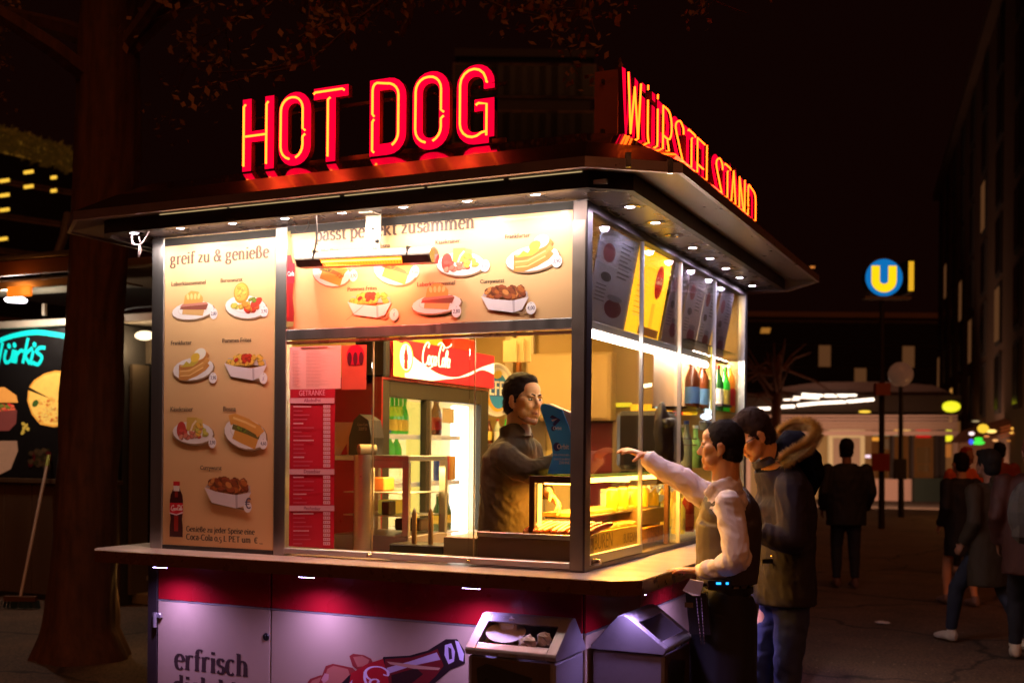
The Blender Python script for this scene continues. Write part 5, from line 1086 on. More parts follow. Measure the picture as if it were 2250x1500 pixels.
t = thing('lamp', 'small white lamp glowing above the grey machine at the rear window', 'lamp', (-.15, 2.0, 1.85))
c = onX(1552, 915, -.12); MB().ell(c, (.03, .1, .022), n=14).ell(c+Vector((0, .05, .06)), (.025, .03, .07), n=12).build('lamp_head', glow('lamp_white', (.75, .85, 1), 5), t, smooth=180); MB().box(c.x-.03, c.x+.03, c.y-.09, c.y+.09, c.z-.1, c.z-.03, .01).build('lamp_base', mat('lamp_grey', (.25, .23, .28), .4), t)
q = bottle('soda_bottle', 'clear green bottle with a blue cap below the glass shelf', 'bottle', None, gC, capB, None, .33, .04, .55, .4); q.location = (-.15, onX(1508, 985, -.15).y, 1.52)
for u in (1500, 1528): q = bottle('soda_bottle', 'pale green bottle behind the steel rack at the rear window' if u == 1500 else 'green bottle close to the waiter beside the steel rack', 'bottle', None, mat('pale_green_glass', (.2, .35, .12), .15), capW, None, .3, .045, .5, .4); q.location = (-.22, onX(u, 985, -.22).y, 1.53)
MB().cyl((-.1, onX(1482, 968, -.1).y, 1.73), (-.1, onX(1530, 968, -.1).y, 1.73), .006, n=8).cyl((-.1, onX(1482, 980, -.1).y, 1.69), (-.1, onX(1530, 980, -.1).y, 1.69), .006, n=8).build('rack_rail', chrome, K)
# dark shelf with papers, bright tube reflection and yellow strip on the rear wall
sp_ = thing('wall_shelf', 'dark wall shelf with stacked trays and a yellow price strip', 'shelf', (-.9, 3.0, 2.0))
p = onY(1410, 895, 3.0); p2 = onY(1505, 895, 3.0)
MB().box(p.x-.05, p2.x+.3, 2.9, 3.2, p.z-.0, p.z+.02, .002).build('board', darkalu, sp_); MB().box(p.x-.05, p2.x+.12, 2.89, 2.9, p.z-.06, p.z+.02).build('price_strip', mat('yellow_strip', (.8, .45, .04), .4, emit=(1, .5, 0), es=.35, var=.5, scale=30), sp_); MB().box(p2.x-.06, p2.x+.02, 2.885, 2.89, p.z-.06, p.z+.02).build('price_label', rlab, sp_)
for i in range(6): MB().box(p.x+.15, p2.x+.2, 2.92, 3.15, p.z+.05+.028*i, p.z+.062+.028*i, .004).build('stacked_tray', mat('brown_tray', (.16, .1, .05), .45), label='thin brown tray in the stack on the rear wall shelf', cat='tray', group='brown trays stacked on the rear shelf')
a, b = onY(1415, 848, 3.1), onY(1462, 840, 3.1); MB().cyl(a, b, .014, n=10).build('bright_tube', glow('tube_reflection', (1, .85, .5), 5), label='short bright tube reflection on the rear wall above the trays', cat='lamp')  # reflection of a tube, put in as a glowing bar
a, b = onY(1352, 889, 3.05), onY(1385, 889, 3.05); MB().box(a.x, b.x, 3.06, 3.09, a.z-.016, a.z+.016, .004).build('light_bar', glow('yellow_bar', (1, .75, .02), 1.5), label='small bright yellow bar on the steel column', cat='light')

# menu boards hanging behind the upper side window
cols = [((1308, 1395), (1300, 1382), 'grey menu board with faint dishes nearest the corner post', (.3, .29, .33), 0),
        ((1398, 1473), (1380, 1450), 'bright yellow lit menu board with a red oval logo', (.85, .5, .03), 1),
        ((1481, 1503), (1455, 1500), 'grey menu board with a dark red logo beside the yellow one', (.2, .16, .17), 0),
        ((1509, 1548), (1500, 1532), 'pale menu board with round pictures behind the second profile', (.22, .19, .21), 0),
        ((1549, 1571), (1534, 1566), 'narrow bluish menu board with small dishes', (.26, .25, .3), 0),
        ((1578, 1608), (1570, 1595), 'last grey menu board near the far post', (.22, .18, .2), 0)]
for (t0, t1), (q0, q1), lb, cc, lit in cols:
    X_t, X_b = -.04, -.13
    yt0, yt1 = onX(t0, 560, X_t).y, onX(t1, 600, X_t).y; yb0, yb1 = onX(q0, 720, X_b).y, onX(q1, 740, X_b).y
    yb0, yb1 = (yt0+yb0)/2, (yt1+yb1)/2; yt0, yt1 = yb0, yb1
    A3 = Vector((X_b, yb0, 2.31)); d_ = Vector((X_t-X_b, 0, 2.79-2.31)); nn = Vector((1, 0, -(X_t-X_b)/(2.79-2.31))).normalized()
    bd = thing('menu_board', lb, 'menu board', tuple(A3))
    m_ = mat('menu_board_%d' % t0, cc, .4, var=.08, scale=4, emit=(1, .5, .01), es=2.2) if lit else paper('menu_board_%d' % t0, tuple(min(.95, c*1.25) for c in cc), .45)
    MB().prism([A3, A3+Vector((0, yb1-yb0, 0)), A3+d_+Vector((0, yt1-yt0, 0)), A3+d_], -nn*.006).build('board', m_, bd)
    P = Print(A3, (0, 1, 0), d_, nn); P.mode = '' if lit else 'paper'; W_, H_ = yb1-yb0, d_.length
    ik = (lambda c: mat('lit_ink_%d' % int(c[0]*100), c, .4, emit=c, es=.6)) if lit else ink
    if lit:
        P.oval(W_*.72, H_*.68, W_*.12, H_*.2, ik((.75, .01, .005)), n=24); P.script(W_*.63, H_*.66, W_*.18, ik((1., .6, .3)), .2)
        for i in range(12): P.rect(W_*.12, H_*(.55-.03*i), W_*(.3+.08*rs.random()), H_*(.558-.03*i), ik((.9, .75, .3)) if i % 2 else ik((.5, .2, .02))); P.rect(W_*.62, H_*(.4-.025*i), W_*.72, H_*(.408-.025*i), ik((.5, .2, .02)))
        P.rect(W_*.35, H_*.02, W_*.95, H_*.12, ik((.35, .1, .01)))
    else:
        P.oval(W_*.6, H_*.2, W_*.22, H_*.1, (.16, .03, .05), n=18); P.oval(W_*.6, H_*.31, W_*.2, H_*.035, tuple(c*.8 for c in cc)); P.oval(W_*.3, H_*.5, W_*.13, H_*.05, (.08, .07, .07)); P.oval(W_*.28, H_*.75, W_*.15, H_*.1, (.25, .05, .06))
        for i in range(9): P.rect(W_*.55, H_*(.9-.045*i), W_*(.75+.15*rs.random()), H_*(.915-.045*i), (.07, .07, .08))
        for i in range(5): P.rect(W_*.1, H_*(.4-.04*i), W_*.35, H_*(.41-.04*i), (.1, .09, .1))
    P.build('print', bd)
MB().box(-.135, -.11, .07, DY-.1, 2.285, 2.31, .003).build('board_rail', mat('warm_rail', (.6, .42, .25), .35, .6), K)
# ================================================================== people
skinW = mat('warm_skin', (.86, .44, .2), .5, var=.08, scale=20, bump=.08, sss=.12); skinD = mat('dim_skin', (.42, .2, .12), .55, var=.08)
hairD = mat('dark_hair', (.016, .008, .006), .75, var=.5, scale=60, stretch=(1, 1, .25), bump=.4, spec=.15); hairB = mat('brown_hair', (.035, .016, .01), .75, var=.5, scale=60, bump=.4, spec=.15)
shirtM = mat('white_shirt', (.85, .74, .78), .65, var=.04, scale=8, bump=.1); vestM = mat('grey_vest', (.05, .035, .038), .6, var=.15, scale=20); trousM = mat('black_trousers', (.012, .011, .014), .7)
parkaM = mat('dark_parka', (.032, .026, .04), .75, var=.25, scale=14, bump=.25, spec=.2); furM = mat('tan_fur', (.8, .5, .2), .8, var=.5, scale=40); jeansM = mat('blue_jeans', (.035, .045, .11), .8, var=.3, scale=25, bump=.2)
fleeceM = mat('olive_fleece', (.05, .032, .018), .8, var=.15, scale=30, bump=.25); shoeM = mat('dark_shoe', (.03, .025, .025), .5); soleM = mat('pale_sole', (.6, .5, .42), .6)
eyeW = mat('eye_white', (.7, .62, .55), .3); eyeD = mat('iris_dark', (.03, .015, .01), .2); lipM = mat('lip_skin', (.42, .12, .08), .5)
def basis(fwd, up=(0, 0, 1)):
    f = Vector(fwd).normalized(); u = Vector(up); u = (u-f*u.dot(f)).normalized(); l = u.cross(f)
    return Matrix((f, l, u)).transposed()
def head_parts(mb, c, fwd, up=(0, 0, 1), s=1., ears=True, beard=False):
    """skull, jaw, nose, brow, lips, ears round the head centre; x forward, y left, z up"""
    B = basis(fwd, up); c = Vector(c); P = lambda x, y, z: c+B@Vector((x, y, z))*s; E = lambda p, r, n=16: mb.ell(P(*p), [q*s for q in r], B, n)
    E((-.012, 0, .03), (.098, .077, .1), 20); E((.012, 0, -.02), (.075, .066, .085), 18); E((.034, 0, -.062), (.05, .05, .048)); E((.064, 0, -.095), (.024, .026, .018)); E((.05, 0, .055), (.04, .056, .045))
    for k in (-1, 1):
        E((.056, .034*k, -.022), (.03, .026, .034)); E((.078, .028*k, .026), (.016, .026, .009)); E((.045, .048*k, -.06), (.028, .02, .03)); E((.05, .055*k, .0), (.03, .018, .02))
        if ears:
            E((-.008, .078*k, -.008), (.019, .009, .031)); E((-.004, .082*k, .012), (.016, .009, .014)); E((0, .078*k, -.034), (.01, .007, .012))
    mb.loft([P(.078, 0, .03), P(.092, 0, .005), P(.108, 0, -.02), P(.104, 0, -.034)], [(.009*s, .01*s), (.01*s, .011*s), (.014*s, .012*s), (.012*s, .007*s)], B@Vector((0, 1, 0)), n=10)
    for k in (-1, 1): E((.094, .011*k, -.03), (.01, .008, .007), 10)
    E((.083, 0, -.052), (.012, .022, .007), 12); E((.085, 0, -.06), (.009, .02, .005), 12); E((.083, 0, -.07), (.01, .019, .007), 12)
    return P, B
def face_bits(t, c, fwd, up, s=1., brow=hairD, open_=.0):
    B = basis(fwd, up); c = Vector(c); P = lambda x, y, z: c+B@Vector((x, y, z))*s
    m = MB()
    for k in (-1, 1): m.ell(P(.0765, .031*k, .008), [.0115*s, .013*s, .006*s], B, 12)
    m.build('eye', eyeW, t, smooth=180)
    m = MB()
    for k in (-1, 1): m.ell(P(.0855, .031*k, .008), [.004*s, .0058*s, .0058*s], B, 10)
    m.build('iris', eyeD, t, smooth=180)
    m = MB()
    for k in (-1, 1): m.loft([P(.089, .012*k, .028), P(.0895, .028*k, .034), P(.078, .045*k, .028)], [(.003*s, .005*s), (.004*s, .0055*s), (.002*s, .003*s)], B@Vector((0, 0, 1)), n=8)
    m.build('eyebrow', brow, t, smooth=180)
    MB().loft([P(.083, -.022, -.0615), P(.0935, 0, -.0595), P(.083, .022, -.0615)], [(.001*s, .002*s), ((.003+open_)*s, .003*s), (.001*s, .002*s)], B@Vector((0, 0, 1)), n=8).build('lip', lipM, t, smooth=180)
def hair(t, c, fwd, up, m, s=1., front=.0, low=.0, name='hair', vox=.006, hairline=.05, amp=.003):
    B = basis(fwd, up); c = Vector(c); P = lambda x, y, z: c+B@Vector((x, y, z))*s; mb = MB()
    mb.ell(P(-.022, 0, .044), [.1*s, .0835*s, .1*s], B, 22); mb.ell(P(-.045, 0, -.02+low), [.068*s, .074*s, .075*s], B, 18); mb.ell(P(hairline-.03+front, 0, .1), [.06*s, .062*s, .035*s], B, 16)
    for k in (-1, 1): mb.loft([P(-.005, .072*k, .04), P(.012, .073*k, .02), P(.01, .073*k, -.012)], [(.012*s, .02*s), (.008*s, .014*s), (.004*s, .006*s)], B@Vector((0, 1, 0)), n=8)
    o = mb.build(name, m, t); remesh(o, vox, 2, .5, ruffle(amp, 55, False))
    if vox < .008 and name == 'hair':
        q = random.Random(4); hs_ = MB(); vs = o.data.vertices; org = ORG[t.name]
        for i in range(3400):
            v = vs[q.randrange(len(vs))]; p = v.co+org; n = v.normal; d = -B.col[0]*.7-B.col[2]*.75+Vector((q.gauss(0, .25), q.gauss(0, .25), q.gauss(0, .25))); d = (d-n*d.dot(n)).normalized()+n*q.uniform(.12, .4)
            w_ = n.cross(d).normalized()*.0011; L = q.uniform(.01, .02); hs_.add([p-w_, p+w_, p+d*L], [(0, 1, 2)])
        hs_.build('hair_strands', m, t, recalc=False, kind='stuff')
    return o
def hand_parts(mb, wrist, dirv, palm_n, s=1., curl=(.5, .5, .5, .5), thumb=1, spread=.16, thumbcurl=.3):
    """palm and five fingers; palm_n points out of the palm, thumb = +1/-1 side along palm_n x dir"""
    d = Vector(dirv).normalized(); n = Vector(palm_n); n = (n-d*n.dot(d)).normalized(); sd_ = n.cross(d)*thumb; w0 = Vector(wrist)
    mb.loft([w0-d*.02*s, w0+d*.015*s, w0+d*.05*s, w0+d*.085*s], [(.026*s, .019*s), (.031*s, .017*s), (.04*s, .015*s), (.038*s, .012*s)], sd_, n=12)
    L = (.072, .08, .074, .058)
    for i in range(4):
        off = (.029-.0195*i)*s; b = w0+d*(.078-.004*abs(i-1))*s+sd_*off; a = 0; p = b; dd = (d+sd_*(spread*(1.3-i)/2)).normalized(); pts = [b-d*.02*s, b]; q = dd
        for j, fr in enumerate((.45, .3, .25)):
            a = curl[i]*(.75+.55*j); ax = sd_; q = Matrix.Rotation(-a if False else a, 3, q.cross(n)) @ q if False else (q*math.cos(a)+n*math.sin(a)).normalized()
            n2 = (n-q*n.dot(q)); p = p+q*L[i]*fr*s; pts.append(p)
        r = (.0088 if i < 3 else .0075)*s
        mb.loft(pts, [(r*1.1, r*1.1), (r*1.08, r*1.05), (r, r), (r*.9, r*.9), (r*.62, r*.62)], sd_, n=9)
    b = w0+d*.02*s+sd_*.022*s; q = (d*.75+sd_*.8+n*.25).normalized(); pts = [b, b+q*.034*s]
    q = (q+n*thumbcurl-sd_*.15+d*.2).normalized(); pts.append(pts[-1]+q*.028*s); q = (q+n*thumbcurl-sd_*.2+d*.2).normalized(); pts.append(pts[-1]+q*.024*s)
    mb.loft(pts, [(.014*s, .013*s), (.0115*s, .011*s), (.0105*s, .0098*s), (.0072*s, .007*s)], n, n=9)
def V(*a): return Vector(a)
def shoe(mb, ankle, fwd, s=1.):
    f = Vector(fwd).normalized(); a = Vector(ankle); z = a.z
    mb.loft([a+V(0, 0, .02)-f*.01, a-V(0, 0, .03)-f*.01, a-V(0, 0, .06)+f*.02], [.045*s, .047*s, .05*s], f.cross(UP), n=12)
    mb.loft([a-f*.06*s-V(0, 0, z-.045), a-V(0, 0, z-.05), a+f*.08*s-V(0, 0, z-.045), a+f*.15*s-V(0, 0, z-.035), a+f*.19*s-V(0, 0, z-.03)], [(.03, .04), (.04, .048), (.043, .04), (.04, .03), (.02, .018)], f.cross(UP), n=12)

def folds(amp, seed, sc=11):
    def f(me):
        nn = [v.normal.copy() for v in me.vertices]
        for v, n in zip(me.vertices, nn):
            p = v.co; wv = noise.noise(Vector((p.x*3, p.y*3, p.z*3))+Vector((seed, 0, 0)))
            q = Vector((p.x+p.z*.5+wv*.12, p.y-p.z*.35+wv*.1, p.z*.45+wv*.1))*sc+Vector((seed, seed*2, 0)); a = noise.noise(q); b = noise.noise(q*2.3)
            v.co += n*amp*2.0*((.3-abs(a)*1.5)+.45*(.3-abs(b)*1.5))*(.35+.9*abs(noise.noise(p*4+Vector((0, seed, 0)))))*1.3
    return f
# ---------------------------------------------------------------- waiter in the vest
k0 = 5.6
W = thing('person', 'man in white shirt and dark vest reaching over the side counter toward the vendor', 'person', tuple(onD(1600, 1280, k0).xy)+(0,))
fW = V(-.985, -.171, 0); lW = UP.cross(fW)        # facing the window, his left is towards the camera
hc = onD(1583, 984, 5.6); hup = (UP*1+fW*.03).normalized(); hf = (fW-UP*.02).normalized()
neck = onD(1594, 1062, 5.6); shL = onD(1600, 1104, 5.46); shR = onD(1560, 1092, 5.80)
elL = onD(1622, 1226, 5.36); wrL = onD(1532, 1255, 5.5); elR = onD(1492, 1046, 5.82); wrR = onD(1413, 1000, 5.84)
chest = onD(1602, 1150, 5.66); waist = onD(1598, 1262, 5.66); hip = onD(1590, 1330, 5.66)
mb = MB(); head_parts(mb, hc, hf, hup, 1.0)
mb.loft([hc-UP*.05-fW*.03, neck, neck-UP*.05], [(.062, .066), (.064, .07), .075], lW)
mb.loft([neck-UP*.02, chest+UP*.08, chest, waist, hip, hip-UP*.08], [(.08, .06), (.15, .09), (.15, .105), (.135, .1), (.15, .1), (.1, .08)], lW)
mb.loft([shL, elL, wrL], [.045, .036, .026], fW); mb.loft([shR, elR, wrR], [.045, .036, .026], fW); mb.ell(shL, .05); mb.ell(shR, .05)
hd_ = onD(1490, 1243, 5.5)-wrL
hand_parts(mb, wrL+hd_.normalized()*.01, hd_+V(0, 0, -.02), V(0.2, .1, -1), 1.0, (.16, .14, .16, .2), thumb=1, spread=.3, thumbcurl=.1)
hd2 = onD(1372, 985, 5.78)-wrR
hand_parts(mb, wrR+hd2.normalized()*.01, hd2, V(-.1, .3, -.95), 1.05, (.28, .3, .34, .42), thumb=-1, spread=.1, thumbcurl=.45)
ft = [(hip+lW*.09, V(*(hip+lW*.1+fW*.03).xy, .52), V(*(hip+lW*.1-fW*.02).xy, .09)), (hip-lW*.09, V(*(hip-lW*.1+fW*.01).xy, .52), V(*(hip-lW*.11+fW*.03).xy, .09))]
for a, b, c in ft: mb.loft([a, b, c], [.065, .052, .04], fW)
o = mb.build('body', skinW, W); remesh(o, .0062, 3)
face_bits(W, hc, hf, hup); hair(W, hc, hf, hup, hairD, 1.0, front=-.035, hairline=.03)
mb = MB()   # shirt: torso, sleeves, cuffs, collar
mb.loft([neck-UP*.035, neck-UP*.075, chest+UP*.06, chest, waist, waist-UP*.06], [(.075, .07), (.14, .1), (.172, .115), (.168, .122), (.152, .115), (.158, .118)], lW, n=20)
mb.ell(shL+lW*.02, (.064, .062, .066)); mb.ell(shR, .064)
sl = lambda a, b, r0, r1, k=5, bulge=.0: ([a.lerp(b, i/k)+UP*(-bulge*math.sin(math.pi*i/k)) for i in range(k+1)], [r0+(r1-r0)*i/k for i in range(k+1)])
for a, b, r0, r1, bu in ((shL, elL, .072, .066, 0), (elL, wrL+(elL-wrL)*.12, .064, .046, .018), (shR, elR, .075, .064, .012), (elR, wrR+(elR-wrR)*.1, .064, .046, .014)):
    p, r = sl(a, b, r0, r1, 6, bu); mb.loft(p, r, fW+UP*.3, n=14)
mb.ell(elL, .063); mb.ell(elR, .056); mb.ell(elL-UP*.03+fW*.03, (.05, .05, .045))
for a, d in ((wrL, elL-wrL), (wrR, elR-wrR)): d = d.normalized(); mb.loft([a+d*.005, a+d*.05], [.036, .038], fW+UP*.3, n=12)
for k in (-1, 1): mb.loft([neck+UP*.022-fW*.072, neck+UP*.015+lW*.066*k-fW*.02, neck-UP*.01+lW*.058*k+fW*.05, neck-UP*.06+lW*.038*k+fW*.09], [(.026, .011)]*4, UP, n=8)
mb.loft([neck-UP*.04-fW*.005, neck+UP*.015-fW*.008], [(.078, .084), (.07, .078)], lW, n=16)
o = mb.build('shirt', shirtM, W); remesh(o, .0075, 3, .5, folds(.0065, 3, 16))
mb = MB()   # vest: back and front, armholes left free
vp = [neck-UP*.055-fW*.025, neck-UP*.085-fW*.01, chest+UP*.07, chest, waist+UP*.03, waist-UP*.04]
mb.loft(vp, [(.08, .066), (.15, .115), (.175, .15), (.184, .166), (.172, .156), (.176, .15)], lW, n=24)
o = mb.build('vest', vestM, W)
remesh(o, .0075, 2, .5, ruffle(.004, 9, True, 5))
mb = MB()
mb.loft([waist-UP*.03, hip, hip-UP*.07], [(.155, .118), (.168, .125), (.16, .12)], lW, n=20)
for a, b, c in ft: mb.loft([a-UP*.02, a-UP*.15, b, b-UP*.15, c-UP*.02], [.098, .095, .078, .072, .066], fW)
o = mb.build('trousers', trousM, W); remesh(o, .012, 2, .5, ruffle(.006, 8, True, 9, (1, 1, .4)))
for a, b, c in ft: mb = MB(); shoe(mb, c, fW); remesh(mb.build('shoe', shoeM, W), .01, 2)
apm = MB(); apm.loft([waist-UP*.075, hip, hip-UP*.15, hip-UP*.4, hip-UP*.6], [(.17, .135), (.178, .165), (.186, .172), (.19, .172), (.195, .17)], lW, n=28); o = apm.build('apron', trousM, W); remesh(o, .012, 2, .5, ruffle(.008, 7, True, 4, (1, 1, .25)))
# what hangs from his belt
mb = MB(); mb.loft([waist-UP*.052, waist-UP*.085], [(.172, .13), (.173, .131)], lW, n=24); mb.build('belt', blackm, W, smooth=60)
pc = onD(1535, 1345, 5.42)
wl_ = MB(); wl_.obox(pc, lW, fW, (UP+fW*.12).normalized(), .03, .05, .10); wl_.build('waiter_wallet', mat('wallet_leather', (.02, .018, .02), .35, coat=.3), label='black waiter purse with a steel clasp in a belt holster', cat='purse')
pq = onD(1510, 1325, 5.38)
MB().obox(onD(1514, 1328, 5.37), lW, fW, UP, .005, .02, .012).build('wallet_clasp', chrome, bpy.data.objects['waiter_wallet'])
ch = MB()
for u0, u1 in ((1530, 1541), (1541, 1548)):
    pts = [onD(u0+(u1-u0)*i/14, 1312+104*i/14, 5.33) for i in range(15)]
    for i in range(14): ch.cyl(pts[i], pts[i].lerp(pts[i+1], .75), .0028, n=5)
ch.build('chain', chrome, bpy.data.objects['waiter_wallet'])
dv = thing('card_terminal', 'small black device with two blue lights on the waiter belt', 'device', tuple(onD(1582, 1283, 5.38)))
MB().obox(onD(1580, 1284, 5.38), RT, FW, UP, .055, .02, .022).build('case', blackm, dv)
for u in (1579, 1598): MB().obox(onD(u, 1281, 5.355), RT, FW, UP, .011 if u < 1590 else .006, .003, .005).build('blue_light', glow('blue_led', (.02, .35, 1), 2.5), dv)
nk = MB(); base_ = [onD(*q) for q in ((1500, 1296, 5.36), (1516, 1272, 5.37), (1546, 1278, 5.36), (1538, 1308, 5.35), (1522, 1308, 5.34))]
nk.prism(base_, fW.cross(UP)*.02); nk.build('cloth', mat('cloth_pale', (.5, .45, .62), .7), label='folded pale cloth tucked at the waiter hip', cat='cloth')

# ---------------------------------------------------------------- man in the fur-hooded parka
k1 = 6.15
Q = thing('person', 'man with glasses in dark parka with fur hood looking down at his hands', 'person', tuple(onD(1722, 1300, k1).xy)+(0,))
fQ = (-RT*.93-FW*.2+V(0, 0, 0)).normalized(); lQ = UP.cross(fQ)
hup2 = (UP*.82+fQ*.57).normalized(); hf2 = (fQ*.82-UP*.57).normalized()
hc2 = onD(1655, 958, 6.1); neck2 = onD(1700, 1012, 6.15); ch2 = onD(1724, 1110, 6.17); wa2 = onD(1722, 1215, 6.17); hp2 = onD(1722, 1300, 6.17)
sL2 = onD(1738, 1068, 5.98); sR2 = onD(1700, 1060, 6.33); eL2 = onD(1742, 1185, 5.92); wL2 = onD(1662, 1165, 5.95); eR2 = onD(1700, 1180, 6.36); wR2 = onD(1645, 1130, 6.2)
mb = MB(); head_parts(mb, hc2, hf2, hup2, 1.05); mb.loft([hc2-hup2*.05-hf2*.03, neck2, ch2+UP*.1], [.058, .062, .09], lQ)
mb.loft([neck2, ch2, wa2, hp2, hp2-UP*.06], [(.09, .07), (.15, .1), (.14, .1), (.15, .1), (.1, .09)], lQ)
mb.loft([sL2, eL2, wL2], [.045, .035, .026], fQ); mb.loft([sR2, eR2, wR2], [.045, .035, .026], fQ)
hand_parts(mb, wL2, (fQ*.9+UP*.35), V(0, 0, 1)-lQ*.6, 1., (.5, .5, .55, .6), thumb=-1); hand_parts(mb, wR2, (fQ*.9+UP*.3), V(0, 0, 1)+lQ*.6, 1., (.5, .5, .5, .6), thumb=1)
ft2 = [(hp2+lQ*.09, V(*(hp2+lQ*.1+fQ*.02).xy, .5), V(*(hp2+lQ*.1-fQ*.0).xy, .09)), (hp2-lQ*.09, V(*(hp2-lQ*.1+fQ*.08).xy, .5), V(*(hp2-lQ*.1+fQ*.07).xy, .09))]
for a, b, c in ft2: mb.loft([a, b, c], [.08, .055, .04], fQ)
o = mb.build('body', skinW, Q); remesh(o, .007, 3)
face_bits(Q, hc2, hf2, hup2, 1.05, hairB); hair(Q, hc2, hf2, hup2, hairB, 1.07, front=.012, hairline=.05, amp=.006)
B2 = basis(hf2, hup2); PP = lambda x, y, z: hc2+B2@Vector((x, y, z))*1.05
gl = MB()
for k in (-1, 1):
    gl.tube([PP(.1, .033*k+.022*math.cos(a), .006+.017*math.sin(a)) for a in [i*math.pi/6 for i in range(13)]], .0022, 6, cap=False); gl.tube([PP(.1, .055*k, .01), PP(.06, .076*k, .012), PP(-.01, .086*k, .006)], .0025, 6)
gl.tube([PP(.1, -.011, .01), PP(.104, 0, .012), PP(.1, .011, .01)], .002, 6).build('glasses', blackm, Q, smooth=180)
mb = MB()
mb.loft([neck2-UP*.02, ch2+UP*.09, ch2, wa2, hp2, hp2-UP*.06], [(.12, .11), (.19, .14), (.215, .165), (.195, .16), (.215, .165), (.212, .165)], lQ, n=22)
for a, b, r0, r1 in ((sL2, eL2, .088, .076), (eL2, wL2-fQ*.0+(eL2-wL2)*.1, .076, .056), (sR2, eR2, .086, .074), (eR2, wR2+(eR2-wR2)*.1, .074, .056)):
    p, r = sl(a, b, r0, r1, 5, .012); mb.loft(p, r, fQ+UP*.2, n=14)
mb.ell(sL2, .088); mb.ell(sR2, .086); mb.ell(eL2, .076); mb.ell(eR2, .074)
mb.loft([neck2+fQ*.05-UP*.02, neck2+fQ*.07+UP*.015], [(.1, .06), (.085, .05)], lQ)
o = mb.build('parka', parkaM, Q); remesh(o, .009, 2, .5, folds(.007, 2, 15))
pk = MB()
c = onD(1697, 1232, 6.03); pk.obox(c, fQ, lQ, (UP+lQ*.02).normalized(), .06, .006, .012)
pk.build('pocket', parkaM, Q)
MB().ell(onD(1697, 1222, 5.92), .009, n=10).build('snap_button', mat('brass_button', (.8, .6, .3), .25, 1.), Q, smooth=180)
mb = MB(); hdc = onD(1745, 1000, 6.17)     # hood lying on the back
mb.loft([onD(1728, 975, 6.17), onD(1750, 985, 6.17), onD(1766, 1010, 6.17), onD(1775, 1045, 6.17), onD(1768, 1085, 6.17)], [(.1, .035), (.15, .06), (.16, .075), (.15, .07), (.1, .04)], lQ, n=16)
mb.loft([onD(1712, 1020, 6.12), onD(1728, 990, 6.12), onD(1748, 966, 6.12), onD(1764, 956, 6.12)], [(.12, .05), (.13, .07), (.12, .07), (.08, .035)], lQ, n=16)
o = mb.build('hood', mat('hood_navy', (.006, .005, .01), .95, spec=.05), Q); remesh(o, .009, 2, .5, ruffle(.006, 12, True, 6))
fur = MB(); rf_ = random.Random(3); path = [onD(*q) for q in ((1716, 950, 6.26), (1734, 936, 6.24), (1758, 929, 6.2), (1780, 931, 6.12), (1792, 945, 6.04), (1788, 962, 5.98), (1773, 976, 5.95), (1754, 988, 5.93), (1734, 1000, 5.92), (1720, 1010, 5.93))]
path = [Vector(q) for q in sp([tuple(p) for p in path], 6)]
for i in range(6500):
    t_ = rf_.random()*(len(path)-1.001); a = path[int(t_)].lerp(path[int(t_)+1], t_ % 1); d = Vector((rf_.gauss(0, 1), rf_.gauss(0, 1), rf_.gauss(0, 1))).normalized(); tg = (path[int(t_)+1]-path[int(t_)]).normalized()
    d = (d-tg*d.dot(tg)*.6).normalized(); L = rf_.uniform(.03, .062); s_1 = d.orthogonal().normalized()*.0022; b = a+d*.008; e = a+d*L+Vector((0, 0, -.008))+tg*rf_.uniform(-.012, .012)
    fur.add([b-s_1, b+s_1, e, b+d.cross(s_1)], [(0, 1, 2), (1, 3, 2)])
fur.tube(path, .01, 8)
fur.build('fur_trim', furM, Q, recalc=False, kind='stuff')
mb = MB(); mb.loft([hp2+UP*.02, hp2-UP*.08], [(.15, .11), (.155, .115)], lQ, n=20)
for a, b, c in ft2: mb.loft([a-UP*.02, a-UP*.15, b, b-UP*.15, c-UP*.02], [.1, .096, .078, .07, .064], fQ)
o = mb.build('jeans', jeansM, Q); remesh(o, .012, 2, .5, ruffle(.008, 9, True, 1, (1, 1, 1.4)))
for a, b, c in ft2: mb = MB(); shoe(mb, c, fQ); remesh(mb.build('shoe', shoeM, Q), .011, 2)
pn = onD(1648, 1110, 6.05); MB().obox(onD(1640, 1098, 6.12), lQ, (fQ*.5+UP).normalized(), fQ, .037, .07, .006).build('phone', blackm, label='dark phone held low by the man in the parka', cat='phone')

# ---------------------------------------------------------------- vendor
k2 = 5.9
S = thing('person', 'dark-haired vendor in olive quarter-zip sweater reaching out behind the front window', 'person', tuple(onD(1135, 1150, k2).xy)+(.15,))
fS = (RT*.80-FW*.6).normalized(); lS = UP.cross(fS)
hc3 = onD(1150, 880, k2); nk3 = onD(1135, 948, k2+.03); c3 = onD(1122, 1040, k2+.05); w3 = onD(1116, 1150, k2+.05); h3 = V(*(w3-UP*.18))
sR3 = onD(1108, 1004, 5.8); sL3 = onD(1162, 990, 6.12); eR3 = onD(1165, 1036, 5.74); wR3 = onD(1238, 1008, 5.8); eL3 = onD(1186, 1058, 6.1); wL3 = onD(1206, 1084, 5.95)
hfS = (RT*.70-FW*.68-UP*.06).normalized()
mb = MB(); P_, B_ = head_parts(mb, hc3, hfS, UP, 1.04); mb.loft([hc3-UP*.05-fS*.03, nk3, nk3-UP*.06], [.058, .06, .075], lS)
mb.loft([nk3-UP*.02, c3+UP*.08, c3, w3, h3], [(.08, .06), (.15, .09), (.15, .1), (.135, .1), (.14, .1)], lS)
mb.loft([sR3, eR3, wR3], [.045, .036, .026], fS); mb.loft([sL3, eL3, wL3], [.045, .036, .026], fS)
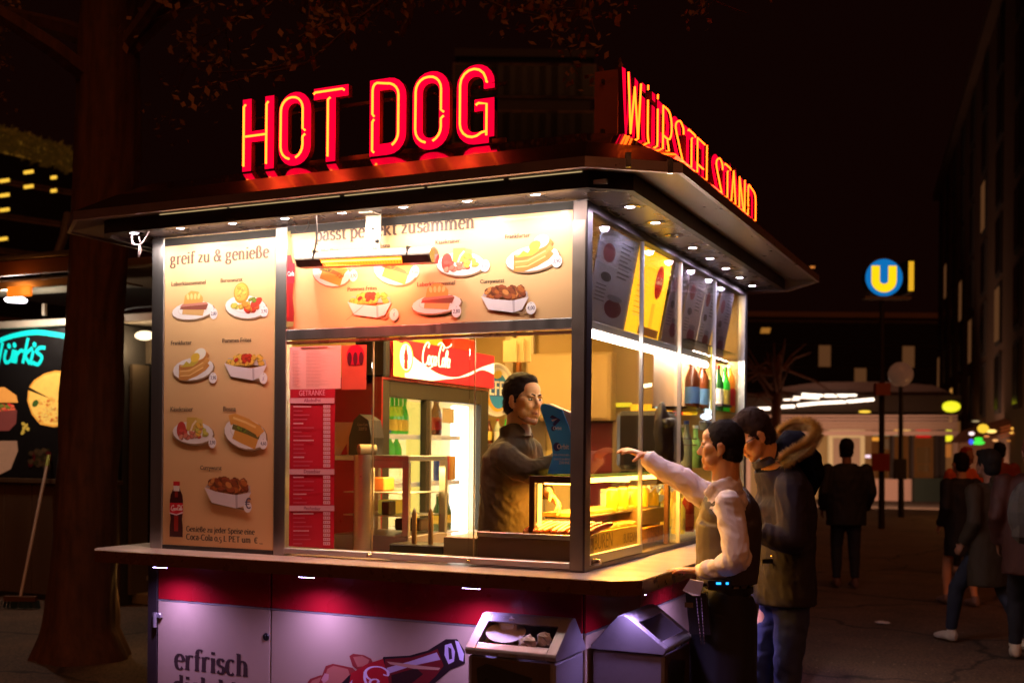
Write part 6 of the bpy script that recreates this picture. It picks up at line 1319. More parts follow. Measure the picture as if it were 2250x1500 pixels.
hand_parts(mb, wR3, onD(1325, 1000, 5.85)-wR3, V(0, .3, -1), 1.05, (.3, .3, .35, .4), thumb=-1); hand_parts(mb, wL3, onD(1226, 1106, 5.9)-wL3, V(0, -.5, -.8), 1.1, (.5, .5, .55, .6), thumb=1)
for k in (-1, 1): mb.loft([h3+lS*.09*k, V(*(h3+lS*.1*k).xy, .55), V(*(h3+lS*.1*k).xy, .2)], [.085, .06, .045], fS)
o = mb.build('body', skinW, S); remesh(o, .0065, 3)
face_bits(S, hc3, hfS, UP, 1.04, hairD, .003); hair(S, hc3, hfS, UP, hairD, 1.05, front=-.004, hairline=.045, amp=.004)
B3 = basis(hfS); P3 = lambda x, y, z: hc3+B3@Vector((x, y, z))*1.04
mb = MB(); mb.loft([P3(.03, .055, -.07), P3(.07, .03, -.098), P3(.084, 0, -.104), P3(.07, -.03, -.098), P3(.03, -.055, -.07)], [(.016, .008)]*5, UP, n=8).build('stubble', mat('stubble', (.36, .16, .08), .8), S, smooth=180)
mb = MB(); mb.loft([nk3-UP*.02, nk3-UP*.06, c3+UP*.07, c3, w3, h3], [(.085, .075), (.13, .095), (.185, .125), (.19, .14), (.18, .14), (.19, .145)], lS, n=22)
for a, b, r0, r1 in ((sR3, eR3, .078, .066), (eR3, wR3+(eR3-wR3)*.15, .066, .05), (sL3, eL3, .074, .06), (eL3, wL3+(eL3-wL3)*.15, .06, .045)):
    p, r = sl(a, b, r0, r1, 5, .01); mb.loft(p, r, fS+UP*.2, n=14)
mb.ell(sR3, .08); mb.ell(sL3, .075); mb.ell(eR3, .068); mb.ell(eL3, .06)
mb.loft([nk3-UP*.04-fS*.0, nk3+UP*.0-fS*.01, nk3+UP*.035-fS*.018], [(.1, .09), (.086, .084), (.078, .078)], lS, n=18)
o = mb.build('sweater', fleeceM, S); remesh(o, .008, 3, .5, folds(.006, 7, 17))
MB().loft([nk3-UP*.03+fS*.04, nk3+UP*.03+fS*.028], [(.05, .05), (.046, .046)], lS, n=14).build('undershirt', mat('undershirt', (.5, .42, .38), .7), S, smooth=60)
mb = MB(); mb.loft([w3-UP*.1, h3-UP*.05], [(.16, .12), (.165, .125)], lS)
for k in (-1, 1): mb.loft([h3+lS*.09*k, V(*(h3+lS*.1*k).xy, .55), V(*(h3+lS*.1*k).xy, .2)], [.1, .08, .07], fS)
o = mb.build('trousers', mat('brown_red_trousers', (.1, .02, .015), .7), S); remesh(o, .014, 2)

# ---------------------------------------------------------------- passers-by
def passer(label, foot, H, fwd, coat, legs, skinm=skinD, stride=.12, coat_len=.5, hairm=hairD, hat=None, width=1., bare=False, arm=.0, vox=.013, hood=False, shoe_m=None, head_turn=0, name='person'):
    """walking figure: feet at foot, height H, facing fwd"""
    f = Vector(fwd).normalized(); l = UP.cross(f); g0 = Vector((foot[0], foot[1], 0)); t = thing(name, label, 'person', tuple(g0)); s = H/1.78
    c = lambda x, y, z: g0+(f*x+l*y)*s+UP*z*s
    hc = c(.03, 0, 1.66); hfw = (Matrix.Rotation(head_turn, 3, 'Z')@f)
    hipz = .93; ft = [(c(0, .09, hipz), c(stride*.75+.03, .095, .50), c(stride, .095, .09)), (c(0, -.09, hipz), c(-stride*.25, -.095, .50), c(-stride, -.095, .10))]
    mb = MB(); head_parts(mb, hc, hfw, UP, 1.02*s); mb.loft([c(0, 0, 1.58), c(0, 0, 1.5), c(0, 0, 1.42)], [.056*s, .058*s, .08*s], l); mb.loft([c(0, 0, 1.44), c(0, 0, 1.2), c(0, 0, .95)], [(.13, .08), (.13, .09), (.14, .1)], l)
    arms = []
    for k in (-1, 1):
        sh_ = c(0, .19*k*width, 1.42); e_ = c(-.05+arm*k, .235*k*width, 1.15); w_ = c(.1+arm*k*1.4, .215*k*width, .93); arms.append((sh_, e_, w_)); mb.loft([sh_, e_, w_], [.04*s, .034*s, .025*s], f)
        hand_parts(mb, w_, (w_-e_)+f*.05, -l*k, s, (.35, .35, .4, .4), thumb=k)
    for a, b, d in ft: mb.loft([a, b, b.lerp(d, .35), d], [.08*s, .052*s, .055*s, .036*s], f)
    remesh(mb.build('body', skinm, t), .011, 2)
    if hat: hair(t, hc, hfw, UP, hat, 1.13*s, front=.01, hairline=.06, name='beanie', vox=.011, amp=.004)
    else: hair(t, hc, hfw, UP, hairm, 1.05*s, name='hair', vox=.01, amp=.006)
    mb = MB(); cl = hipz-coat_len*.5
    mb.loft([c(0, 0, 1.5), c(0, 0, 1.42), c(0, 0, 1.3), c(0, 0, 1.1), c(0, 0, hipz), c(0, 0, cl)], [(.1*s, .1*s), (.19*width*s, .12*s), (.21*width*s, .145*s), (.2*width*s, .15*s), (.2*width*s, .155*s), (.2*width*s, .16*s)], l, n=18)
    for sh_, e_, w_ in arms: mb.loft([sh_, sh_.lerp(e_, .5), e_, e_.lerp(w_, .5), w_-(w_-e_)*.08], [.08*s, .075*s, .068*s, .062*s, .052*s], f); mb.ell(sh_, .082*s, n=12)
    if hood: mb.loft([c(-.07, 0, 1.56), c(-.11, 0, 1.5), c(-.12, 0, 1.42)], [(.1*s, .05*s), (.13*s, .06*s), (.1*s, .04*s)], l)
    remesh(mb.build('coat', coat, t), vox, 2, .5, ruffle(.009, 9, True, H*7, (1, 1, .6)))
    if not bare:
        mb = MB()
        for a, b, d in ft: mb.loft([a, b, b.lerp(d, .4), d+UP*.02], [.098*s, .074*s, .066*s, .05*s], f)
        remesh(mb.build('trousers', legs, t), vox, 2, .5, ruffle(.006, 10, True, 3))
    for a, b, d in ft: mb = MB(); shoe(mb, d, f, s); remesh(mb.build('shoe', shoe_m or soleM, t), .01, 2)
    return t
blackcoat = mat('black_coat', (.012, .010, .011), .7, var=.2); khaki = mat('khaki_coat', (.045, .03, .016), .75, var=.2, bump=.1); darkjean = mat('dark_jeans', (.02, .024, .045), .8)
pt = onZ(1858, 1290, 0)
passer('man in black jacket walking away towards the lit pavilion, hands in pockets', pt.xy, 1.80, FW, blackcoat, mat('black_jeans', (.015, .015, .025), .8), stride=.05, coat_len=.35, width=1.22, arm=0, shoe_m=mat('brown_shoe', (.14, .07, .05), .6))
pt = onZ(2172, 1418, 0)
wb = passer('woman in black beanie and long khaki coat walking left past the camera', pt.xy, 1.66, (-RT*.45+FW*.8), khaki, darkjean, stride=.34, coat_len=.75, hat=mat('black_beanie', (.01, .008, .009), .8), hood=True, width=1.15)
pt = onZ(2110, 1328, 0)
passer('woman in short black coat with bare legs beyond the khaki coat', pt.xy, 1.64, (-RT*.2+FW), blackcoat, None, mat('warm_lit_skin', (.85, .38, .17), .55), stride=.14, coat_len=.7, bare=True, shoe_m=mat('sneaker', (.3, .17, .12), .6))
pt = onZ(2268, 1460, 0)
rp = passer('person with reddish-brown hair and a grey bag at the right edge', pt.xy, 1.78, (RT*.35+FW), mat('maroon_coat', (.05, .012, .008), .7, var=.2), mat('black_jeans', (.015, .015, .025), .8), stride=.32, coat_len=.45, hairm=mat('red_brown_hair', (.2, .05, .025), .7, var=.5, scale=50, bump=.6), width=1.15, shoe_m=soleM)
c = onZ(2232, 1455, 0); MB().ell((0, 0, 0), (.16, .1, .24), n=20).box(-.13, .13, -.08, .08, -.22, .1, .05).build('shoulder_bag', mat('grey_speckled_bag', (.035, .028, .026), .8, var=.6, scale=60), label='speckled grey bag hanging behind the person at the right edge', cat='bag').location = onD(2268, 1125, 7.85)
pt = onZ(2120, 1262, 0)
passer('person in orange rain jacket standing beyond the walkers', pt.xy, 1.72, (RT*.2-FW), mat('orange_jacket', (.8, .14, .03), .6, var=.25, scale=9), blackcoat, stride=.05, coat_len=.2, width=1.25, hairm=mat('orange_hood', (.5, .07, .02), .6))
pt = onZ(2195, 1240, 0)
passer('dark-haired person farther off between the walkers', pt.xy, 1.80, (FW), mat('dark_red_jacket', (.25, .03, .015), .6), blackcoat, stride=.08, coat_len=.3, width=1.1)
# ================================================================== tree beside the stand
bark = mat('dark_bark', (.12, .045, .023), .85, var=.8, scale=20, bump=1., stretch=(1, 1, .16), dirt=.5)
leafM = mat('dry_leaves', (.28, .14, .045), .7, var=.5, scale=3)
TR = thing('tree', 'thick dark tree trunk rising left of the stand, bare twigs with few leaves above', 'tree', tuple(onZ(180, 1440, 0).xy)+(0,))
cx_, cy_ = onZ(180, 1440, 0).xy; kt = (Vector((cx_, cy_, 1))-Vector((CAM.x, CAM.y, 1))).dot(FW)
prof = [(1452, 80, 282), (1380, 102, 256), (1250, 118, 252), (1100, 128, 254), (900, 140, 262), (700, 150, 268), (500, 160, 284), (400, 166, 298), (250, 172, 300), (100, 178, 302), (-40, 182, 318), (-250, 190, 330), (-500, 205, 330)]
mb = MB(); pts = []; rr = []
for v, a, b in prof:
    p = onD((a+b)/2, v, kt); pts.append(p); rr.append((b-a)/2/FPX*kt)
n_ = 40; o_ = 0; fine = []; frr = []
for i in range(len(pts)-1):
    for j in range(6): fine.append(pts[i].lerp(pts[i+1], j/6)); frr.append(rr[i]+(rr[i+1]-rr[i])*j/6)
fine[0].z = -.05
mb.tube(fine, frr, 48)
for v in mb.v:
    i = min(len(fine)-1, max(0, int((v.z+.05)/(fine[-1].z+.05)*(len(fine)-1)))); c = Vector((fine[i].x, fine[i].y, v.z)); d = (v-c)
    if d.length > .01:
        a = math.atan2(d.y, d.x); q = noise.noise(Vector((math.cos(a)*3.2, math.sin(a)*3.2, v.z*1.3)))*.035+abs(noise.noise(Vector((math.cos(a)*9, math.sin(a)*9, v.z*3))))*.02
        root_ = max(0, .3-v.z)*.25*max(0, math.sin(a*5+1)); v += d.normalized()*(q+root_*.5)
mb.build('trunk', bark, TR, smooth=60)
bt = random.Random(12)
br = MB(); lf = MB()
def limb(p, d, L, r, depth):
    pts = [p]; q = p.copy(); dd = d.copy()
    for i in range(5):
        dd = (dd+Vector((bt.gauss(0, .12), bt.gauss(0, .12), bt.gauss(0, .1)))).normalized(); q = q+dd*L/5; pts.append(q.copy())
    br.tube(pts, [r*(1-.13*i) for i in range(6)], 6 if depth < 2 else 4)
    if depth < 3:
        for k in range(4 if depth < 2 else 3):
            i = bt.randrange(2, 6); limb(pts[i], (dd+Vector((bt.gauss(0, .6), bt.gauss(0, .6), bt.gauss(0, .45)))).normalized(), L*.6, r*.5, depth+1)
    if depth >= 2:
        for k in range(5):
            c = pts[bt.randrange(1, 6)]+Vector((bt.gauss(0, .1), bt.gauss(0, .1), bt.gauss(0, .1)))
            for j in range(8):
                a = Vector((bt.gauss(0, 1), bt.gauss(0, 1), bt.gauss(0, 1))).normalized(); b = a.orthogonal().normalized(); s = bt.uniform(.018, .038); c2 = c+Vector((bt.gauss(0, .06), bt.gauss(0, .06), bt.gauss(0, .06)))
                lf.add([c2-a*s, c2+b*s*.55, c2+a*s, c2-b*s*.55], [(0, 1, 2, 3)])
top = fine[-8]
for i, (dx, dy, dz) in enumerate(((1, -.12, .05), (.9, .3, .25), (.6, -.3, .5), (-.7, .2, .3), (-.3, -.6, .4), (.9, -.35, .2), (.2, .7, .5))):
    limb(fine[-(6+i*4 % 20)]+Vector((0, 0, 0)), Vector((dx, dy, dz)).normalized(), 3.4 if i in (0, 1, 5) else 2.4, .09, 0)
c2_ = [onD(u, v, k) for u, v, k in ((660, 30, 8.2), (880, 80, 7.6), (1080, 30, 7.4), (1240, 60, 7.8), (760, 90, 7.9), (980, 10, 7.2))]
prev = fine[-14]
for i, p in enumerate(c2_):
    st_ = fine[-12] if i % 2 == 0 else fine[-20]
    mid_ = st_.lerp(p+Vector((0, 0, .7)), .6)+Vector((0, 0, .9)); q = [Vector(a) for a in sp([tuple(st_), tuple(mid_), tuple(p+Vector((0, 0, .35))), tuple(p)], 4)]
    br.tube(q, [.06*(1-.055*j) for j in range(len(q))], 6); limb(p+Vector((0, 0, .3)), Vector((bt.gauss(.4, .4), bt.gauss(0, .3), -.1)).normalized(), 1.2, .015, 2); limb(p+Vector((-.3, 0, .4)), Vector((bt.gauss(0, .5), bt.gauss(0, .3), .1)).normalized(), 1.1, .015, 2)
br.build('limbs', bark, TR, recalc=False, kind='stuff'); lf.build('crown', leafM, TR, recalc=False, kind='stuff')

# ================================================================== the snack stall behind the tree
T = thing('snack_stall', 'snack stall with teal Türkis sign and pictures of pizza and burger behind the tree', 'snack stall', tuple(onZ(150, 1310, 0).xy)+(0,))
YS = onZ(60, 1312, 0).y
sx1 = onY(262, 1300, YS).x; sx0 = onY(-160, 1300, YS).x
zt = lambda v, u=60: onY(u, v, YS).z
wood = mat('brown_wood_front', (.1, .05, .022), .5, var=.35, scale=3, stretch=(1, 1, .15), bump=.2); slate = mat('stall_dark_wall', (.05, .045, .04), .5); cream = mat('stall_cream_metal', (.5, .42, .33), .35, .3)
stp = (sx1-sx0)/7
for i in range(7): MB().box(sx0+i*stp+.005, sx0+(i+1)*stp-.005, YS-.02, YS+.02, .05, zt(1055), .004).build('front_plank', wood, T)
MB().box(sx0, sx1, YS+.021, YS+2.2, .0, 2.9).build('body', slate, T)
MB().box(sx0, sx1+.02, YS-.06, YS+.02, zt(1060), zt(1050), .004).build('counter_ledge', wood, T)
MB().box(sx0, sx1, YS-.1, YS+.05, zt(722), zt(706), .01).build('sign_rail', cream, T)
lowz = zt(1050)
MB().box(sx0, sx1, YS-.025, YS+.02, lowz+.01, zt(724)).build('picture_panel', mat('black_picture_panel', (.012, .01, .01), .35), T)
MB().box(sx0, sx1+.3, YS-.9, YS+2.4, zt(612), zt(598), .02).build('roof', mat('stall_roof', (.12, .1, .08), .5, .3), T)
MB().box(sx0, sx1+.3, YS-.9, YS-.86, zt(640), zt(612)).build('roof_fascia', mat('stall_fascia_brown', (.16, .06, .02), .5), T)
MB().box(sx0, sx1+.32, YS-.92, YS-.84, zt(668), zt(652), .01).build('awning_rail', cream, T)
MB().box(sx0, sx1+.28, YS-.8, YS, zt(648), zt(644)).build('soffit', mat('stall_soffit', (.3, .27, .2), .5), T)
P = Print((0, YS-.0265, 0), (1, 0, 0), (0, 0, 1), (0, -1, 0)); P.mode = 'lit'
teal = mat('teal_lit_letters', (.01, .5, .45), .4, emit=(0, .75, .66), es=.8, var=0)
def pst(pts, w, m=teal): P.stroke([P.px(*q) for q in sp(pts, 5)], w, m)
pst([(-30, 768), (0, 748), (40, 735), (85, 730), (142, 738)], .055)
for pts in ([(6, 752), (-4, 800), (-8, 812)], [(14, 768), (10, 786), (14, 796), (24, 790), (30, 768)], [(32, 768), (28, 797)], [(38, 770), (34, 798)], [(38, 778), (46, 770), (52, 772)], [(62, 742), (50, 798)], [(72, 764), (56, 780), (66, 799)], [(74, 770), (68, 794), (72, 799)], [(100, 764), (88, 764), (80, 772), (92, 784), (84, 800), (72, 796)]): pst(pts, .042)
for u, v in ((20, 760), (32, 758), (76, 757)): P.oval(*P.px(u, v), .03, .035, teal, .7, 6)
def lit(n, c, e=.55): return mat('stall_pic_'+n, c, .5, emit=c, es=e, var=.3, scale=14)
pz = [P.px(*q) for q in ((64, 850), (75, 835), (98, 820), (122, 814), (150, 816), (160, 870), (150, 932), (118, 938), (88, 932), (70, 910), (60, 880), (62, 857), (112, 876))]
P.poly(pz, lit('crust', (.75, .3, .04), .8)); P.poly([(a*.93+P.px(110, 875)[0]*.07, b*.93+P.px(110, 875)[1]*.07) for a, b in pz], lit('cheese', (.85, .45, .08), .8))
blobs(P, *P.px(112, 900), .17, .13, [(.6, .16, .03), (.85, .5, .1), (.8, .35, .05), (.85, .5, .1)], 50, .02, 3)
P.oval(*P.px(78, 886), .05, .035, lit('basil', (.06, .12, .02), .4), .5)
P.poly([P.px(*q) for q in ((-20, 852), (10, 850), (36, 868), (40, 884), (-20, 884))], lit('bun', (.75, .28, .05), .8)); blobs(P, *P.px(12, 898), .12, .04, [(.65, .02, .02), (.7, .1, .04), (.15, .15, .02)], 26, .03, 8); P.poly([P.px(*q) for q in ((-20, 905), (38, 900), (36, 930), (20, 946), (-20, 946))], lit('patty', (.2, .04, .03), .5))
P.poly([P.px(*q) for q in ((-20, 968), (38, 968), (40, 990), (24, 1030), (0, 1042), (-20, 1042))], lit('wrap', (.32, .15, .08), .5)); blobs(P, *P.px(56, 940), .05, .05, [(.5, .3, .04)], 8, .025, 5)
P.mode = ''; blobs(P, *P.px(88, 1006), .14, .09, [(.14, .01, .012), (.12, .07, .03), (.1, .06, .03), (.05, .04, .01)], 40, .04, 15)
P.build('sign_print', T)
l = onY(35, 664, YS-.5); MB().lathe(l, [(0, 0), (.1, .005), (.11, .03), (.06, .06)], 18).build('spot_lamp', glow('stall_lamp', (1, .9, 1), 9), T); light('POINT', l-Vector((0, .05, .12)), 34, (1, .85, .7), .08, name='stall_lamp_light')
l2 = onY(58, 640, YS-.86); MB().box(l2.x-.2, l2.x+.14, YS-.93, YS-.9, l2.z-.06, l2.z+.05, .02).build('warm_glow', glow('stall_orange_reflection', (1, .2, .01), 1.1), T); light('POINT', l2+Vector((0, -.15, 0)), 3, (1, .3, .05), .08, name='stall_reflection_light')  # orange reflection, put in as a glowing box with a light of its own
p = onY(95, 680, YS-.5); MB().box(p.x-.02, p.x+.02, YS-.5, YS-.47, p.z-.06, p.z+.06).build('hanger', cream, T)
# the stall's side with its door, right of the trunk
dr = MB().box(sx1+.02, sx1+.06, YS+.1, YS+1.9, .1, 2.5).build('side_wall', mat('stall_side', (.14, .1, .06), .5), T)
YD = YS+.35; dx0, dx1 = onY(262, 1000, YD).x, onY(335, 1000, YD).x
zz_ = lambda v, u=300: onY(u, v, YD).z
MB().box(dx0-.1, dx1+1.2, YD, YD+.04, 0, zz_(740)).build('door_wall', mat('door_grey_brown', (.1, .075, .05), .5, var=.2), T)
MB().box(onY(297, 1000, YD).x, dx1+.6, YD-.01, YD-.003, zz_(1240), zz_(800)).build('door_glass', mat('door_dark_glass', (.005, .005, .006), .15), T)
for u in (284, 296): x = onY(u, 1000, YD).x; MB().box(x-.025, x+.02, YD-.03, YD-.002, .2, zz_(770), .004).build('door_frame', mat('door_frame_brown', (.16, .11, .07), .4, .3), T)
MB().box(dx0, dx1+1, YD-.02, YD-.004, zz_(1272), zz_(1262)).build('kick_strip', cream, T)
MB().box(dx0-.1, dx1+1.2, YD-.4, YD+.1, zz_(718), zz_(700), .01).build('door_lintel', cream, T)
MB().box(dx0-.2, dx1+1.2, YD-.6, YD+1.5, zz_(612), zz_(592), .02).build('roof_edge', mat('stall_roof_edge', (.3, .2, .12), .5, .3), T)
l = onY(318, 737, YD-.2); MB().ell(l, (.12, .08, .05), n=14).build('round_lamp', glow('stall_lamp_warm', (1, .75, .45), 2.2), T, smooth=180); light('POINT', l-Vector((0, .1, .15)), 5, (1, .7, .4), .06, name='door_lamp_light')
MB().tube([onY(*q, YD-.3) for q in sp([(262, 692), (275, 682), (300, 676), (338, 674)])], .012, 6).tube([onY(*q, YD-.3) for q in sp([(262, 698), (285, 690), (338, 688)])], .008, 6).build('cable', blackm, T)
hs = mat('door_orange_light', (.5, .15, .02), .5, emit=(1, .25, .02), es=.3); p = onY(253, 787, YD-.1); MB().box(p.x-.03, p.x+.03, YD-.12, YD-.09, p.z-.05, p.z+.05).build('door_sensor', hs, T)
# kerb in front of the door
ka, kb = onZ(235, 1306, .0), onZ(345, 1330, .0)
MB().prism([Vector((ka.x-1.5, ka.y-.1, .004)), Vector((kb.x+.9, kb.y-.15, .004)), Vector((kb.x+.9, kb.y+.6, .004)), Vector((ka.x-1.5, ka.y+1.2, .004))], (0, 0, .1)).build('door_step', mat('step_concrete', (.3, .22, .12), .8, var=.2, bump=.2), label='pale concrete step before the stall door, right of the trunk', cat='step')
light('POINT', onD(300, 1270, 9.2), 2.2, (1, .5, .12), .1, name='step_glow')
# broom
bm_ = thing('broom', 'long-handled street broom leaning against the snack stall, bristles on the ground', 'broom', tuple(onZ(36, 1332, 0)))
b0 = onZ(45, 1310, .12); b1 = onY(108, 1000, YS-.06)
d_ = (b1-b0).normalized()
MB().cyl(b0, b0.lerp(b1, .28), .015, n=10).cyl(b0.lerp(b1, .28), b0.lerp(b1, .92), .0165, n=10).build('handle', mat('broom_handle', (.5, .33, .24), .5), bm_, smooth=60)
MB().cyl(b0.lerp(b1, .92), b1, .02, n=10).build('grip', mat('broom_grip', (.35, .35, .06), .5), bm_, smooth=60)
MB().obox(b0-UP*.02, RT, FW, UP, .16, .035, .025).build('head', mat('broom_head', (.12, .05, .03), .7), bm_)
bb = MB(); 
for i in range(160):
    x, y = bt.uniform(-.18, .18), bt.uniform(-.04, .04); p = b0+RT*x+FW*y-UP*.04; e = Vector((p.x+RT.x*x*.15, p.y-.0, .002)); s = RT*.003; bb.add([p-s, p+s, e+s, e-s], [(0, 1, 2, 3)])
bb.build('bristles', mat('blue_bristle', (.02, .06, .09), .8), bm_, recalc=False, kind='stuff')

# ================================================================== far pavilion, poles, U sign
pv0, pv1 = onZ(1640, 1103, 0), onZ(2118, 1103, 0)
kp_ = (pv0-CAM).dot(FW); KP = 39.5
F_ = lambda u, v, dk=0: onD(u, v, KP+dk)
PV = thing('pavilion', 'low lit station pavilion with curved roof and glass front across the square', 'pavilion', tuple(F_(1880, 1100).xy)+(0,))
def fbox(name, u0, v0, u1, v1, d0, d1, m, parent=PV, **kw):
    a, b, c, d = F_(u0, v0, d0), F_(u1, v0, d0), F_(u1, v1, d0), F_(u0, v1, d0)
    return MB().prism([a, b, c, d], FW*(d1-d0)).build(name, m, parent, **kw)
pvw = mat('pavilion_white', (.5, .33, .26), .5, var=.08); pvd = mat('pavilion_dark', (.035, .02, .015), .6)
fbox('back_wall', 1640, 1103, 2110, 925, 3, 3.2, mat('pavilion_inside', (.4, .22, .1), .6, var=.5, scale=.6, emit=(1, .4, .12), es=.1))  # inside lamplight is put into the glow of wall, door and counter
rf2 = MB(); arcp = [(1625, 905), (1650, 872), (1720, 850), (1800, 839), (1950, 838), (2050, 846), (2090, 862), (2118, 905)]
rf2.prism([F_(u, v, -1.5) for u, v in arcp], FW*6).build('roof', mat('pavilion_roof', (.1, .055, .045), .5, .4), PV)
fbox('roof_glazing', 1630, 912, 2112, 868, -1.7, -1.6, mat('pavilion_glazing', (.03, .018, .012), .3), PV)
for i in range(5): fbox('fascia_slat', 1700 if i else 1690, 916+i*7, 2104, 911+i*7, -1.9, -1.7, pvw)
fbox('fascia_beam', 1690, 956, 2106, 946, -2.0, -1.7, pvw)
for u in (2102, 1640, 1690): fbox('pillar', u, 1103, u+9, 950, -1.8, -1.5, pvw)
wt_ = glow('pav_tube', (1, .8, .62), 3.2)
for (u0, v0, u1, v1, h) in ((1752, 890, 1800, 885, 6), (1802, 885, 1860, 882, 6), (1862, 882, 1920, 877, 6), (1708, 894, 1746, 892, 6), (1664, 898, 1692, 897, 6), (1762, 866, 1808, 869, 5), (1812, 869, 1862, 869, 6), (1864, 868, 1882, 868, 4), (1744, 872, 1800, 875, 3), (1722, 878, 1756, 877, 3)):
    a, b = F_(u0, v0, -1.75), F_(u1, v1, -1.75); MB().cyl(a, b, h/2/FPX*KP, n=6).build('bright_tube', wt_, PV)
MB().ell(F_(2090, 893, -1.8), (.3, .1, .19), n=12).build('yellow_lamp', glow('pav_yellow', (.9, .85, .02), 1.1), PV); MB().ell(F_(1900, 904, -1.8), (.2, .1, .04), n=10).build('small_lamp', glow('pav_small_yellow', (1, .6, .05), 1.4), PV)
for u, v, w_, h_, c, e, nm in ((1887, 928, 5, 2, (1, .7, .4), 2, 'small_lamp'), (1927, 964, 9, 4, (1, .5, .08), 1.8, 'counter_lamp'), (1993, 947, 9, 4, (1, .6, .15), 1.6, 'counter_lamp'), (1972, 947, 6, 4, (1, .5, .1), 1.6, 'counter_lamp'), (1950, 955, 30, 2, (.1, .9, .7), .8, 'teal_strip'), (2030, 952, 15, 9, (1, .01, .02), 1.1, 'red_sign'), (2080, 946, 11, 3, (.9, .85, .05), 1.2, 'window_lamp'), (2086, 962, 7, 7, (.9, .8, .02), 1.1, 'window_lamp'), (2085, 990, 5, 14, (1, .3, .05), .35, 'lit_notice'), (1908, 1002, 5, 3, (1, .7, .8), 1.3, 'small_lamp'), (1948, 1028, 8, 4, (1, .35, .05), .8, 'counter_lamp'), (2030, 1000, 14, 18, (.8, .35, .12), .14, 'poster'), (1952, 975, 9, 11, (.8, .5, .3), .25, 'poster'), (2030, 1028, 12, 8, (.8, .3, .08), .25, 'poster')):
    a = F_(u-w_, v+h_, 1.); b = F_(u+w_, v+h_, 1.); c1 = F_(u+w_, v-h_, 1.); d1 = F_(u-w_, v-h_, 1.); MB().prism([a, b, c1, d1], FW*.1).build(nm, glow('pav_%s_%d' % (nm, u), c, e), PV)
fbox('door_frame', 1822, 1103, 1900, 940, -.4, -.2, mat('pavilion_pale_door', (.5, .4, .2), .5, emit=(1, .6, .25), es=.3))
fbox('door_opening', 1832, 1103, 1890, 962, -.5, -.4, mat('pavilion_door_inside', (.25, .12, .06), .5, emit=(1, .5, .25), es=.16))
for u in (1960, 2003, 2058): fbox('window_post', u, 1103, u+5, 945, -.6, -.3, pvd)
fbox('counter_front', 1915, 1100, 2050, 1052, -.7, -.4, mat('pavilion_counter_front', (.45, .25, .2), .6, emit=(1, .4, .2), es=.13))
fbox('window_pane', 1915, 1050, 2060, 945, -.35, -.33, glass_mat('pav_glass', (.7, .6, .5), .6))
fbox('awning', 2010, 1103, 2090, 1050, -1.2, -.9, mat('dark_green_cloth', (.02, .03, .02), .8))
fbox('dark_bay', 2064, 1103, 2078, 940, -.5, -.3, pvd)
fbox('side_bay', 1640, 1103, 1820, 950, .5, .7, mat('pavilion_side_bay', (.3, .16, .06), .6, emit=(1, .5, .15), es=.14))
light('AREA', F_(1880, 1075, -6), 260, (1, .58, .38), 8, F_(1880, 925, 0), sizey=1, name='pavilion_fill')  # unseen area light added low in front to brighten the fascia
# poles
polem = mat('dark_pole', (.03, .02, .016), .5, .3)
k_u = (onZ(1937, 1161, 0)-CAM).dot(FW); k_l = (onZ(1980, 1136, 0)-CAM).dot(FW)
US = thing('metro_sign', 'round blue underground sign with a yellow U on a tall dark pole', 'sign', tuple(onZ(1937, 1161, 0)))
b = onZ(1937, 1161, 0); t_ = onD(1938, 662, k_u)
MB().tube([b, b.lerp(t_, .5), t_], [.07, .06, .05], 10).build('pole', polem, US, smooth=60)
for (u, v, du, nn, full) in ((1940, 611, 0, -FW, True),):
    c = onD(u, v, k_u); ra = 42/FPX*k_u
    MB().lathe(c+FW*.1, [(0, 0), (ra+.02, 0), (ra+.02, .16), (ra, .17), (0, .17)], 36, axis=-FW).build('housing', mat('sign_housing', (.02, .02, .025), .4), US)
    P = Print(c-FW*.075, RT, UP, -FW); P.oval(0, 0, ra*.97, ra*.97, mat('u_blue', (.01, .1, .35), .4, emit=(.0, .14, .42), es=1.1, var=0), n=40)
    yl = mat('u_yellow', (.8, .6, .02), .4, emit=(1, .66, .004), es=1.1, var=0); r = ra*.66; wd = ra*.44
    cen = [(-r+wd/2, ra*.62), (-r+wd/2, -ra*.05)]+arc(0, -ra*.15, r-wd/2, r*.86-wd/2+.02, 180, 360, 12)+[(r-wd/2, -ra*.05), (r-wd/2, ra*.62)]
    P.stroke(cen, wd, yl); P.build('sign_face', US)
c = onD(1987, 613, k_u+.4); MB().obox(c, RT, FW, UP, .05, .42, .36).build('side_sign', mat('u_side', (.02, .02, .03), .4), US); MB().obox(c-FW*.43, RT, FW, UP, .055, .01, .32).build('side_sign_edge', glow('u_side_yellow', (1, .5, .02), .8), US)
MB().obox(onD(1948, 655, k_u), RT, FW, UP, .5, .12, .03).build('sign_bracket', mat('sign_bracket', (.2, .15, .1), .5), US)
MB().obox(onD(1938, 855, k_u-.1), RT, FW, UP, .16, .08, .13).build('red_box', mat('dull_red_box', (.35, .1, .06), .5), US)
MB().obox(onD(1935, 1015, k_u-.15), RT, FW, UP, .19, .02, .19).build('red_notice', mat('dull_red_notice', (.3, .03, .02), .5), US)
LP = thing('street_lamp', 'unlit globe street lamp on a thin pole before the pavilion', 'street lamp', tuple(onZ(1980, 1136, 0)))
b = onZ(1980, 1136, 0); t_ = onD(1979, 845, k_l); MB().tube([b, b.lerp(t_, .6), t_], [.08, .06, .05], 10).build('pole', polem, LP, smooth=60)
MB().ell(onD(1979, 822, k_l), 27/FPX*k_l, n=24).build('globe', mat('dim_globe', (.35, .22, .15), .3, emit=(1, .45, .25), es=.05), LP, smooth=180); MB().obox(onD(1977, 1030, k_l-.1), RT, FW, UP, .16, .05, .26).build('box', polem, LP)
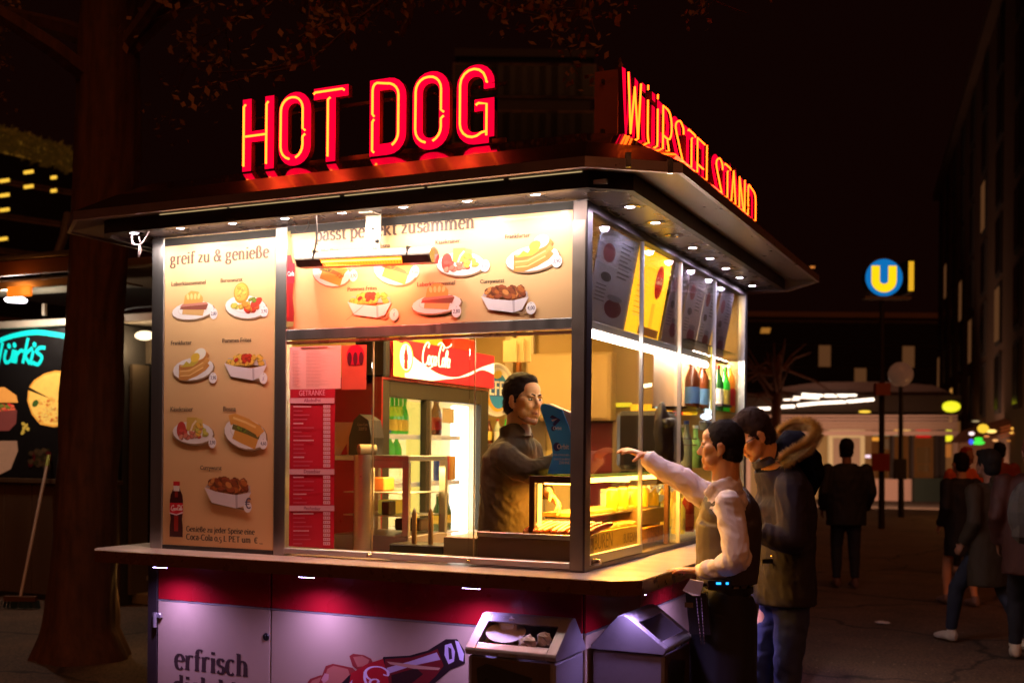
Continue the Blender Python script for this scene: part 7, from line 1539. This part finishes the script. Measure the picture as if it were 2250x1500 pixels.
# dark pole/tree before the pavilion left end
t2 = thing('tree', 'dark slim tree in front of the left end of the pavilion', 'tree', tuple(onZ(1702, 1112, 0)))
b = onZ(1702, 1112, 0); kk2 = (b-CAM).dot(FW); br2 = MB(); br2.tube([b, onD(1704, 950, kk2), onD(1708, 860, kk2), onD(1712, 780, kk2)], [.2, .16, .13, .08], 8); br2.build('trunk', bark, t2, smooth=60)
br2 = MB(); lf2 = MB()
for i in range(34):
    a = onD(1706+bt.uniform(-6, 6), bt.uniform(800, 900), kk2); e = onD(1700+bt.gauss(0, 60), bt.uniform(740, 890), kk2+bt.gauss(0, 1)); br2.tube([a, a.lerp(e, .5)+UP*.15, e], [.05, .03, .012], 4)
    for j in range(30):
        c = e+Vector((bt.gauss(0, .35), bt.gauss(0, .35), bt.gauss(0, .3))); s = .07; lf2.add([c+Vector((bt.gauss(0, s), bt.gauss(0, s), bt.gauss(0, s))) for _ in range(3)], [(0, 1, 2)])
br2.build('limbs', bark, t2, recalc=False, kind='stuff'); 

# ================================================================== market lights at the right edge
mk = thing('market_stall', 'lit market stall roofs with strings of orange lamps beyond the walkers', 'market stall', tuple(onZ(2200, 1120, 0)))
km = 32.
mkc = onD(2180, 940, km)
MB().prism([onD(2120, 972, km), onD(2300, 930, km), onD(2300, 900, km), onD(2150, 945, km)], FW*1.2).build('roof', mat('market_roof_red', (.06, .015, .008), .6, emit=(1, .2, .05), es=.02), mk)
MB().prism([onD(2110, 1100, km+3), onD(2320, 1100, km+3), onD(2320, 940, km+3), onD(2110, 960, km+3)], FW*.2).build('back_wall', mat('market_wall', (.1, .045, .02), .6), mk)
for i, (u, v, w_, h_, c, e) in enumerate(((2160, 941, 12, 10, (1, .6, .04), 1.1), (2178, 947, 11, 4, (1, .6, .15), 1.8), (2135, 952, 6, 4, (1, .75, .75), 1.6), (2150, 964, 9, 4, (.05, .9, .05), 1.), (2150, 972, 13, 5, (.08, .95, .08), 1.), (2134, 970, 5, 6, (.05, .12, 1), 1.1), (2227, 941, 6, 3, (1, .45, .06), 1.2), (2225, 950, 7, 3, (1, .5, .08), 1.3), (2187, 967, 6, 2.5, (1, .45, .15), 1.1), (2168, 958, 6, 2, (1, .3, .08), .9), (2144, 925, 8, 2, (.8, .6, .3), .5), (2200, 994, 4, 3, (.9, .7, .6), .9), (2216, 968, 5, 2, (1, .3, .05), .5))):
    a = onD(u, v, km-.6); MB().ell(a, (w_/FPX*km, .06, h_/FPX*km), basis(RT) if False else None, 10).build('lamp', glow('market_lamp_%d' % i, c, e), mk, smooth=180)
for i in range(5): MB().prism([onD(2200+i*1.0, 962-i*7, km-1+i*.3), onD(2262, 944-i*7, km-1+i*.3), onD(2262, 942-i*7, km-1+i*.3), onD(2200, 960-i*7, km-1+i*.3)], FW*.1).build('roof_batten', mat('batten_red', (.4, .1, .04), .5, emit=(1, .2, .05), es=.15), mk)
light('POINT', onD(2170, 1000, km-4), 30, (1, .45, .12), .3, name='market_light')

# ================================================================== buildings round the square
fac = mat('night_facade', (.16, .09, .06), .85, var=.25, scale=.4); fac2 = mat('night_facade_dark', (.05, .035, .03), .85, var=.25, scale=.4); winD = mat('dark_window', (.012, .01, .01), .2)
winW = [glow('lit_window_amber', (1, .42, .08), .45), glow('lit_window_white', (.9, .85, .75), .8), glow('lit_window_dim', (.9, .35, .12), .09)]
def block(label, u0, u1, vtop0, vtop1, k0, k1, lits, cols_, rows_, m=fac, vb=1000):
    """facade running from pixel column u0 (distance k0) to u1 (distance k1), with its windows"""
    a0, a1 = onD(u0, vb, k0), onD(u1, vb, k1); h0 = onD(u0, vtop0, k0).z; h1 = onD(u1, vtop1, k1).z; H_ = max(h0, h1)
    a0.z = a1.z = 0; t = thing('building', label, 'building', tuple(a0.lerp(a1, .5))); d = (a1-a0); L = d.length; d.normalize(); nrm = Vector((d.y, -d.x, 0)); nrm = -nrm if nrm.dot(CAM-a0) < 0 else nrm
    MB().prism([a0, a1, a1-nrm*9, a0-nrm*9], UP*H_).build('wall', m, t); MB().prism([a0+nrm*.3-d*.2, a1+nrm*.3+d*.2, a1-nrm*9.2+d*.2, a0-nrm*9.2-d*.2], UP*.4).build('cornice', m, t).location.z += H_
    q = MB().obox((0, 0, 0), d, nrm, UP, .02, .03, .02)
    for j in range(rows_):
        for i in range(cols_):
            x = (i+.5)/cols_*L; z = 3.8+(H_-5.0)*(j+.0)/max(1, rows_-1); c = a0+d*x+UP*z
            f = MB().obox(c+nrm*.03, d, nrm, UP, .62, .05, .92).build('window_frame', fac2 if m is fac else fac, t)
            lm = lits.get((i, j)); MB().obox(c+nrm*.09, d, nrm, UP, .5, .02, .8).build('window', winW[lm] if lm is not None else winD, f)
    return t, a0, a1, nrm, H_
block('tall dark apartment block receding along the right side of the square', 2058, 2330, 440, 60, 62, 24, {(3, 2): 2, (1, 3): 2, (4, 1): 2, (2, 0): 0, (5, 3): 2, (6, 1): 2, (0, 1): 2}, 9, 6)
block('far dark building behind the underground sign with few lit windows', 1640, 2060, 700, 700, 85, 85, {(9, 2): 2, (4, 1): 2, (13, 3): 2, (6, 3): 2, (11, 1): 2}, 16, 5)
block('dark house rising behind the stand roof to the right of the letters', 1000, 1290, 160, 130, 60, 60, {(8, 5): 2, (9, 5): 2, (10, 5): 2}, 11, 8, fac2)
bt_, a0, a1, nrm, H_ = block('tall dark block at the upper left with rows of small lamps', -200, 170, 330, 345, 60, 66, {}, 9, 8, fac2)
for i, (u, v) in enumerate(((10, 397), (10, 429), (10, 461), (6, 525), (4, 589), (63, 378), (63, 410), (118, 390), (118, 419), (20, 608))):
    c = onD(u, v, 57); MB().obox(c, RT+UP*.15, FW, UP, 10/FPX*57 if u < 100 else 6/FPX*57, .05, 3/FPX*57).build('wall_lamp', glow('wall_lamp_yellow', (1, .55, .05), 1.2 if i < 9 else .3), bt_)
# planted roof edge with light from below put into its own glow
pl = thing('roof_garden', 'lit greenery along the roof edge at the upper left', 'planter', tuple(onD(60, 320, 56)))
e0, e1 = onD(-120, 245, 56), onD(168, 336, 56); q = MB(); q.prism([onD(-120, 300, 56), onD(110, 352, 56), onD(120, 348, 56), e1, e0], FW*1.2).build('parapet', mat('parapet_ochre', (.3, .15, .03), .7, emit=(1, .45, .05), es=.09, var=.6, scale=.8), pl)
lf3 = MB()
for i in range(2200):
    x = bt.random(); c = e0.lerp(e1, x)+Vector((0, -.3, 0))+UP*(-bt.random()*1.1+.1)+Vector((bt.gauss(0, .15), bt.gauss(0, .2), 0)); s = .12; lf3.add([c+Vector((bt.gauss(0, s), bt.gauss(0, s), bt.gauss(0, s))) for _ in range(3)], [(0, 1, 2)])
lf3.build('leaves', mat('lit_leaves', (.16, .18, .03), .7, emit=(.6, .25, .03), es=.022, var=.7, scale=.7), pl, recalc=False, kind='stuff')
# a few coloured lights in the distance
for (u, v, w_, h_, c, e, k, lb) in ((2160, 372, 7, 10, (.02, .25, 1), .9, 45, 'small blue light sign high on the right-hand block'), (2137, 832, 9, 8, (.02, .08, 1), 1.2, 50, 'blue square sign above the market lights'), (2140, 668, 9, 16, (.8, .9, .8), .9, 48, 'white lit stairwell window on the right-hand block'), (1682, 726, 10, 6, (.9, .35, .05), .35, 80, 'orange lit window low beside the far roof corner'), (1785, 587, 5, 2, (1, .3, .05), .7, 70, 'tiny orange lamp near the tip of the stand roof')):
    c_ = onD(u, v, k); MB().obox(c_, RT, FW, (UP+RT*.25).normalized(), w_/FPX*k, .05, h_/FPX*k).build('distant_light', glow('distant_%d' % u, c, e), label=lb, cat='light')
MB().tube([onD(150, 470, 11.5), onD(140, 520, 11.4), onD(118, 580, 11.3), onD(92, 618, 11.2)], .045, 8).build('drain_pipe', mat('pipe_grey', (.15, .12, .09), .5), label='thin curved dark pipe rising left of the trunk above the snack stall', cat='pipe', smooth=180)
# litter on the ground
lt = mat('white_scrap', (.7, .6, .52), .7)
crumple('paper_scrap', tuple(onZ(1938, 1366, .012)), (.07, .04, .012), 3, 'white paper scrap on the asphalt to the right', 'paper scrap', lt)
q = MB()
for i in range(160):
    u, v = bt.uniform(1700, 2250), bt.uniform(1180, 1500); c = onZ(u, v, .004); s = bt.uniform(.006, .018); a = bt.random()*6; q.add([c+Vector((math.cos(a+j*2.1)*s, math.sin(a+j*2.1)*s, 0)) for j in range(3)], [(0, 1, 2)])
q.build('litter', mat('litter_flecks', (.35, .25, .18), .8), kind='stuff', recalc=False, label='small flecks of litter scattered on the asphalt', cat='litter')
